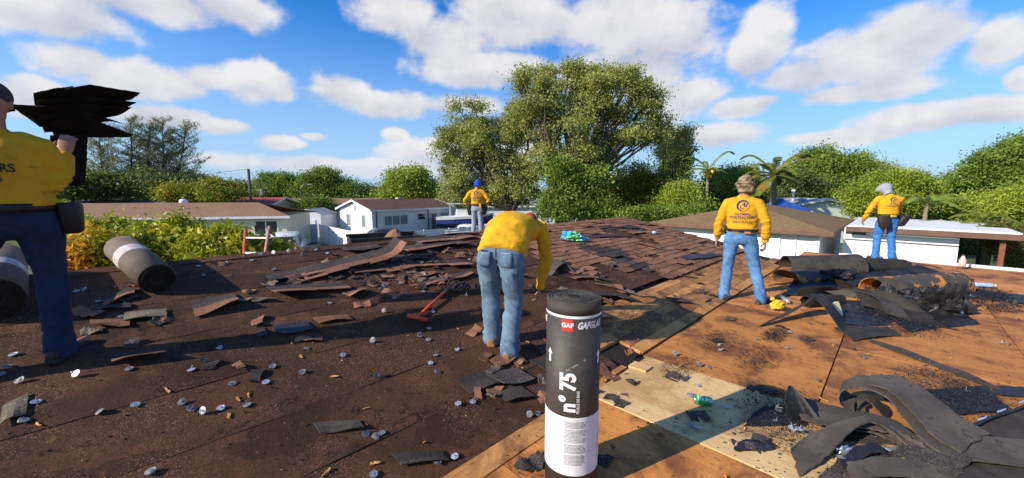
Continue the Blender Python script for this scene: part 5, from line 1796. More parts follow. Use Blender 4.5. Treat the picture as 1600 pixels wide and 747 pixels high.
# torn curled ends and the dark debris heap under the ridge
ribbon('felt_strip', 'black felt strip curling upright right of the bending worker', 'felt strip', 'rolled_felt',
       [on_roof(862, 432, 0.01), on_roof(872, 428, 0.10), on_roof(884, 424, 0.12), on_roof(898, 428, 0.02)], DQ * 0.16 + Vector((0, 0, 0.04)), 16)

# small torn pieces, each a thing: one mesh per kind and size
piece_mesh = {}
for kind in ('shingle', 'shingle_dark', 'shingle_back', 'chip_wood'):
    piece_mesh[kind] = []
    for v in range(5):
        r_ = random.Random(v * 13 + len(kind))
        w, d = (r_.uniform(0.07, 0.22), r_.uniform(0.05, 0.13)) if kind != 'chip_wood' else (r_.uniform(0.03, 0.075), r_.uniform(0.008, 0.02))
        n = 6
        cv = 0.012 if kind != 'chip_wood' else 0.0015
        L = [Vector((-w / 2 + w * i / n, -d / 2 * r_.uniform(0.7, 1.1), cv * math.sin(i * 1.1 + v))) for i in range(n + 1)]
        Rr = [Vector((-w / 2 + w * i / n + r_.uniform(-0.01, 0.01), d / 2 * r_.uniform(0.5, 1.1), cv * math.sin(i * 0.9 + 2 * v))) for i in range(n + 1)]
        mb = sheet_mb(L, Rr, 0.006 if cv > 0.01 else 0.004, 3, 0.006, 0.006 if cv > 0.01 else 0.001)
        piece_mesh[kind].append(raw_mesh('shingle_piece' if kind != 'chip_wood' else 'wood_splinter', mb.v, mb.f, kind))
PL = {'shingle': ('small loose piece of rust brown shingle', 'small loose rust shingle pieces'),
      'shingle_dark': ('small loose piece of near-black shingle', 'small loose dark shingle pieces'),
      'shingle_back': ('small pale tan shingle scrap', 'small pale shingle scraps'),
      'chip_wood': ('small bright orange wood splinter', 'orange wood splinters')}


def zone(v):
    """where a small thing lies, told by what is beside it"""
    d = v - Vector((0, 0, CAM_Z))
    c, s = math.cos(PITCH), math.sin(PITCH)
    f = d.y * c - d.z * s
    px, py = 800 + F * d.x / f, 373.5 - F * (d.y * s + d.z * c) / f
    p, q = to_pq(v)
    if q > Q0:
        if px < 160:
            return 'near the left worker boot' if py < 620 else 'at the left end of the slope'
        if px < 330:
            return 'by the lying felt roll' if py < 470 else ('in the long shadow right of the left worker' if py < 570 else 'on the open felt below the long shadow')
        if px < 560:
            return 'left of the long curled strip' if py < 430 else ('below the broad lifted flap' if py < 560 else 'on the open felt in the foreground')
        if px < 750:
            return 'beside the long curled strip' if py < 425 else ('near the red handled fork' if py < 530 else ('between fork and standing roll' if py < 640 else 'at the bottom edge left of the standing roll'))
        if px < 860:
            return 'behind the bending worker' if py < 480 else 'between bending worker and standing roll'
        return 'on the shingle field near the plastic bag' if py < 410 else ('on the lower shingle field' if py < 490 else 'on the torn felt behind the standing roll')
    if px < 1110 and py > 560:
        return 'on the pale plywood sheet'
    if py < 445:
        return 'at the far side of the deck'
    if py < 540:
        return 'around the scrap heap' if px > 1190 else 'below the standing worker'
    if py < 600:
        return 'on the orange plywood before the scrap heap'
    return 'around the curled felt loop' if px > 1230 else 'on the plywood in the roll shadow'


def drop(me, name, v, kind_lab, cat, tilt=0.12, h=0.012):
    nrm = roof_normal(v)
    q_ = Vector((0, 0, 1)).rotation_difference(nrm)
    M = q_.to_matrix() @ Matrix.Rotation(random.uniform(0, 6.283), 3, 'Z') @ Matrix.Rotation(random.gauss(0, tilt), 3, 'X') @ Matrix.Rotation(random.gauss(0, tilt), 3, 'Y')
    o = put(name, me, None, v + nrm * h, M.to_euler())
    z_ = zone(v)
    tag(o, kind_lab[0] + ' ' + z_, cat, kind_lab[1] + ' ' + z_)
    return o


r_ = random.Random(3)
spots = []
for _ in range(95):                                   # torn zone left of and behind the bending worker
    px, py = r_.gauss(650, 85), r_.gauss(418, 26)
    spots.append((px, py))
for _ in range(40):
    spots.append((r_.uniform(830, 1120), r_.uniform(360, 480)))
for _ in range(22):
    spots.append((r_.uniform(740, 1000), r_.uniform(500, 640)))
for _ in range(14):
    spots.append((r_.uniform(110, 500), r_.uniform(440, 600)))
for (px, py) in spots:
    v = on_roof(px, py)
    p, q = to_pq(v)
    if not (Q0 < q < QR - 0.05 and -2 < p < P1):
        continue
    k = r_.choice(['shingle', 'shingle', 'shingle', 'shingle_dark', 'shingle_dark', 'shingle_back'])
    drop(r_.choice(piece_mesh[k]), 'shingle_piece', v, PL[k], 'shingle piece', 0.16, 0.02)
for (px, py) in ((60, 666), (262, 612), (388, 620), (372, 626), (470, 559), (522, 590), (358, 651), (572, 640), (726, 598), (585, 726), (510, 740), (358, 432), (205, 448), (95, 497),
                 (1286, 626), (1218, 700), (1062, 574), (905, 556), (930, 540), (1450, 628), (1440, 562), (1230, 690)):
    drop(r_.choice(piece_mesh['chip_wood']), 'wood_splinter', on_roof(px, py), PL['chip_wood'], 'wood splinter', 0.1, 0.012)
for (px, py, k) in ((1182, 610, 'shingle_dark'), (1195, 612, 'shingle_dark'), (1050, 592, 'shingle_dark'), (1062, 590, 'shingle_dark'), (970, 632, 'shingle_dark'), (958, 626, 'shingle_dark'),
                    (1090, 652, 'shingle_dark'), (992, 598, 'shingle_dark'), (1118, 535, 'shingle_dark'), (1222, 512, 'shingle_dark'), (1262, 532, 'shingle_dark'), (1140, 500, 'shingle_dark'),
                    (945, 720, 'shingle_dark'), (820, 730, 'shingle_dark'), (835, 725, 'shingle_dark'), (1195, 690, 'shingle_dark'), (1165, 700, 'shingle_dark')):
    drop(r_.choice(piece_mesh[k]), 'shingle_piece', on_roof(px, py), PL[k], 'shingle piece', 0.05, 0.012)

# --- tin caps, dropped singly
def cap_mesh(i):
    n = 18
    r = 0.0225
    mb = MB()
    rings = []
    for (k, z) in ((1.0, 0.0), (1.0, 0.0018), (0.72, 0.0024), (0.62, 0.0012), (0.3, 0.0022)):
        rings.append([Vector((math.cos(2 * pi * a / n) * r * k, math.sin(2 * pi * a / n) * r * k, z + (0.004 * (k > 0.9) * math.sin(2 * pi * a / n * 2) if i == 2 else 0))) for a in range(n)])
    mb.loft(rings)
    if i in (1, 3):                                   # nail still through it
        mb.tube([(0, 0, 0.003), (0, 0, 0.030) if i == 1 else (0.012, 0.0, 0.026)], 0.0022, 6)
        mb.tube([(0, 0, 0.0020), (0, 0, 0.0036)], 0.006, 8)
    return raw_mesh('tin_cap', mb.v, mb.f, 'cap_metal')


CAPM = [cap_mesh(i) for i in range(4)]
for i in range(4):                                    # dull and bent ones
    m_ = CAPM[i].copy()
    m_.materials.clear()
    m_.materials.append(MATS['cap_dull'])
    for v_ in m_.vertices:
        v_.co.z += (0.006 + 0.004 * i) * math.sin(v_.co.x / 0.0225 * 1.3 + i) * (v_.co.y / 0.0225 * 0.5 + 0.5)
    CAPM.append(m_)
CAPS = []
for s, ox, oy, l in ((3.024, 0, 500, '65,170 35,228 3,268 95,295 362,270 172,395 116,487 477,443 641,408 906,430 960,446 1044,424 1168,410 965,202 905,243 1037,138 1288,228 1098,308 712,728 1258,300 612,238 862,398'),
                     (2.798, 400, 480, '222,185 380,215 73,265 43,335 528,310 763,250 790,290 877,190 753,148 715,132 772,25 510,155 755,98 480,563 522,577 550,557 947,420 883,428 868,660 792,690 1193,482 1230,475 515,738 785,215 200,290'),
                     (4.0, 80, 360, '920,230 955,288 1090,210 1252,193 1392,250 1308,158 1390,150 1467,303 1573,160 300,452 160,388 210,385 310,518 440,548 1205,168 1575,130'),
                     (4.15, 420, 360, '30,157 220,166 305,132 380,153 128,145 225,137 35,260 108,316 632,397 723,384 745,369 853,347 905,421 810,444 1000,404 1062,535 745,536 395,476 1280,427 990,285 1300,193 1155,190 1260,150 977,695 1035,715 490,415 672,728'),
                     (2.7975, 900, 480, '432,214 787,144 538,262 579,270 532,348 497,390 205,388 502,527 534,533 365,556 657,443 942,558 975,566 633,192 627,168 885,457 875,508 1054,325 920,183 258,335'),
                     (3.81, 1180, 370, '17,405 398,523 327,522 10,615 1135,420 1190,445 1280,372 1225,478 1278,460 1545,410 1575,357 750,212 640,172 1200,335 642,720 187,668 205,575 1468,640'),
                     (3.995, 1200, 560, '147,478 195,488 1017,648 740,612 800,615 600,10 305,147 450,665 1235,210 60,330')):
    for t in l.split():
        a, b = map(float, t.split(','))
        CAPS.append((ox + a / s, oy + b / s))
r_ = random.Random(9)
for (px, py) in CAPS:
    v = on_roof(px, py)
    dark = to_pq(v)[1] > Q0
    z_ = zone(v)
    lab = ('round metal tin cap ' + z_, 'tin caps ' + z_)
    big = r_.random() < 0.16
    h = 0.014
    if px > 1200 and 440 < py < 500:
        h = 0.05
    if px > 1220 and py > 640:
        h = 0.05
    nrm = roof_normal(v)
    M = Vector((0, 0, 1)).rotation_difference(nrm).to_matrix()
    if big:                                           # leaning on a nail or on edge, its face towards the light
        M = M @ Matrix.Rotation(r_.uniform(-0.6, 0.9), 3, 'Z') @ Matrix.Rotation(r_.uniform(0.7, 1.25), 3, 'X')
        h += 0.014
    else:
        M = M @ Matrix.Rotation(r_.uniform(0, 6.28), 3, 'Z') @ Matrix.Rotation(r_.uniform(-0.25, 0.3), 3, 'X')
    o = put('tin_cap', r_.choice(CAPM), None, v + nrm * h, M.to_euler())
    tag(o, lab[0], 'tin cap', lab[1])

# --- grit that nobody could count
def flakes(name, n, box, size, mat, label, seed, dens=None, h=0.010, mound=None):
    r_ = np.random.default_rng(seed)
    out = []
    cnt = 0
    while cnt < n:
        p, q = r_.uniform(box[0], box[1]), r_.uniform(box[2], box[3])
        if dens is not None and r_.random() > dens(p, q):
            cnt += 0.15
            continue
        cnt += 1
        v = pq(p, q, h + r_.uniform(0, 0.006) + (mound(p, q) * r_.random() if mound else 0))
        s = size * r_.uniform(0.4, 1.5) * (1.8 if r_.random() < 0.06 else 1)
        a, b = r_.normal(size=3), r_.normal(size=3)
        a[2] *= 0.45; b[2] *= 0.45
        a *= s / np.linalg.norm(a); b *= s * r_.uniform(0.35, 0.9) / np.linalg.norm(b)
        c = np.array(v)
        up = np.array([0, 0, s * 0.35])
        out += [c - a, c - b * 0.9 + up, c + a * 0.8 + up, c + b]
    o = put(name, qmesh(name, np.array(out), mat))
    return tag(o, label, 'debris', kind='stuff')


flakes('granules', 15000, (-3, 5.2, Q0 + 0.05, QR), 0.0036, 'granule', 'reddish mineral granules scattered over the dark felt slope', 1, lambda p, q: max(0.05, min(1, 0.45 + 1.6 * nz(p * 0.7, q * 0.9, 3))))
flakes('roof_grit', 2600, (-3, 9, Q0 + 0.05, QR), 0.009, 'shingle_dark', 'dark bits of shingle littering the felt slope', 2, lambda p, q: 0.35 + 0.5 * nz(p * 0.6, q, 6) + (0.3 if p > 3 else 0))
flakes('roof_grit', 1500, (-3, 9, Q0 + 0.05, QR), 0.009, 'shingle', 'rust brown bits of shingle littering the felt slope', 3, lambda p, q: 0.35 + 0.5 * nz(p * 0.6, q, 16) + (0.4 if p > 3 else 0))
flakes('pale_grit', 700, (-3, 7, -1.5, QR), 0.006, 'shingle_back', 'pale specks of grit over slope and deck', 4)
flakes('wood_chips', 420, (-2, 9, -1.5, 3.5), 0.010, 'chip_wood', 'tiny orange wood chips over slope and deck', 5)
flakes('tar_grit', 6500, (1.4, 9.5, -2.0, Q0 + 0.9), 0.006, 'tar', 'black grit sprinkled over the bare plywood and boards', 6, lambda p, q: max(0.03, 0.25 + 1.3 * nz(p * 0.9, q * 1.1, 26)))


def grit_bed(name, px, py, rp, rq, n, size, mat, label, seed, hgt=0.03):
    c = on_roof(px, py)
    p, q = to_pq(c)
    return flakes(name, n, (p - rp, p + rp, q - rq, q + rq), size, mat, label, seed,
                  lambda a, b: max(0.0, 1 - ((a - p) / rp) ** 2 - ((b - q) / rq) ** 2 + 0.35 * nz(a * 5, b * 5, seed)), 0.010, lambda a, b: hgt * max(0, 1 - ((a - p) / rp) ** 2 - ((b - q) / rq) ** 2))


grit_bed('tar_grit', 1490, 628, 0.75, 0.42, 9000, 0.0055, 'tar', 'bed of black gravel behind the big curled felt loop', 21, 0.035)
grit_bed('tar_grit', 1225, 652, 0.55, 0.30, 6000, 0.005, 'tar', 'dark gravel spilling over the pale plywood left of the felt loop', 22, 0.02)
grit_bed('tar_grit', 1390, 735, 0.40, 0.40, 5000, 0.0045, 'shingle_dark', 'brown grit among the felt layers at the bottom right', 23, 0.02)
grit_bed('tar_grit', 1400, 500, 0.7, 0.45, 5200, 0.008, 'tar', 'black gravel lying on the flat tar sheets of the scrap heap', 24, 0.035)
grit_bed('tar_grit', 1125, 532, 0.45, 0.20, 2600, 0.005, 'tar', 'patch of black grit on the orange plywood below the standing worker', 25, 0.006)
grit_bed('tar_grit', 1060, 575, 0.28, 0.16, 1500, 0.005, 'tar', 'black grit by the corner of the pale plywood sheet', 28, 0.006)
grit_bed('tar_grit', 1000, 500, 0.55, 0.25, 2600, 0.006, 'shingle_dark', 'dark crumbs on the bare boards behind the standing roll', 29, 0.008)
grit_bed('tar_grit', 1185, 560, 0.4, 0.2, 1200, 0.006, 'tar', 'thin black grit on the orange plywood in front of the heap', 30, 0.005)
grit_bed('tar_grit', 1210, 525, 0.35, 0.12, 1800, 0.006, 'tar', 'strip of black grit on the plywood below the scrap heap', 26, 0.008)
grit_bed('tar_grit', 1545, 465, 1.1, 0.35, 5000, 0.009, 'tar', 'black gravel along the dark felt at the right edge', 27, 0.02)

# ------------------------------------------------------------------ heap of torn felt beyond the deck's middle
GA = 'torn felt in the scrap heap on the deck'
OR = lambda px, py, h=0.0: on_roof(px, py, h)
arch('felt_sheet', 'long humped brown-black felt sheet along the back of the scrap heap', 'felt sheet', 'felt_dark', OR(1226, 421), OR(1338, 424), 0.24, 0.30, -10, 190, GA, 0.85)
arch('felt_sheet', 'bent felt sheet with an open rolled end at the right back of the scrap heap', 'felt sheet', 'felt_dark', OR(1336, 422), OR(1410, 420), 0.24, 0.18, -30, 215, GA, 0.8)
arch('felt_sheet', 'curled felt loop open towards the standing worker at the left back of the heap', 'felt sheet', 'felt_rust', OR(1226, 440), OR(1284, 436), 0.26, 0.20, -60, 230, GA, 0.6)
arch('felt_sheet', 'long curved felt with orange wood stuck to it in the middle of the heap', 'felt sheet', 'felt_rust', OR(1362, 458), OR(1492, 452), 0.20, 0.24, -20, 195, GA, 0.9)
arch('felt_sheet', 'short tight roll of black felt lying level at the front of the heap', 'felt sheet', 'felt_dark', OR(1258, 480, 0.05), OR(1314, 476, 0.05), 0.075, 0.065, 0, 350, GA, 1.0)
ribbon('felt_sheet', 'slanting triangular felt piece with a dark hollow beneath at the front left of the heap', 'felt sheet', 'felt_dark',
       [OR(1186, 512, 0.01), OR(1215, 506, 0.06), OR(1246, 500, 0.14), OR(1266, 500, 0.27)], [DP * 0.10, DP * 0.26, DP * 0.36, DP * 0.26], 18, GA)
ribbon('felt_sheet', 'felt sheet bending down with a soft grey sheen at the front of the heap', 'felt sheet', 'felt_dark',
       [OR(1272, 502, 0.27), OR(1284, 510, 0.24), OR(1300, 518, 0.14), OR(1318, 522, 0.02), OR(1345, 524, 0.01)], [DP * 0.40, DP * 0.40, DP * 0.42, DP * 0.45, DP * 0.40], 22, GA)
patch('felt_sheet', 'flat navy-black tar sheet in the shade beside the standing worker', 'felt sheet', 'tar', [(1226, 462), (1240, 438), (1330, 436), (1300, 466)], 0.02, GA)
patch('felt_sheet', 'rough gritty tar sheet in the middle front of the heap', 'felt sheet', 'tar', [(1322, 512), (1300, 478), (1395, 470), (1424, 508)], 0.025, GA, wob=0.06)
patch('felt_sheet', 'flat four sided brown-black felt scrap at the near tip of the heap', 'felt sheet', 'felt_dark', [(1334, 534), (1302, 514), (1388, 512), (1408, 526)], 0.018, GA)
patch('felt_sheet', 'low black felt sheet under the front right of the heap', 'felt sheet', 'tar', [(1420, 520), (1380, 490), (1500, 486), (1530, 508)], 0.012, GA, wob=0.03)
patch('felt_sheet', 'long flat black felt running to the right edge', 'felt sheet', 'tar', [(1490, 462), (1470, 448), (1600, 462), (1640, 482)], 0.014, GA, wob=0.025)
patch('felt_sheet', 'black felt layer behind the orange stuck felt', 'felt sheet', 'tar', [(1290, 450), (1300, 428), (1420, 424), (1440, 446)], 0.03, GA, wob=0.05)
ribbon('felt_sheet', 'stiff felt strip crossing the heap from back left to middle', 'felt sheet', 'felt_dark', [OR(1292, 448, 0.14), OR(1322, 458, 0.17), OR(1352, 470, 0.12), OR(1376, 478, 0.05)], DQ * -0.12 + Vector((0, 0, -0.10)), 16, GA)
ribbon('felt_sheet', 'dark strip arching over the gritty tar sheet', 'felt sheet', 'felt_dark', [OR(1318, 476, 0.10), OR(1360, 482, 0.16), OR(1400, 492, 0.14), OR(1425, 505, 0.02)], DQ * 0.22 + Vector((0, 0, 0.05)), 18, GA)
ribbon('felt_sheet', 'upright folded felt with grey dust on its face right of the middle of the heap', 'felt sheet', 'rolled_felt', [OR(1392, 480, 0.02), OR(1420, 482, 0.06), OR(1450, 484, 0.05), OR(1478, 480, 0.02)],
       [Vector((0.05, 0.25, 0.20)), Vector((0.0, 0.3, 0.26)), Vector((0, 0.3, 0.24)), Vector((-0.05, 0.2, 0.14))], 18, GA, wob=0.03)
ribbon('felt_sheet', 'thin dark felt strip sticking out behind the heap at the back right', 'felt sheet', 'felt_dark', [OR(1410, 410, 0.05), OR(1440, 414, 0.03), OR(1472, 420, 0.012)], DQ * 0.05, 10, GA)


def crumple(name, label, cat, mat, c, r, seed, amp=0.35, n=44, m=26, group=None, parent=None, cut=-0.3):
    mb = MB()
    rings = []
    for i in range(1, m):
        a = pi * i / m
        ring = []
        for k_ in range(n):
            b = 2 * pi * k_ / n
            d = Vector((math.sin(a) * math.cos(b), math.sin(a) * math.sin(b), math.cos(a)))
            e = 1 + amp * (abs(nz(d.x * 2.1, d.y * 2.1, d.z * 2.1 + seed)) * 2 - 0.5) + amp * 0.5 * nz(d.x * 6, d.y * 6, d.z * 6 + seed) - amp * 0.5 * abs(nz(d.x * 4, d.y * 4 + seed, d.z * 9))
            v = Vector((d.x * r[0] * e, d.y * r[1] * e, max(cut, d.z * e) * r[2]))
            ring.append(Vector(c) + v)
        rings.append(ring[::-1])
    mb.loft(rings)
    o = mb.build(name, mat, parent)
    if parent is None:
        tag(o, label, cat, group)
    return o


crumple('plastic_sheet', 'crumpled glossy black plastic at the right of the scrap heap', 'plastic sheet', 'tar', OR(1466, 486, 0.05), (0.33, 0.24, 0.30), 3, 0.5)
crumple('plastic_sheet', 'low crumple of glossy black plastic in front of the orange stuck felt', 'plastic sheet', 'tar', OR(1395, 476, 0.02), (0.40, 0.24, 0.22), 8, 0.5)
crumple('plastic_sheet', 'shiny black plastic scrap in the hollow at the back of the heap', 'plastic sheet', 'tar', OR(1300, 438, 0.02), (0.40, 0.22, 0.20), 12, 0.5)
mb = MB()
v = OR(1306, 494)
mb.box(v + Vector((0, 0, 0.09)), (0.085, 0.05, 0.17), Matrix.Rotation(0.3, 3, 'Z') @ Matrix.Rotation(-0.15, 3, 'Y') @ Matrix.Rotation(-0.3, 3, 'X'))
tag(mb.build('wood_block', 'cream_block'), 'small cream wood block leaning on the grey felt at the front of the heap', 'block')
mb = MB(); mb.box(OR(1259, 410, 0.30), (0.05, 0.02, 0.11)); tag(mb.build('wood_block', 'white_paint'), 'tiny white block standing on the long humped felt', 'block')
mb = MB(); mb.tube([OR(1440, 440, 0.06), OR(1518, 443, 0.05)], 0.045, 10); tag(mb.build('plastic_pipe', 'red_pipe', smooth=True), 'dull red pipe sticking out of the heap towards the right', 'pipe')
ribbon('felt_strip', 'long narrow black felt strip lying alone across the orange plywood', 'felt strip', 'rolled_felt',
       [OR(1358, 536, 0.012), OR(1410, 556, 0.02), OR(1470, 578, 0.014), OR(1520, 598, 0.02), OR(1562, 612, 0.014)], [DP * 0.10, DP * 0.17, DP * 0.15, DP * 0.17, DP * 0.05], 24)
patch('felt_strip', 'short black felt end at the right edge beyond the narrow strip', 'felt strip', 'tar', [(1545, 618), (1560, 604), (1640, 610), (1640, 626)], 0.014)

ribbon('felt_sheet', 'wide felt sheet sagging between the humped back and the orange stuck felt', 'felt sheet', 'tar', [OR(1318, 446, 0.30), OR(1350, 448, 0.20), OR(1390, 446, 0.26), OR(1430, 444, 0.34)], [DQ * -0.35 + Vector((0, 0, -0.14))] * 4, 22, GA, wob=0.04)
ribbon('felt_sheet', 'felt sheet slumped over the middle of the heap with a torn lower edge', 'felt sheet', 'felt_dark', [OR(1330, 476, 0.26), OR(1362, 480, 0.22), OR(1396, 486, 0.24), OR(1426, 492, 0.14)], [Vector((-0.06, -0.22, -0.20)), Vector((0, -0.28, -0.20)), Vector((0.03, -0.28, -0.20)), Vector((0.05, -0.2, -0.12))], 22, GA, wob=0.03)
ribbon('felt_sheet', 'narrow felt strip standing on edge behind the short tight roll', 'felt sheet', 'felt_dark', [OR(1250, 462, 0.10), OR(1280, 464, 0.16), OR(1310, 462, 0.12), OR(1336, 468, 0.16)], [Vector((0, 0.06, -0.12))] * 4, 18, GA)
ribbon('felt_sheet', 'dark felt tongue lying down the right front of the heap', 'felt sheet', 'felt_dark', [OR(1425, 488, 0.16), OR(1450, 500, 0.06), OR(1475, 512, 0.02), OR(1500, 518, 0.015)], [DQ * 0.30, DQ * 0.34, DQ * 0.30, DQ * 0.22], 20, GA, wob=0.02)

# ------------------------------------------------------------------ felt pile at the near right
GB = 'torn felt layers at the bottom right'


def twoedge(name, label, mat, front, back, n=44, group=None, thick=0.008, wob=0.008, m=8):
    """felt between a near and a far edge, each given as pixel and height above the deck"""
    L = catmull([on_z(a, b, DECK + h) for a, b, h in front], n)
    Rr = catmull([on_z(a, b, DECK + h) for a, b, h in back], n)
    return tag(sheet_mb(L, Rr, thick, m, 0.014, wob).build(name, mat), label, 'felt sheet', group)


twoedge('felt_sheet', 'big felt sheet rearing up in a curled loop with its open end towards us', 'rolled_felt',
        [(1352, 646, 0.03), (1328, 641, 0.03), (1311, 628, 0.08), (1315, 611, 0.15), (1340, 606, 0.18), (1378, 617, 0.17), (1410, 650, 0.13), (1442, 688, 0.10), (1486, 713, 0.07), (1570, 726, 0.055), (1690, 738, 0.05)],
        [(1356, 622, 0.04), (1334, 618, 0.05), (1316, 606, 0.09), (1322, 594, 0.16), (1347, 588, 0.19), (1395, 592, 0.18), (1442, 622, 0.14), (1482, 656, 0.11), (1528, 680, 0.08), (1600, 686, 0.06), (1690, 690, 0.055)], 64, GB)
twoedge('felt_sheet', 'second felt layer lying over the back of the curled loop', 'rolled_felt',
        [(1352, 600, 0.20), (1386, 610, 0.195), (1424, 644, 0.16), (1458, 680, 0.12), (1502, 706, 0.085)], [(1362, 586, 0.205), (1408, 589, 0.20), (1458, 618, 0.165), (1500, 652, 0.13), (1546, 676, 0.09)], 40, GB, wob=0.012)
twoedge('felt_sheet', 'inner fold of felt with a black mouth inside the curled loop', 'rolled_felt',
        [(1322, 664, 0.01), (1334, 652, 0.04), (1333, 632, 0.10), (1347, 622, 0.125), (1364, 633, 0.10), (1382, 656, 0.03)],
        [(1328, 646, 0.02), (1338, 638, 0.05), (1338, 624, 0.10), (1350, 615, 0.125), (1370, 624, 0.10), (1390, 642, 0.03)], 30, GB)
twoedge('felt_sheet', 'grey-brown felt strip lying bent with a black front edge in front of the loop', 'rolled_felt',
        [(1248, 746, 0.015), (1283, 722, 0.03), (1310, 693, 0.08), (1335, 671, 0.115), (1362, 661, 0.125), (1392, 675, 0.105), (1428, 706, 0.05), (1470, 722, 0.02)],
        [(1236, 702, 0.015), (1260, 682, 0.02), (1290, 668, 0.06), (1330, 655, 0.105), (1366, 649, 0.115), (1402, 659, 0.09), (1442, 690, 0.045), (1490, 705, 0.02)], 44, GB)
patch('felt_sheet', 'flat grey felt sheet filling the bottom right corner', 'felt sheet', 'rolled_felt', [(1440, 760), (1486, 684), (1660, 622), (1700, 760)], 0.035, GB)
ribbon('felt_strip', 'dark shiny tape edge with blue marks along the corner felt sheet', 'felt strip', 'tar', [OR(1484, 688, 0.05), OR(1530, 670, 0.055), OR(1580, 650, 0.05), OR(1640, 628, 0.05)], DP * -0.05 + Vector((0, 0, 0.012)), 16, GB)
for i, (px, py) in enumerate(((1503, 678), (1532, 668), (1562, 655), (1596, 640))):
    a, b = OR(px - 7, py + 2, 0.066), OR(px + 7, py - 3, 0.066)
    tag(sheet_mb([a, a.lerp(b, 0.5), b], [a - DP * 0.022, a.lerp(b, 0.5) - DP * 0.026, b - DP * 0.02], 0.003, 2, 0.002, 0.002).build('foil_tab', 'clear_blue'),
        'small pale blue reflective tab on the dark tape edge', 'tab', 'blue tabs on the tape edge')
patch('felt_sheet', 'thin brown felt layers stacked left of the loop', 'felt sheet', 'rolled_felt', [(1285, 668), (1262, 636), (1330, 640), (1390, 668)], 0.012, GB, wob=0.03)
patch('felt_sheet', 'torn felt layer beneath the loop with a gritty face', 'felt sheet', 'shingle_dark', [(1300, 690), (1290, 655), (1400, 660), (1430, 700)], 0.012, GB, wob=0.02)
patch('felt_sheet', 'gritty brown felt underlay along the bottom edge', 'felt sheet', 'shingle_dark', [(1270, 760), (1330, 700), (1470, 712), (1500, 760)], 0.012, GB, wob=0.02)
patch('felt_sheet', 'dark felt under the gravel bed behind the loop', 'felt sheet', 'tar', [(1420, 655), (1380, 618), (1540, 606), (1585, 646)], 0.012, GB, wob=0.02)
twoedge('felt_sheet', 'long brown felt layer sweeping from the black scraps up to the loop', 'rolled_felt',
        [(1252, 656, 0.03), (1285, 664, 0.04), (1325, 672, 0.05), (1365, 676, 0.05), (1400, 690, 0.04)], [(1236, 612, 0.06), (1272, 626, 0.04), (1312, 638, 0.05), (1358, 646, 0.05), (1402, 658, 0.04)], 30, GB, wob=0.02)
twoedge('felt_sheet', 'second brown felt layer lying on the long sweeping one', 'rolled_felt',
        [(1278, 662, 0.065), (1310, 664, 0.075), (1345, 668, 0.08), (1384, 678, 0.07)], [(1264, 636, 0.07), (1300, 645, 0.075), (1342, 650, 0.08), (1386, 660, 0.07)], 24, GB, wob=0.02)
twoedge('felt_sheet', 'narrow upright felt ribbon between the loop and the bent front strip', 'rolled_felt',
        [(1372, 676, 0.03), (1400, 690, 0.03), (1430, 708, 0.03), (1452, 726, 0.03)], [(1374, 660, 0.10), (1404, 672, 0.11), (1438, 690, 0.10), (1462, 712, 0.07)], 24, GB)
twoedge('felt_sheet', 'gritty felt flap rolling over beside the grey corner sheet', 'shingle_dark',
        [(1395, 708, 0.05), (1425, 722, 0.06), (1455, 734, 0.05), (1490, 750, 0.04)], [(1420, 676, 0.09), (1452, 692, 0.09), (1484, 704, 0.08), (1520, 716, 0.07)], 24, GB, wob=0.02)
twoedge('felt_sheet', 'brown felt sheet running under the grey strip along the bottom edge', 'rolled_felt',
        [(1330, 752, 0.03), (1380, 744, 0.05), (1430, 748, 0.05), (1480, 760, 0.03)], [(1322, 726, 0.03), (1374, 716, 0.06), (1428, 722, 0.06), (1490, 738, 0.04)], 24, GB, wob=0.02)
ribbon('felt_strip', 'thin black felt sliver sticking out left below the bent front strip', 'felt strip', 'tar', [OR(1322, 742, 0.02), OR(1345, 728, 0.05), OR(1372, 720, 0.05), OR(1392, 722, 0.02)], [Vector((0.0, 0.05, 0.03))] * 4, 14, GB)
ribbon('felt_sheet', 'ragged black felt scrap standing up at the left of the loop', 'felt sheet', 'tar', [OR(1240, 660, 0.0), OR(1256, 655, 0.05), OR(1275, 668, 0.04), OR(1290, 676, 0.01)],
       [Vector((-0.04, 0.05, 0.13)), Vector((-0.05, 0.08, 0.15)), Vector((0, 0.08, 0.08)), Vector((0, 0.05, 0.05))], 16, GB)
patch('felt_sheet', 'black felt patch on the pale plywood at the left end of the pile', 'felt sheet', 'tar', [(1160, 668), (1185, 640), (1250, 632), (1262, 668)], 0.010, GB)
patch('felt_sheet', 'ragged black felt scrap lying in the roll shadow', 'felt sheet', 'tar', [(1150, 708), (1160, 690), (1205, 688), (1215, 706)], 0.012, GB)
crumple('plastic_scrap', 'small twisted bit of dark blue foil in front of the loop', 'foil', 'foil', OR(1319, 712, 0.03), (0.055, 0.025, 0.03), 31, 0.5, 14, 8)
crumple('plastic_scrap', 'small yellowish crumpled wrapper beside the big tin cap', 'wrapper', 'bag_green', OR(1416, 724, 0.02), (0.022, 0.018, 0.018), 33, 0.5, 10, 7)


# ------------------------------------------------------------------ rolls of felt
def on_cyl(verts2d, C, r, ang0, z0, rot90=False, off=0.0025):
    """flat lettering (x, y) wrapped on an upright cylinder; ang0 counts from the side that faces us, to the right"""
    out = []
    for x, y in verts2d:
        if rot90:
            x, y = -y, x
        a = ang0 + x / r
        out.append(Vector((C[0] + math.sin(a) * (r + off), C[1] - math.cos(a) * (r + off), z0 + y)))
    return out


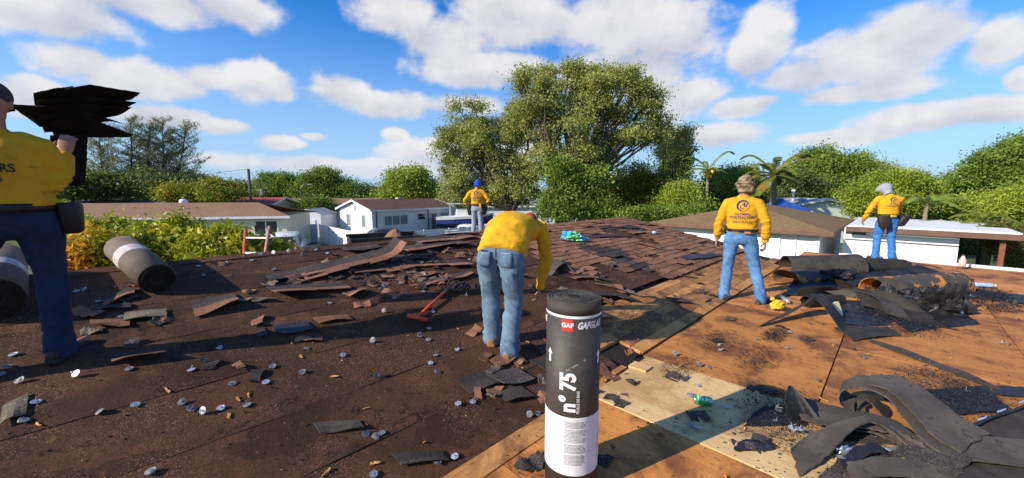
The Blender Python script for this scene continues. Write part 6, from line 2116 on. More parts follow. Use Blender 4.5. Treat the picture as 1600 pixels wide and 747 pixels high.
def text_mesh(body, size, bold=0.0, shear=0.0, align='CENTER', sx=1.0):
    cu = bpy.data.curves.new('lettering', 'FONT')
    cu.body = body
    cu.size = size
    cu.offset = bold
    cu.shear = shear
    cu.align_x = align
    cu.align_y = 'CENTER'
    cu.resolution_u = 3
    o = bpy.data.objects.new('lettering', cu)
    COL.objects.link(o)
    dg = bpy.context.evaluated_depsgraph_get()
    me = bpy.data.meshes.new_from_object(o.evaluated_get(dg))
    bm = bmesh.new()
    bm.from_mesh(me)
    bmesh.ops.triangulate(bm, faces=bm.faces)
    for _ in range(2):
        bmesh.ops.subdivide_edges(bm, edges=[e for e in bm.edges if e.calc_length() > size * 0.4], cuts=1)
    bmesh.ops.triangulate(bm, faces=bm.faces)
    vs = [(v.co.x * sx, v.co.y) for v in bm.verts]
    fs = [tuple(v.index for v in f.verts) for f in bm.faces]
    bm.free()
    bpy.data.objects.remove(o)
    return vs, fs


def spiral(mb, C, r, axis_u, axis_v, axis_w, turns=11, h=0.008, r_in=0.03):
    n = turns * 22
    inn, out = [], []
    for i in range(n + 1):
        a = 2 * pi * turns * i / n
        rr = r_in + (r - r_in) * i / n
        wob = 1 + 0.02 * nz(a * 0.7, turns)
        d = axis_u * math.cos(a) + axis_v * math.sin(a)
        dep = h * (0.5 + 0.7 * nz(a * 0.33, 4.0))
        for lst, q_ in ((inn, rr * wob - 0.0035), (out, rr * wob + 0.0015)):
            lst.append((C + d * q_, C + d * q_ + axis_w * max(0.002, dep)))
    b = len(mb.v)
    vs, fs = [], []
    for (a0, a1), (c0, c1) in zip(inn, out):
        vs += [a0, a1, c1, c0]
    for i in range(n):
        k_ = i * 4
        fs += [(k_, k_ + 1, k_ + 5, k_ + 4), (k_ + 1, k_ + 2, k_ + 6, k_ + 5), (k_ + 2, k_ + 3, k_ + 7, k_ + 6)]
    mb.add(vs, fs)


RR = 0.140
top = at(897, 462, 1.93)
CX, CY, ZB = top.x, top.y, DECK + 0.006
HR = top.z - ZB
roll = thing('felt_roll', 'tall dark felt roll with white printing and a white label standing upright near us', 'felt roll', (CX, CY, ZB))
n = 64


def ring_wall(name, r, z0, z1, mat, a0=0.0, a1=2 * pi, seg=64, smooth=True, edge=None, thick=0.0):
    mb = MB()
    vs, fs = [], []
    full = abs(a1 - a0 - 2 * pi) < 1e-6
    for i in range(seg + 1):
        a = a0 + (a1 - a0) * i / seg
        for z in (z0, z1):
            zz = z + (edge(a, z) if edge else 0)
            vs.append(Vector((CX + math.sin(a) * r, CY - math.cos(a) * r, zz)))
    for i in range(seg):
        fs.append((2 * i, 2 * i + 2, 2 * i + 3, 2 * i + 1))
    mb.add(vs, fs)
    return mb.build(name, mat, roll, smooth)


Zt = ZB + HR
mb = MB()
mb.tube([(CX, CY, ZB), (CX, CY, Zt - 0.066)], RR, 64)
mb.build('wrapper', 'roll_black', roll, True)
mb = MB()
mb.tube([(CX, CY, Zt - 0.0665), (CX, CY, Zt - 0.004)], [RR - 0.0008, RR - 0.0012], 64)
mb.build('bare_end', 'roll_bare', roll, True)
for nm_ in ('wrapper', 'bare_end'):
    pass
mb = MB()
spiral(mb, Vector((CX, CY, Zt - 0.008)), RR - 0.003, Vector((1, 0, 0)), Vector((0, 1, 0)), Vector((0, 0, 1)), 13, 0.012, 0.032)
mb.build('rolled_layers', 'roll_edge', roll)
mb = MB()
mb.tube([(CX, CY, Zt - 0.006), (CX, CY, Zt - 0.0005)], 0.028, 20)
mb.build('core', 'dark_gap', roll)
ring_wall('stripe', RR + 0.0012, Zt - 0.078, Zt - 0.065, 'label_white')
lab = ring_wall('label', RR + 0.0016, Zt - 0.905, Zt - 0.588, 'label_white')
ring_wall('tape', RR + 0.003, Zt - 0.86, Zt - 0.70, 'label_white', 1.05, 1.75, 14, True, lambda a, z: 0.012 * nz(a * 9, z * 7, 2))


def cyl_part(name, vs, fs, ang, z, mat, parent, rot90=False, off=0.003):
    mb = MB()
    mb.add(on_cyl(vs, (CX, CY), RR, ang, z, rot90, off), fs)
    return mb.build(name, mat, parent)


def rect(w, h, nx=6):
    vs = []
    for i in range(nx + 1):
        x = -w / 2 + w * i / nx
        vs += [(x, -h / 2), (x, h / 2)]
    return vs, [(2 * i, 2 * i + 2, 2 * i + 3, 2 * i + 1) for i in range(nx)]


for k_ in range(3):
    base = R(-21) + k_ * R(113)
    vs, fs = rect(0.056, 0.058)
    cyl_part('logo_square', vs, fs, base, Zt - 0.112, 'label_red', roll, off=0.0022)
    vs, fs = text_mesh('GAF', 0.031, 0.0012)
    cyl_part('lettering', vs, fs, base, Zt - 0.112, 'label_white', roll, off=0.0042)
    vs, fs = text_mesh('GAFGLAS', 0.046, 0.0022, 0.28, sx=0.70)
    cyl_part('lettering', vs, fs, base + R(47), Zt - 0.113, 'label_white', roll)
    ar = [(-0.007, -0.036), (0.007, -0.036), (0.007, 0.008), (0.018, 0.008), (0.0, 0.036), (-0.018, 0.008), (-0.007, 0.008)]
    cyl_part('arrow', ar, [(0, 1, 2, 6), (5, 6, 2, 3, 4)], base + R(-41), Zt - 0.285, 'label_white', roll)
vs, fs = text_mesh('n° 75', 0.106, 0.0048, sx=0.90)
cyl_part('lettering', vs, fs, R(-17), Zt - 0.456, 'label_white', roll, True)
vs, fs = text_mesh('FEUILLE DE BASE', 0.019, 0.0004, sx=0.86)
cyl_part('lettering', vs, fs, R(3), Zt - 0.505, 'label_white', roll, True)
vs, fs = [(-0.05, -0.028), (-0.047, -0.034), (0.0, -0.001), (0.05, 0.026), (0.046, 0.034), (-0.01, 0.004)], [(0, 1, 2, 5), (5, 2, 3, 4)]
cyl_part('scuff_mark', vs, fs, R(-2), Zt - 0.315, 'scuff', roll, off=0.0018)
# the label's small print: lines of grey dashes too small to read
r_ = random.Random(4)
mb = MB()
for row in range(33):
    x = -0.052
    z = Zt - 0.612 - row * 0.0072
    if row in (5, 16, 24):
        continue
    while x < 0.05 - (0.02 if row % 7 == 4 else 0):
        w = r_.uniform(0.006, 0.022)
        vs, fs = rect(min(w, 0.055 - x), 0.0030, 3)
        mb.add(on_cyl([(a + x + w / 2, b) for a, b in vs], (CX, CY), RR, R(-3), z, False, 0.0032), fs)
        x += w + 0.003
o = mb.build('small_print', 'label_ink', roll)
o['kind'] = 'stuff'


def lying_roll(label, near, far_dir, r, L, band=(0.36, 0.52)):
    C0 = near + roof_normal(near) * r
    d = far_dir.normalized()
    C1 = C0 + d * L
    up = roof_normal(near)
    side = d.cross(up).normalized()
    root = thing('felt_roll', label, 'felt roll', near, 'brown felt rolls lying on the slope')
    m = 48

    def ring(c, rr):
        return [c + side * math.cos(2 * pi * i / m) * rr + up * math.sin(2 * pi * i / m) * rr for i in range(m)]
    mb = MB(); mb.loft([ring(C0, r), ring(C0.lerp(C1, 0.5), r * 1.003), ring(C1, r)]); mb.build('felt_layers', 'roll_brown', root, True)
    vs = ring(C0.lerp(C1, band[0]), r + 0.0025) + ring(C0.lerp(C1, band[1]), r + 0.0025)
    mb = MB(); mb.add(vs, [(i, (i + 1) % m, m + (i + 1) % m, m + i) for i in range(m)]); bd = mb.build('paper_band', 'band_paper', root, True)
    for k_ in range(9):
        a = k_ * 0.7
        vs, fs = [], []
        for i in range(7):
            aa = a + 0.42 * i / 6
            for f in (band[0] + 0.035, band[1] - 0.035):
                vs.append(C0.lerp(C1, f + 0.01 * nz(aa * 4, f * 30)) + side * math.cos(aa) * (r + 0.004) + up * math.sin(aa) * (r + 0.004))
        fs = [(2 * i, 2 * i + 2, 2 * i + 3, 2 * i + 1) for i in range(6)]
        mb = MB(); mb.add(vs, fs); mb.build('print', 'label_pinkish', bd)
    mb = MB(); spiral(mb, C0 - d * 0.001, r - 0.003, side, up, -d, 12, 0.010, 0.05); mb.build('rolled_layers', 'dark_gap', root)  # end layers coloured near-black for the shade on this face
    mb = MB(); mb.tube([C0 - d * 0.012, C0 - d * 0.001], 0.045, 18); mb.build('core', 'dark_gap', root)
    return root


lying_roll('brown felt roll with a white paper band lying on the slope below the bushes', on_roof(248, 457), Vector((-0.84, 0.54, SL)), 0.138, 1.0, (0.52, 0.69))
lying_roll('brown felt roll lying half hidden behind the left worker legs', on_roof(-4, 500), DQ + Vector((-0.16, 0, SL)), 0.165, 1.0, (0.40, 0.55))

# ------------------------------------------------------------------ tool, can, bag, bottles
root = thing('shingle_fork', 'red handled roofing fork with dark tines lying on the felt left of the bending worker', 'roofing fork', on_roof(652, 502))
P = lambda px, py, h=0.03: on_roof(px, py, h)
mb = MB(); mb.tube([P(637, 498, 0.03), P(652, 501, 0.03), P(668, 505, 0.03)], 0.019, 10); mb.build('grip', 'red_paint', root, True)
mb = MB(); mb.tube([P(652, 501), P(676, 480, 0.045), P(690, 468, 0.05)], [0.016, 0.015, 0.015], 10); mb.build('shaft', 'red_paint', root, True)
mb = MB(); mb.tube([P(690, 468, 0.05), P(703, 458, 0.06)], [0.017, 0.02], 10); mb.build('socket', 'steel_dark', root, True)
mb = MB(); mb.tube([P(690, 458, 0.05), P(703, 459, 0.055), P(719, 461, 0.05)], 0.012, 8); mb.build('crossbar', 'steel_dark', root, True)
for i in range(6):
    f = i / 5
    a = P(690, 458, 0.05).lerp(P(719, 461, 0.05), f)
    b = P(702 + 37 * f, 437 + 9 * f, 0.035 + 0.02 * math.sin(f * 9))
    mb = MB(); mb.tube([a, a.lerp(b, 0.5) + Vector((0, 0, 0.035)), b], [0.010, 0.009, 0.006], 7); mb.build('tine', 'steel_dark', root, True)

# green drinks can on its side
v = on_roof(1098, 634)
ax = Vector((0.96, -0.28, 0)).normalized()
root = thing('drinks_can', 'green drinks can lying on its side on the pale plywood', 'can', v + Vector((0, 0, 0)))
r = 0.033
c0 = v + Vector((0, 0, r + 0.008)) - ax * 0.061
mb = MB(); mb.tube([c0 + ax * t for t in (0.012, 0.11)], r, 24); mb.build('body', 'can_green', root, True)
mb = MB(); mb.tube([c0 + ax * t for t in (-0.001, 0.003, 0.0118)], [0.026, 0.027, r - 0.0003], 24); mb.build('lid', 'can_metal', root, True)
mb = MB(); mb.tube([c0 + ax * t for t in (0.1102, 0.119, 0.121)], [r - 0.0003, 0.026, 0.024], 24); mb.build('base', 'can_metal', root, True)
sd_ = ax.cross(Vector((0, 0, 1)))
for (t0, t1, b0, b1) in ((0.020, 0.030, 0.3, 2.6), (0.038, 0.062, 0.5, 1.1), (0.038, 0.062, 1.3, 1.9), (0.070, 0.092, 0.45, 1.0), (0.070, 0.092, 1.2, 1.75), (0.098, 0.104, 0.2, 2.7)):
    vs, fs = [], []
    for i in range(7):
        a = b0 + (b1 - b0) * i / 6
        for t in (t0, t1):
            vs.append(c0 + ax * t + (sd_ * math.cos(a) + Vector((0, 0, 1)) * math.sin(a)) * (r + 0.0008))
    fs = [(2 * i, 2 * i + 2, 2 * i + 3, 2 * i + 1) for i in range(6)]
    mb = MB(); mb.add(vs, fs); mb.build('print', 'can_light', root)

# plastic bag near the ridge
v = on_roof(893, 376)
root = thing('plastic_bag', 'crumpled blue and green plastic bag on the shingles near the ridge', 'plastic bag', v)
crumple('bag_film', '', '', 'bag_blue', v + Vector((-0.02, 0.0, 0.04)), (0.20, 0.13, 0.15), 41, 0.55, 30, 18, parent=root)
crumple('bag_print', '', '', 'bag_green', v + Vector((0.02, -0.05, 0.05)), (0.17, 0.10, 0.12), 44, 0.6, 30, 18, parent=root)
crumple('bag_fold', '', '', 'bag_blue', v + Vector((0.17, -0.02, 0.02)), (0.13, 0.09, 0.09), 47, 0.6, 24, 14, parent=root)
# yellow squashed bottle and a grey tube by the standing worker
v = on_roof(1214, 486)
root = thing('yellow_bottle', 'squashed yellow plastic bottle beside the standing worker boot', 'bottle', v)
crumple('body', '', '', 'yellow_plastic', v + Vector((0, 0, 0.065)), (0.085, 0.06, 0.085), 51, 0.25, 20, 12, parent=root)
crumple('spout', '', '', 'yellow_plastic', v + Vector((-0.05, 0.03, 0.15)), (0.028, 0.028, 0.035), 52, 0.2, 12, 8, parent=root)
mb = MB(); mb.tube([v + Vector((0.03, -0.055, 0.055)), v + Vector((0.045, -0.075, 0.03))], 0.012, 10); mb.build('cap', 'dark_gap', root)
mb = MB(); a, b = on_roof(1219, 466, 0.03), on_roof(1234, 476, 0.03); mb.tube([a, a.lerp(b, 0.85)], 0.026, 14); mb.tube([a.lerp(b, 0.86), b], [0.012, 0.006], 8)
tag(mb.build('sealant_tube', 'aluminium', smooth=True), 'grey sealant tube lying behind the squashed yellow bottle', 'tube')
v = on_roof(1538, 450)
root = thing('plastic_bottle', 'clear blue plastic bottle lying on the black felt at the right', 'bottle', v)
ax = Vector((0.95, -0.3, 0)).normalized()
mb = MB(); mb.tube([v + Vector((0, 0, 0.05)) + ax * t for t in (-0.13, -0.11, -0.02, 0.05, 0.09, 0.11)], [0.03, 0.036, 0.032, 0.037, 0.03, 0.013], 14); mb.build('body', 'clear_blue', root, True)
mb = MB(); mb.tube([v + Vector((0, 0, 0.05)) + ax * t for t in (0.112, 0.135)], 0.016, 12); mb.build('cap', 'white_paint', root)
v = on_z(1503, 416, DECK + 0.06)
root = thing('pink_bottle', 'pale pink bottle with a dark cap standing at the far edge of the deck', 'bottle', v)
mb = MB(); mb.tube([v + Vector((0, 0, z)) for z in (0, 0.01, 0.12, 0.18, 0.215)], [0.05, 0.056, 0.052, 0.03, 0.016], 14); mb.build('body', 'pink_plastic', root, True)
mb = MB(); mb.tube([v + Vector((0, 0, z)) for z in (0.216, 0.25)], 0.02, 10); mb.build('cap', 'dark_gap', root)
v = on_roof(1022, 366)
root = thing('drinks_can', 'small pale can lying high on the shingle field below the tan hip roof', 'can', v)
mb = MB(); mb.tube([v + Vector((-0.05, 0, 0.045)), v + Vector((0.055, -0.02, 0.045))], 0.034, 14); mb.build('body', 'clear_blue', root, True)
mb = MB(); mb.tube([v + Vector((0.0555, -0.0201, 0.045)), v + Vector((0.062, -0.0215, 0.045))], [0.033, 0.026], 14); mb.build('lid', 'can_metal', root)

# nail heads along the edges of the plywood sheets
out = []
r_ = random.Random(17)
for (a, b, c, d, m_, h) in SHEETS:
    if a > 8 or a < 1:
        continue
    for (x0, y0, x1, y1) in ((a + 0.02, c + 0.02, b - 0.02, c + 0.02), (a + 0.02, d - 0.02, b - 0.02, d - 0.02), (a + 0.02, c + 0.02, a + 0.02, d - 0.02), (b - 0.02, c + 0.02, b - 0.02, d - 0.02), ((a + b) / 2, c, (a + b) / 2, d)):
        L_ = math.hypot(x1 - x0, y1 - y0)
        for i in range(int(L_ / 0.15)):
            f = (i + 0.5 + r_.uniform(-0.2, 0.2)) / (L_ / 0.15)
            v = DP * (x0 + (x1 - x0) * f + r_.gauss(0, 0.006)) + DQ * (y0 + (y1 - y0) * f + r_.gauss(0, 0.006))
            z = DECK + h + 0.0065
            s_ = 0.0055
            out += [(v.x - s_, v.y, z), (v.x, v.y - s_, z), (v.x + s_, v.y, z), (v.x, v.y + s_, z)]
o = put('nail_heads', qmesh('nail_heads', np.array(out), 'dark_gap'))
tag(o, 'rows of dark nail heads along the joints of the plywood sheets', 'nails', kind='stuff')
# ------------------------------------------------------------------ people
def remeshed(mb, voxel, smooth_n=6, fn=None):
    """the union of overlapping shapes as one continuous skin"""
    me = bpy.data.meshes.new('tmp')
    me.from_pydata([tuple(v) for v in mb.v], [], mb.f)
    me.update()
    bm = bmesh.new(); bm.from_mesh(me)
    bmesh.ops.triangulate(bm, faces=[f for f in bm.faces if len(f.verts) > 4])
    bm.to_mesh(me); bm.free()
    o = bpy.data.objects.new('tmp', me)
    COL.objects.link(o)
    m = o.modifiers.new('r', 'REMESH')
    m.mode = 'VOXEL'
    m.voxel_size = voxel
    s = o.modifiers.new('s', 'SMOOTH')
    s.iterations = smooth_n
    s.factor = 0.5
    dg = bpy.context.evaluated_depsgraph_get()
    res = bpy.data.meshes.new_from_object(o.evaluated_get(dg))
    bpy.data.objects.remove(o)
    bpy.data.meshes.remove(me)
    if fn:
        co = [v.co + v.normal * fn(v.co) for v in res.vertices]
        for v, c in zip(res.vertices, co):
            v.co = c
    res.polygons.foreach_set('use_smooth', [True] * len(res.polygons))
    res.update()
    return res


def capsule(mb, pts, rad, n=14, flat=None):
    """tapered limb with rounded ends; flat=(axis, k) squashes it along an axis"""
    pts = [Vector(p) for p in pts]
    a, b = pts[0], pts[-1]
    d0, d1 = (pts[1] - a).normalized(), (b - pts[-2]).normalized()
    P = [a - d0 * rad[0] * 0.92, a - d0 * rad[0] * 0.6] + pts + [b + d1 * rad[-1] * 0.6, b + d1 * rad[-1] * 0.92]
    rr = [rad[0] * 0.35, rad[0] * 0.8] + list(rad) + [rad[-1] * 0.8, rad[-1] * 0.35]
    k = len(mb.v)
    mb.tube(P, rr, n)
    if flat:
        ax, f = flat
        ax = Vector(ax).normalized()
        c = sum(P, Vector()) / len(P)
        for i in range(k, len(mb.v)):
            h = (mb.v[i] - c).dot(ax)
            mb.v[i] = mb.v[i] - ax * h * (1 - f)


def torso(mb, rings, n=22, e=0.82):
    """rings: (centre, right half vector, depth half vector)"""
    out = []
    for c, u, w in rings:
        ring = []
        for k in range(n):
            a = 2 * pi * k / n
            ca, sa = math.cos(a), math.sin(a)
            ring.append(Vector(c) + Vector(u) * math.copysign(abs(ca) ** e, ca) + Vector(w) * math.copysign(abs(sa) ** e, sa))
        out.append(ring)
    mb.loft(out)


def hand(mb, wrist, d, pn, side, curl=0.5, k=1.0):
    """palm, four fingers of unequal length bent at the knuckles, thumb from the side of the palm. pn: palm faces this way; side: towards the thumb"""
    d = Vector(d).normalized(); pn = Vector(pn); pn = (pn - d * pn.dot(d)).normalized()
    sv = d.cross(pn)
    if sv.dot(Vector(side)) < 0:
        sv = -sv
    rings = []
    for t, w, th in ((-0.03, 0.026, 0.021), (0.0, 0.028, 0.019), (0.035, 0.038, 0.016), (0.075, 0.043, 0.014), (0.092, 0.041, 0.011)):
        rings.append((wrist + d * t * k, sv * w * k, pn * th * k))
    torso(mb, rings, 12)
    for i, (off, ln) in enumerate(((0.031, 0.070), (0.0105, 0.080), (-0.0105, 0.074), (-0.031, 0.058))):
        b = wrist + d * 0.088 * k + sv * off * k
        fan = sv * off * 2.2
        p = b
        pts = [b - d * 0.02 * k]
        ang = 0.25
        dirn = (d + fan).normalized()
        for s_, l_ in ((0, 0.42), (1, 0.33), (2, 0.25)):
            ang += curl * (0.55 + 0.25 * s_) + 0.05 * i
            q_ = dirn * math.cos(ang - 0.25) + pn * math.sin(ang - 0.25)
            p = p + q_ * ln * l_ * k
            pts.append(p)
        capsule(mb, pts, [0.0095 * k, 0.0088 * k, 0.0082 * k, 0.0072 * k], 8)
    b = wrist + d * 0.022 * k + sv * 0.024 * k
    t1 = b + (d * 0.55 + sv * 0.75 + pn * 0.25).normalized() * 0.042 * k
    t2 = t1 + (d * 0.85 + sv * 0.25 + pn * (0.35 + 0.3 * curl)).normalized() * 0.032 * k
    t3 = t2 + (d * 0.9 + pn * (0.45 + 0.4 * curl)).normalized() * 0.024 * k
    capsule(mb, [b, t1, t2, t3], [0.0135 * k, 0.0115 * k, 0.0102 * k, 0.0085 * k], 8)


class Person:
    def __init__(self, label, G, f, scale=1.0):
        self.G = Vector(G)
        f = Vector((f[0], f[1], 0)).normalized()
        self.f, self.r, self.u = f, Vector((f.y, -f.x, 0)), Vector((0, 0, 1))
        self.k = scale
        self.root = thing('person', label, 'person', self.G, 'roofers in yellow shirts and jeans')

    def p(self, a, b, c):
        return self.G + (self.r * a + self.f * b + self.u * c) * self.k

    def build(self, J, legk=1.0, shirt='shirt', jeans='denim_blue', boots='boot_brown', girth=1.0, hands=(0.5, 0.5), look=None, wr=(1.0, 1.0), seed=1, hem=0.0):
        k = self.k
        P = {n: self.p(*v) for n, v in J.items()}
        self.P = P
        hipc = (P['hipL'] + P['hipR']) / 2
        shc = (P['shL'] + P['shR']) / 2
        sp = (shc - hipc).normalized()
        rs = (P['shR'] - P['shL']).normalized()
        rh = (P['hipR'] - P['hipL']).normalized()
        mid = P.get('waist', hipc.lerp(shc, 0.42))
        g = girth

        def frame(t, right):
            return right, t.cross(right).normalized() * -1
        s1 = (mid - hipc).normalized()
        s2 = (shc - mid).normalized()
        d1 = s1.cross(rh).normalized(); d2 = s2.cross(rs).normalized()      # towards the front
        dm = (d1 + d2).normalized(); rm = (rs + rh).normalized()
        self.front = d2; self.spine = s2; self.rs = rs; self.shc = shc; self.mid = mid; self.hipc = hipc; self.rh = rh; self.d1 = d1; self.s1 = s1; self.dm = dm
        # --- shirt
        mb = MB()
        lo = hipc + s1 * (0.055 - hem) * k
        torso(mb, [(lo - s1 * 0.012 * k, rh * 0.150 * k * g, d1 * 0.105 * k * g), (lo, rh * 0.178 * k * g, d1 * 0.128 * k * g), (hipc.lerp(mid, 0.55), rm * 0.180 * k * g, dm * 0.132 * k * g),
                   (mid, rm * 0.176 * k * g, dm * 0.130 * k * g), (mid.lerp(shc, 0.45), rs * 0.188 * k * g, d2 * 0.132 * k * g), (mid.lerp(shc, 0.76), rs * 0.190 * k, d2 * 0.122 * k),
                   (shc - s2 * 0.02 * k, rs * 0.165 * k, d2 * 0.100 * k), (shc + s2 * 0.025 * k, rs * 0.118 * k, d2 * 0.080 * k), (shc + s2 * 0.062 * k, rs * 0.080 * k, d2 * 0.066 * k), (shc + s2 * 0.092 * k, rs * 0.062 * k, d2 * 0.060 * k)], e=0.94)
        for s in 'LR':
            sh, elb, wr_ = P['sh' + s], P['el' + s], P['wr' + s]
            capsule(mb, [shc.lerp(sh, 0.50) + s2 * 0.002 * k, sh - s2 * 0.022 * k, sh.lerp(elb, 0.35), elb, elb.lerp(wr_, 0.45), elb.lerp(wr_, 0.93)],
                    [0.068 * k, 0.072 * k, 0.068 * k, 0.058 * k, 0.053 * k, 0.044 * k])
        sd = seed * 3.3
        elbs = [P['elL'], P['elR']]

        def wrinkle(c):
            w = 0.0055 * nz(c.x * 7, c.y * 7, c.z * 9 + sd) + 0.0030 * nz(c.x * 15 + sd, c.y * 15, c.z * 17)
            ne = max(math.exp(-((c - e).length / (0.13 * k)) ** 2) for e in elbs)
            t = (c - hipc).dot(s1) / k
            lowf = math.exp(-(t / 0.13) ** 2)
            fold = abs(nz(c.x * 5 + c.z * 9, c.y * 5, c.z * 13 - c.x * 5 + sd))
            ax_ = abs(nz(c.x * 4 - c.z * 7, c.y * 4, c.z * 8 + c.x * 7 + sd))
            return (w * 1.2 + (0.022 * ne + 0.024 * lowf + 0.008) * (0.30 - fold) + 0.010 * (0.25 - ax_)) * k
        me = remeshed(mb, 0.0115 * max(k, 0.9), 4, wrinkle)
        self.shirt_me = me.copy()
        inv = Matrix.Translation(-self.G)
        me.transform(inv)
        me.materials.append(MATS[shirt])
        self.shirt = put('shirt', me, self.root)
        # --- jeans
        mb = MB()
        torso(mb, [(hipc + s1 * 0.105 * k, rh * 0.150 * k * g, d1 * 0.108 * k * g), (hipc + s1 * 0.07 * k, rh * 0.163 * k * g, d1 * 0.118 * k * g), (hipc - self.u * 0.02 * k, rh * 0.172 * k * g, d1 * 0.128 * k),
                   (hipc - self.u * 0.085 * k, rh * 0.158 * k, d1 * 0.118 * k), (hipc - self.u * 0.125 * k, rh * 0.10 * k, d1 * 0.08 * k)])
        for s in 'LR':
            h_, kn, an = P['hip' + s], P['kn' + s], P['an' + s]
            capsule(mb, [h_ - self.u * 0.03 * k - d1 * 0.012 * k, h_.lerp(kn, 0.35) - d1 * 0.008 * k, h_.lerp(kn, 0.75), kn, kn.lerp(an, 0.35) - d1 * 0.012 * k, kn.lerp(an, 0.75), an - self.u * 0.042 * k],
                    [0.100 * k * legk, 0.094 * k * legk, 0.078 * k * legk, 0.071 * k * legk, 0.071 * k * legk, 0.067 * k * legk, 0.074 * k * legk])
        kns = [P['knL'], P['knR']]; ans = [P['anL'], P['anR']]

        def jw(c):
            nk = max(math.exp(-((c - e).length / (0.15 * k)) ** 2) for e in kns)
            na = max(math.exp(-((c - e).length / (0.15 * k)) ** 2) for e in ans)
            nh = math.exp(-(abs((c - hipc).z + 0.12 * k) / (0.10 * k)) ** 2)
            fold = abs(nz(c.x * 9 + c.z * 6, c.y * 9 - c.z * 3, c.z * 14 + c.x * 11 + sd))
            return (0.005 * nz(c.x * 9, c.y * 9, c.z * 12 + sd) + (0.020 * nk + 0.024 * na + 0.018 * nh + 0.008) * (0.30 - fold)) * k
        me = remeshed(mb, 0.0105 * max(k, 0.9), 4, jw)
        self.jeans_me = me.copy()
        me.transform(inv)
        me.materials.append(MATS[jeans])
        self.jeans = put('jeans', me, self.root)
        # --- body: one continuous skin from head to feet
        mb = MB()
        hd, nk = P['head'], P['neck']
        up = (hd - nk).normalized()
        lk = Vector(look) if look is not None else self.f
        lk = (lk - up * lk.dot(up)).normalized()
        hr = lk.cross(up).normalized()
        self.hd, self.hup, self.hlk, self.hr = hd, up, lk, hr
        rot = Matrix((hr, lk, up)).transposed()
        mb.ellipsoid(hd + up * 0.012 * k - lk * 0.006 * k, (0.076 * k, 0.097 * k, 0.106 * k), rot, 18, 12)
        mb.ellipsoid(hd - up * 0.055 * k + lk * 0.035 * k, (0.056 * k, 0.060 * k, 0.062 * k), rot, 14, 9)           # jaw
        capsule(mb, [hd + lk * 0.088 * k + up * 0.012 * k, hd + lk * 0.112 * k - up * 0.022 * k], [0.009 * k, 0.014 * k], 8)   # nose
        capsule(mb, [hd + lk * 0.090 * k - up * 0.058 * k - hr * 0.018 * k, hd + lk * 0.096 * k - up * 0.057 * k, hd + lk * 0.090 * k - up * 0.058 * k + hr * 0.018 * k], [0.008 * k, 0.010 * k, 0.008 * k], 8)
        for s in (-1, 1):
            mb.ellipsoid(hd + hr * s * 0.080 * k - up * 0.008 * k - lk * 0.012 * k, (0.010 * k, 0.022 * k, 0.033 * k), rot, 10, 7)
            capsule(mb, [hd + lk * 0.086 * k + up * 0.034 * k + hr * s * 0.015 * k, hd + lk * 0.080 * k + up * 0.036 * k + hr * s * 0.045 * k], [0.011 * k, 0.009 * k], 8)
        capsule(mb, [shc - s2 * 0.03 * k, nk, hd - up * 0.04 * k - lk * 0.015 * k], [0.066 * k, 0.056 * k, 0.054 * k])
        torso(mb, [(hipc - self.u * 0.10 * k, rh * 0.11 * k, d1 * 0.08 * k), (hipc, rh * 0.145 * k, d1 * 0.095 * k), (mid, rm * 0.14 * k, dm * 0.092 * k), (mid.lerp(shc, 0.6), rs * 0.155 * k, d2 * 0.095 * k), (shc, rs * 0.14 * k, d2 * 0.07 * k)])
        for i, s in enumerate('LR'):
            sh, elb, wr_ = P['sh' + s], P['el' + s], P['wr' + s]
            capsule(mb, [sh - s2 * 0.015 * k, sh.lerp(elb, 0.4), elb, elb.lerp(wr_, 0.35), wr_], [0.052 * k, 0.047 * k, 0.038 * k, 0.039 * k, 0.027 * k], 12)
            hd_ = J.get('hd' + s)
            hdir = (self.r * hd_[0] + self.f * hd_[1] + self.u * hd_[2]) if hd_ else (wr_ - elb)
            pn = J.get('pn' + s)
            pnv = (self.r * pn[0] + self.f * pn[1] + self.u * pn[2]) if pn else (self.r * (1 if s == 'L' else -1))
            hand(mb, wr_ + hdir.normalized() * 0.012 * k, hdir, pnv, self.f, hands[i], k * 1.02)
            h_, kn, an = P['hip' + s], P['kn' + s], P['an' + s]
            capsule(mb, [h_ - self.u * 0.03 * k, h_.lerp(kn, 0.4), kn, kn.lerp(an, 0.35) - d1 * 0.01 * k, an], [0.078 * k, 0.07 * k, 0.052 * k, 0.053 * k, 0.035 * k], 12)
            ft = P['toe' + s]
            capsule(mb, [an - self.u * 0.035 * k, an.lerp(ft, 0.5) - self.u * 0.03 * k, ft], [0.036 * k, 0.034 * k, 0.028 * k], 10)
        me = remeshed(mb, 0.0068 * max(k, 0.9), 3)
        me.transform(inv)
        me.materials.append(MATS['skin'])
        self.body = put('body', me, self.root)
        for s in (-1, 1):
            mb = MB(); mb.ellipsoid(hd + lk * 0.086 * k + up * 0.015 * k + hr * s * 0.032 * k, (0.011 * k,) * 3, None, 10, 7); e = mb.build('eye', 'label_white', self.root, True)
            mb = MB(); mb.ellipsoid(hd + lk * 0.0945 * k + up * 0.015 * k + hr * s * 0.032 * k, (0.005 * k,) * 3, None, 8, 6); mb.build('iris', 'dark_gap', e, True)
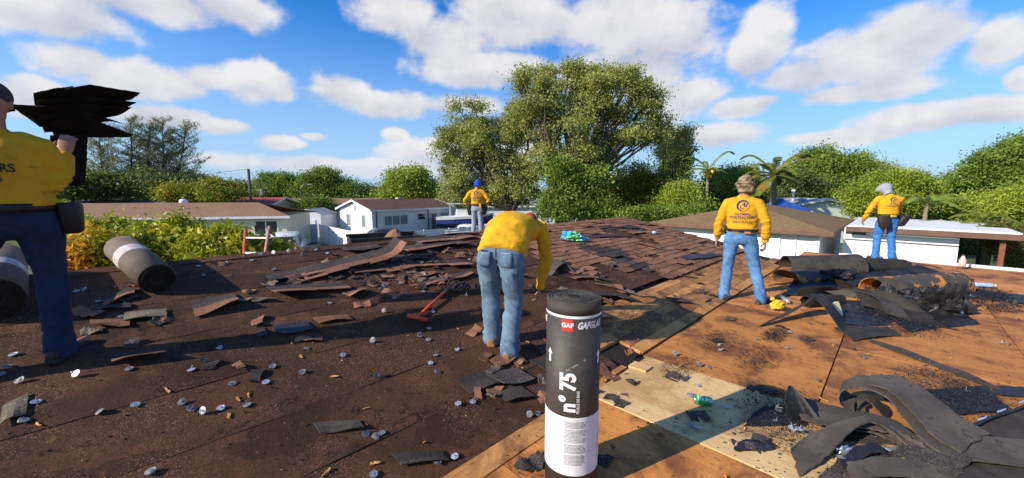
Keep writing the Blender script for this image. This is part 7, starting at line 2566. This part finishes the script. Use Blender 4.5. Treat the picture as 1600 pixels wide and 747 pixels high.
        # --- boots
        for s in 'LR':
            an, ft = P['an' + s], P['toe' + s]
            fw = (ft - an); fw.z = 0
            fw.normalize()
            sl = (ft - an).z + 0.045 * k
            L_ = (ft - an).length
            sd_ = Vector((fw.y, -fw.x, 0))
            heel = an - fw * 0.075 * k - self.u * (an.z - (ft.z - 0.045 * k)) * 0 - self.u * 0.055 * k
            mb = MB()
            base = an - self.u * 0.080 * k
            tz = ft.z - 0.035 * k
            rings = []
            for t, w, h_ in ((-0.085, 0.026, 0.05), (-0.07, 0.036, 0.066), (-0.02, 0.040, 0.085), (0.04, 0.043, 0.085), (0.10, 0.050, 0.062), (0.15, 0.048, 0.048), (0.185, 0.034, 0.036), (0.20, 0.018, 0.024)):
                f_ = (t + 0.085) / 0.285
                c = base + fw * t * k
                c.z = base.z * (1 - f_) + tz * f_
                rings.append((c + self.u * h_ * 0.5 * k, sd_ * w * k, self.u * h_ * 0.5 * k))
            torso(mb, rings, 14)
            capsule(mb, [an - self.u * 0.05 * k - fw * 0.02 * k, an - self.u * 0.005 * k - fw * 0.012 * k], [0.044 * k, 0.046 * k], 12)
            me = remeshed(mb, 0.008, 3)
            me.transform(inv)
            me.materials.append(MATS[boots])
            bo = put('boot', me, self.root)
            mb = MB()
            rings = []
            for t, w in ((-0.088, 0.024), (-0.075, 0.038), (-0.02, 0.041), (0.04, 0.042), (0.10, 0.052), (0.15, 0.050), (0.185, 0.036), (0.203, 0.018)):
                f_ = (t + 0.085) / 0.285
                c = base + fw * t * k
                c.z = base.z * (1 - f_) + tz * f_
                rings.append([c - sd_ * w * k - self.u * 0.014 * k, c + sd_ * w * k - self.u * 0.014 * k, c + sd_ * w * k + self.u * 0.010 * k, c - sd_ * w * k + self.u * 0.010 * k])
            mb.loft(rings)
            mb.build('sole', 'boot_tan' if boots == 'boot_tan' else 'rubber', bo)
        self.bvh = bvhtree.BVHTree.FromPolygons([v.co for v in self.shirt_me.vertices], [tuple(p_.vertices) for p_ in self.shirt_me.polygons])
        self.jbvh = bvhtree.BVHTree.FromPolygons([v.co for v in self.jeans_me.vertices], [tuple(p_.vertices) for p_ in self.jeans_me.polygons])

    def belt(self, mat='belt_black', w=0.020, t=0.085, g=1.0):
        k = self.k
        mb = MB()
        n = 36
        c = self.hipc + self.s1 * t * k
        rings = []
        vs = []
        for i in range(n):
            a = 2 * pi * i / n
            d = (self.rh * math.cos(a) + self.d1 * math.sin(a)).normalized()
            hit = self.jbvh.ray_cast(c + d * 0.6, -d)
            hit2 = self.bvh.ray_cast(c + d * 0.6, -d)
            pts = [h[0] for h in (hit, hit2) if h[0] is not None]
            far = max(((p_ - c).dot(d) for p_ in pts), default=0.15)
            far = min(far, 0.20 * k * g)
            vs += [c + d * (far + 0.001) - self.s1 * w * k, c + d * (far + 0.007) - self.s1 * w * k, c + d * (far + 0.007) + self.s1 * w * k, c + d * (far + 0.001) + self.s1 * w * k]
        fs = []
        for i in range(n):
            j = (i + 1) % n
            for a in range(4):
                fs.append((i * 4 + a, j * 4 + a, j * 4 + (a + 1) % 4, i * 4 + (a + 1) % 4))
        mb.add(vs, fs)
        return mb.build('belt', mat, self.root, True)

    def pouch(self, c, size, mat, parent, name='pouch', tilt=0.0):
        k = self.k
        mb = MB()
        rings = []
        for t, w in ((-1, 0.6), (-0.85, 0.9), (0, 1.0), (0.8, 1.05), (1, 0.95)):
            rings.append((c + self.u * t * size[2] / 2 * k + self.r * tilt * t * k, self.r * size[0] / 2 * w * k, self.f * size[1] / 2 * w * k))
        torso(mb, rings, 16, 0.6)
        return mb.build(name, mat, parent, True)

    def flatprint(self, name, vs, fs, o, u, v, n, mat, off=0.004, parent=None):
        """lay flat lettering on the shirt: o origin, u/v its axes, n the way it is pressed on"""
        out = []
        for x, y in vs:
            p_ = o + u * x + v * y
            hit = self.bvh.ray_cast(p_ - n * 0.5, n)
            out.append((hit[0] if hit[0] is not None else p_) - n * off)
        mb = MB(); mb.add(out, fs)
        return mb.build(name, mat, parent or self.shirt)

    def logo(self, o, u, v, n, s, mat):
        vs, fs = [], []
        N = 28
        for i in range(N):
            a = 2 * pi * i / N
            ri = 0.80 - 0.16 * math.cos(a - 2.6)
            ox = 0.0
            vs += [(s * math.cos(a), s * math.sin(a)), (s * ri * math.cos(a), s * ri * math.sin(a))]
        for i in range(N):
            j = (i + 1) % N
            fs.append((2 * i, 2 * j, 2 * j + 1, 2 * i + 1))
        self.flatprint('logo_ring', vs, fs, o, u, v, n, mat)
        vs, fs = [], []
        for (x, y0, y1, w, sk) in ((-0.34, -0.5, 0.0, 0.08, 0.02), (-0.14, -0.6, 0.22, 0.08, 0.04), (0.08, -0.62, 0.42, 0.09, 0.06), (0.30, -0.2, 0.6, 0.10, -0.16), (0.48, -0.2, 0.5, 0.08, 0.14)):
            b = len(vs)
            vs += [((x - w) * s, y0 * s), ((x + w) * s, y0 * s), ((x + w + sk) * s, y1 * s), ((x - w + sk) * s, y1 * s)]
            fs.append((b, b + 1, b + 2, b + 3))
        self.flatprint('logo_bars', vs, fs, o, u, v, n, mat)

    def text(self, body, size, o, u, v, n, mat, bold=0.0, arc=0.0, sx=1.0):
        vs, fs = text_mesh(body, size, bold, sx=sx)
        if arc:
            vs = [(x, y - arc * x * x) for x, y in vs]
        self.flatprint('lettering', vs, fs, o, u, v, n, mat)

    def cloth(self, name, mbs, mat, voxel=0.009, fn=None, parent=None, sm=3):
        me = remeshed(mbs, voxel, sm, fn)
        me.transform(Matrix.Translation(-self.G))
        me.materials.append(MATS[mat])
        return put(name, me, parent or self.root)


STAND = dict(head=(0, 0.02, 1.645), neck=(0, -0.005, 1.50), shL=(-0.185, 0, 1.405), shR=(0.185, 0, 1.405), hipL=(-0.095, 0, 0.93), hipR=(0.095, 0, 0.93))


def pose(**kw):
    d = dict(STAND)
    d.update(kw)
    return d


# --- the worker standing on the valley boards, seen straight from behind
G = on_roof(1150, 469)
vd = Vector((G.x, G.y, 0)).normalized()
m = Person('person in a camo sun hat and blue jeans standing on the bare boards', G, vd, 1.0)
m.build(pose(elL=(-0.275, -0.04, 1.115), elR=(0.285, -0.04, 1.115), wrL=(-0.295, 0.05, 0.865), wrR=(0.295, 0.06, 0.855), knL=(-0.135, 0.04, 0.49), knR=(0.195, 0.04, 0.49), anL=(-0.155, -0.01, 0.09), anR=(0.30, -0.01, 0.09),
             toeL=(-0.22, 0.15, 0.05), toeR=(0.39, 0.13, 0.05), head=(0.01, 0.03, 1.64), hipL=(-0.10, 0, 0.93), hipR=(0.10, 0, 0.93)), jeans='denim_blue', boots='boot_brown', girth=1.06, hands=(0.75, 0.8), seed=2)
bl = m.belt()
m.pouch(m.hipc + m.s1 * 0.085 - m.r * 0.185 + m.f * 0.0, (0.05, 0.09, 0.12), 'belt_black', bl, 'phone_case')
n_ = m.front
ctr = m.mid.lerp(m.shc, 0.62)
m.logo(ctr + m.spine * 0.055, m.rs, m.spine, n_, 0.078, 'print_navy')
m.text('GLOBAL', 0.050, ctr - m.spine * 0.060, m.rs, m.spine, n_, 'print_navy', 0.0008)
m.text('CONTRACTORS', 0.050, ctr - m.spine * 0.108, m.rs, m.spine, n_, 'print_navy', 0.0008, sx=0.82)
m.text('786-519-7225', 0.042, ctr - m.spine * 0.170, m.rs, m.spine, n_, 'print_navy', 0.0004)
mb = MB()
rot = Matrix((m.hr, m.hlk, m.hup)).transposed()
mb.ellipsoid(m.hd + m.hup * 0.045, (0.098, 0.115, 0.095), rot, 20, 12)
mb.ellipsoid(m.hd - m.hup * 0.02 - m.hlk * 0.03, (0.105, 0.095, 0.085), rot, 20, 12)
torso(mb, [(m.hd + m.hup * 0.03, m.hr * 0.105, m.hlk * 0.125), (m.hd + m.hup * 0.002, m.hr * 0.130, m.hlk * 0.150), (m.hd - m.hup * 0.016, m.hr * 0.128, m.hlk * 0.147)])
torso(mb, [(m.hd - m.hup * 0.03 - m.hlk * 0.04, m.hr * 0.085, m.hlk * 0.06), (m.hd - m.hup * 0.13 - m.hlk * 0.05, m.hr * 0.075, m.hlk * 0.045)])
mb.ellipsoid(m.hd - m.hup * 0.07 + m.hr * 0.085 - m.hlk * 0.03, (0.03, 0.05, 0.05), rot, 12, 8)
m.cloth('sun_hat', mb, 'camo', 0.010, lambda c: 0.004 * nz(c.x * 16, c.y * 16, c.z * 18) + 0.007 * (0.3 - abs(nz(c.x * 9, c.y * 9, c.z * 14))))
mb = MB(); mb.box(m.hipc - m.front * 0.150 + m.rh * 0.075 + m.u * 0.06, (0.075, 0.012, 0.03), Matrix((m.rh, m.f, m.u)).transposed()); mb.build('leather_patch', 'boot_tan', m.jeans)

# --- the worker bending down in the middle
fl, fr_ = on_roof(770, 533), on_roof(797, 556)
G = (fl + fr_) / 2
G.z = min(fl.z, fr_.z)
fdir = Vector((0.22, 0.975, 0))
m = Person('person in a red cap bending low over the felt in faded jeans', G, fdir, 1.0)


def loc(v):
    d = Vector(v) - m.G
    return (d.dot(m.r), d.dot(m.f), d.z)


lf, rf_ = loc(fl), loc(fr_)
m.build(dict(head=(0.115, 0.78, 1.085), neck=(0.115, 0.64, 1.095), shL=(-0.09, 0.48, 1.115), shR=(0.29, 0.44, 1.08), waist=(0.03, 0.17, 1.06), hipL=(-0.10, 0.0, 0.86), hipR=(0.105, -0.03, 0.86),
             elL=(-0.13, 0.58, 0.78), elR=(0.335, 0.46, 0.76), wrL=(0.0, 0.66, 0.48), wrR=(0.27, 0.48, 0.48),
             knL=(lf[0] * 0.6 - 0.06, 0.10, 0.47), knR=(rf_[0] * 0.6 + 0.05, 0.03, 0.47), anL=(lf[0], lf[1] - 0.02, lf[2] + 0.085), anR=(rf_[0], rf_[1] - 0.02, rf_[2] + 0.085),
             toeL=(lf[0] - 0.03, lf[1] + 0.16, lf[2] + 0.075), toeR=(rf_[0] + 0.03, rf_[1] + 0.16, rf_[2] + 0.075), hdL=(0.1, 0.05, -1), hdR=(-0.12, 0.02, -1)),
        jeans='denim_faded', legk=1.14, boots='boot_tan', girth=1.22, hands=(0.7, 0.7), look=(0.25, 0.75, -0.55), seed=5, hem=0.035)
n_ = m.front
o_ = m.mid.lerp(m.shc, 0.70)
m.text('CONTRACTORS', 0.056, o_ + m.spine * 0.01, m.rs, m.spine, n_, 'print_navy', 0.0008, sx=0.85)
m.text('305-510-7225', 0.046, o_ - m.spine * 0.055, m.rs, m.spine, n_, 'print_navy', 0.0005)
m.text('GLOBAL', 0.05, o_ + m.spine * 0.065, m.rs, m.spine, n_, 'print_navy', 0.0008)
m.logo(o_ + m.spine * 0.13, m.rs, m.spine, n_, 0.055, 'print_navy')
rot = Matrix((m.hr, m.hlk, m.hup)).transposed()
mb = MB()
mb.ellipsoid(m.hd + m.hup * 0.028 - m.hlk * 0.006, (0.088, 0.108, 0.105), rot, 20, 12)
torso(mb, [(m.hd + m.hup * 0.035 + m.hlk * 0.13, m.hr * 0.065, m.hlk * 0.06), (m.hd + m.hup * 0.022 + m.hlk * 0.13, m.hr * 0.068, m.hlk * 0.062)])
m.cloth('cap', mb, 'cap_red', 0.009, lambda c: 0.004 * nz(c.x * 20, c.y * 20, c.z * 20))


def back_patch(m, x, y, w, h, mat, name, lift=0.008, skew=0.0):
    """a pocket on the seat of the jeans"""
    vs, fs = [], []
    nx, ny = 5, 5
    back = -m.f
    for i in range(nx + 1):
        for j in range(ny + 1):
            a, b = (i / nx - 0.5) * w * (1 - 0.1 * (1 - j / ny)), (j / ny - 0.5) * h
            p_ = m.hipc + m.r * (x + a + skew * b) + m.u * (y + b)
            hit = m.jbvh.ray_cast(p_ - m.f * 0.6, m.f)
            vs.append((hit[0] if hit[0] is not None else p_) - m.f * lift)
    for i in range(nx):
        for j in range(ny):
            fs.append((i * (ny + 1) + j, (i + 1) * (ny + 1) + j, (i + 1) * (ny + 1) + j + 1, i * (ny + 1) + j + 1))
    k = len(vs)
    rim = [i * (ny + 1) for i in range(nx + 1)] + [nx * (ny + 1) + j for j in range(1, ny + 1)] + [i * (ny + 1) + ny for i in range(nx - 1, -1, -1)] + [j for j in range(ny - 1, 0, -1)]
    for e in rim:
        vs.append(vs[e] + m.f * (lift + 0.01))
    for i in range(len(rim)):
        j = (i + 1) % len(rim)
        fs.append((rim[i], k + i, k + j, rim[j]))
    mb = MB(); mb.add(vs, fs)
    return mb.build(name, mat, m.jeans, True)


back_patch(m, -0.115, -0.01, 0.105, 0.13, 'denim_faded', 'pocket', 0.016)
back_patch(m, 0.075, -0.015, 0.12, 0.12, 'denim_faded', 'pocket', 0.005)
back_patch(m, 0.075, 0.046, 0.10, 0.006, 'denim_grey', 'pocket_trim', 0.007)
back_patch(m, -0.02, 0.03, 0.010, 0.16, 'denim_navy', 'seam', 0.003)
back_patch(m, -0.125, 0.055, 0.075, 0.010, 'dark_gap', 'pocket_mouth_shade', 0.018, 0)  # dark strip painted for the shade in the pocket opening

# --- the worker at the left edge, carrying a bundle on his shoulder
G = on_roof(88, 560)
m = Person('person at the left edge in dark jeans, carrying a bundle of black shingles', G, (-0.56, 0.83), 1.0)
fr_ = on_roof(82, 556)
m.build(pose(head=(-0.12, 0.04, 1.63), neck=(-0.115, -0.0, 1.49), shL=(-0.31, 0.0, 1.40), shR=(0.07, 0.0, 1.395), hipL=(-0.18, 0, 0.93), hipR=(0.015, 0, 0.93), elL=(-0.43, 0.1, 1.14), wrL=(-0.28, 0.25, 1.30),
             elR=(0.13, 0.02, 1.12), wrR=(0.135, 0.12, 1.335), knL=(-0.36, 0.0, 0.50), anL=(-0.52, -0.1, 0.075), toeL=(-0.57, 0.09, 0.045), knR=(0.03, 0.02, 0.50), anR=(0.03, -0.01, 0.09), toeR=(0.10, 0.17, 0.055),
             hdR=(0.1, 0.25, 0.9), pnR=(0.1, 1, -0.2), hdL=(0.5, 0.4, 0.6)),
        jeans='denim_navy', boots='boot_black', girth=1.12, hands=(0.35, 0.5), seed=8, look=(-0.7, 0.7, -0.1))
bl = m.belt('belt_black', 0.026, 0.07, 1.2)
m.pouch(m.hipc + m.r * 0.235 - m.u * 0.005 + m.f * 0.02, (0.105, 0.13, 0.20), 'belt_black', bl, 'tool_pouch')
n_ = m.front
ctr = m.mid.lerp(m.shc, 0.40)
m.text('CONTRACTORS', 0.068, ctr + m.rs * (-0.10), m.rs, m.spine, n_, 'print_black', 0.0018, sx=0.80)
m.text('786-519-7225', 0.058, ctr - m.spine * 0.062 + m.rs * (-0.10), m.rs, m.spine, n_, 'print_black', 0.001, sx=0.9)
m.text('GLOBAL', 0.068, ctr + m.spine * 0.075 + m.rs * (-0.10), m.rs, m.spine, n_, 'print_black', 0.0018)
m.logo(ctr + m.spine * 0.20 + m.rs * (-0.10), m.rs, m.spine, n_, 0.08, 'print_black')
rot = Matrix((m.hr, m.hlk, m.hup)).transposed()
mb = MB()
mb.ellipsoid(m.hd + m.hup * 0.045, (0.092, 0.115, 0.092), rot, 20, 12)
torso(mb, [(m.hd + m.hup * 0.05 + m.hlk * 0.15, m.hr * 0.075, m.hlk * 0.07), (m.hd + m.hup * 0.035 + m.hlk * 0.15, m.hr * 0.078, m.hlk * 0.072)])
m.cloth('cap', mb, 'cap_black', 0.009)
LEFT = m
# the carried sheets: each one a stiff torn strip, fanned out to the right
CB = 'black shingle sheets carried by the left worker'
A_ = lambda px, py, Y: at(px, py, Y)
SHT = [('topmost black sheet of the carried bundle, its pointed end farthest right', [(100, 139), (140, 132), (219, 146)], [(104, 164), (150, 163), (206, 155)]),
       ('short black sheet of the carried bundle with a torn upper edge', [(52, 146), (84, 139), (114, 135)], [(56, 174), (90, 172), (132, 168)]),
       ('black sheet of the carried bundle just below the pointed end', [(58, 156), (130, 150), (212, 160)], [(60, 182), (130, 180), (197, 168)]),
       ('black sheet of the carried bundle in the middle of its fan', [(54, 166), (120, 161), (206, 169)], [(56, 192), (120, 190), (186, 180)]),
       ('black sheet of the carried bundle lying over the worker shoulder', [(12, 163), (48, 165), (110, 166)], [(36, 178), (62, 197), (116, 200)]),
       ('black sheet of the carried bundle with a short blunt end', [(60, 178), (130, 173), (190, 193)], [(70, 206), (120, 203), (172, 186)]),
       ('lowest black sheet of the carried bundle with a long pointed lower tip', [(80, 190), (140, 184), (207, 211)], [(84, 213), (140, 214), (204, 214)])]
for i, (lab, tp, bt) in enumerate(SHT):
    def line(pts, far):
        P3 = [at(x, y, 2.72 + 0.32 * (x - 14) / 205 + far + 0.012 * i) for x, y in pts]
        out = []
        for t_ in range(21):
            u_ = t_ / 20 * (len(P3) - 1)
            k_ = min(int(u_), len(P3) - 2)
            out.append(P3[k_].lerp(P3[k_ + 1], u_ - k_))
        return out
    tag(sheet_mb(line(tp, 0.0), line(bt, 0.09), 0.006, 5, 0.006, 0.006).build('shingle_sheet', 'sheet_shade_black'), lab, 'shingle sheet', CB)
ribbon('shingle_sheet', 'black sheet hanging straight down beneath the carried bundle', 'shingle sheet', 'sheet_shade_black', [A_(78, 212, 2.82), A_(76, 250, 2.81), A_(79, 290, 2.81)],
       [A_(137, 212, 3.04) - A_(78, 212, 2.82), A_(135, 250, 3.03) - A_(76, 250, 2.81), A_(133, 290, 3.03) - A_(79, 290, 2.81)], 16, CB, 0.006, 0.008, 0.003)

# --- the worker with the blue head cover beyond the ridge
Gx = at(746, 371, 11.5)
q_ = to_pq(Gx)[1]
G = Vector((Gx.x, Gx.y, zr(q_) + 0.012))
m = Person('person with a blue head cover standing beyond the ridge, elbows out', G, (0.06, 1.0), 1.0)
m.build(pose(head=(0.01, 0.05, 1.63), elL=(-0.37, -0.04, 1.13), elR=(0.36, -0.02, 1.15), wrL=(-0.21, 0.08, 0.97), wrR=(0.20, 0.12, 0.99), knL=(-0.10, 0.02, 0.49), knR=(0.10, 0.02, 0.49), anL=(-0.12, -0.02, 0.09), anR=(0.12, -0.02, 0.09),
             toeL=(-0.15, 0.16, 0.05), toeR=(0.16, 0.16, 0.05), hdL=(0.7, 0.4, -0.5), hdR=(-0.7, 0.4, -0.5)), jeans='denim_grey', boots='boot_brown', hands=(0.5, 0.5), seed=11)
bl = m.belt('pouch_brown', 0.03, 0.085, 1.1)
m.pouch(m.hipc - m.r * 0.225 - m.u * 0.08, (0.15, 0.17, 0.28), 'belt_black', bl, 'tool_pouch', -0.02)
m.pouch(m.hipc + m.r * 0.215 - m.u * 0.07 - m.f * 0.02, (0.17, 0.19, 0.27), 'belt_black', bl, 'tool_pouch', 0.02)
mb = MB(); mb.box(m.hipc + m.r * 0.11 - m.f * 0.165 + m.u * 0.06, (0.06, 0.05, 0.12)); mb.build('tape_measure', 'yellow_plastic', bl)
n_ = m.front
ctr = m.mid.lerp(m.shc, 0.62)
m.logo(ctr + m.spine * 0.055, m.rs, m.spine, n_, 0.078, 'print_navy')
m.text('GLOBAL', 0.050, ctr - m.spine * 0.060, m.rs, m.spine, n_, 'print_navy', 0.0008)
m.text('CONTRACTORS', 0.050, ctr - m.spine * 0.108, m.rs, m.spine, n_, 'print_navy', 0.0008, sx=0.82)
m.text('786-519-7225', 0.042, ctr - m.spine * 0.170, m.rs, m.spine, n_, 'print_navy', 0.0004)
rot = Matrix((m.hr, m.hlk, m.hup)).transposed()
mb = MB()
mb.ellipsoid(m.hd + m.hup * 0.03, (0.092, 0.112, 0.105), rot, 20, 12)
torso(mb, [(m.hd - m.hup * 0.0 - m.hlk * 0.05, m.hr * 0.085, m.hlk * 0.055), (m.hd - m.hup * 0.11 - m.hlk * 0.055, m.hr * 0.07, m.hlk * 0.04)])
m.cloth('head_cover', mb, 'cloth_blue', 0.009, lambda c: 0.006 * nz(c.x * 18, c.y * 18, c.z * 14))

# --- the worker far right, hood up, looking down
G = on_roof(1379, 406)
m = Person('person in a grey hood standing at the far right edge of the deck', G, (0.30, 0.95), 1.0)
m.build(pose(head=(-0.045, 0.12, 1.60), neck=(-0.02, 0.02, 1.49), shL=(-0.18, 0.03, 1.40), shR=(0.18, -0.02, 1.40), elL=(-0.30, 0.10, 1.12), elR=(0.25, 0.12, 1.13), wrL=(-0.31, 0.25, 0.90), wrR=(0.20, 0.30, 1.0),
             knL=(-0.12, 0.06, 0.49), knR=(0.12, 0.03, 0.49), anL=(-0.15, -0.02, 0.09), anR=(0.15, -0.03, 0.09), toeL=(-0.20, 0.15, 0.05), toeR=(0.19, 0.14, 0.05)),
        jeans='denim_bright', boots='boot_brown', hands=(0.6, 0.6), seed=14, look=(-0.45, 0.75, -0.45))
bl = m.belt('pouch_brown', 0.03, 0.085, 1.1)
m.pouch(m.hipc - m.r * 0.13 - m.u * 0.06 - m.f * 0.15, (0.21, 0.12, 0.27), 'pouch_brown', bl, 'tool_pouch', -0.02)
m.pouch(m.hipc + m.r * 0.25 - m.u * 0.03 - m.f * 0.03, (0.17, 0.19, 0.24), 'belt_black', bl, 'tool_pouch', 0.05)
mb = MB(); mb.box(m.hipc + m.r * 0.02 - m.f * 0.16 + m.u * 0.08, (0.10, 0.03, 0.05)); mb.build('belt_clip', 'yellow_plastic', bl)
rot = Matrix((m.hr, m.hlk, m.hup)).transposed()
mb = MB()
mb.ellipsoid(m.hd + m.hup * 0.02 - m.hlk * 0.01, (0.105, 0.125, 0.125), rot, 20, 12)
torso(mb, [(m.hd + m.hup * 0.04 + m.hlk * 0.05, m.hr * 0.095, m.hup * 0.085), (m.hd + m.hup * 0.045 + m.hlk * 0.135, m.hr * 0.075, m.hup * 0.045)])
torso(mb, [(m.hd - m.hup * 0.03 - m.hlk * 0.03, m.hr * 0.09, m.hlk * 0.075), (m.P['neck'] - m.spine * 0.0, m.hr * 0.10, m.hlk * 0.08), (m.P['neck'] - m.spine * 0.05, m.hr * 0.13, m.hlk * 0.09)])
m.cloth('hood', mb, 'cloth_grey', 0.010, lambda c: 0.006 * nz(c.x * 14, c.y * 14, c.z * 10))
n_ = m.front
ctr = m.mid.lerp(m.shc, 0.62)
m.text('GLOBAL', 0.045, ctr - m.spine * 0.03 + m.rs * 0.04, m.rs, m.spine, n_, 'print_navy', 0.0004)
m.text('CONTRACTORS', 0.045, ctr - m.spine * 0.075 + m.rs * 0.04, m.rs, m.spine, n_, 'print_navy', 0.0004, sx=0.8)
m.logo(ctr + m.spine * 0.06 + m.rs * 0.04, m.rs, m.spine, n_, 0.065, 'print_navy')
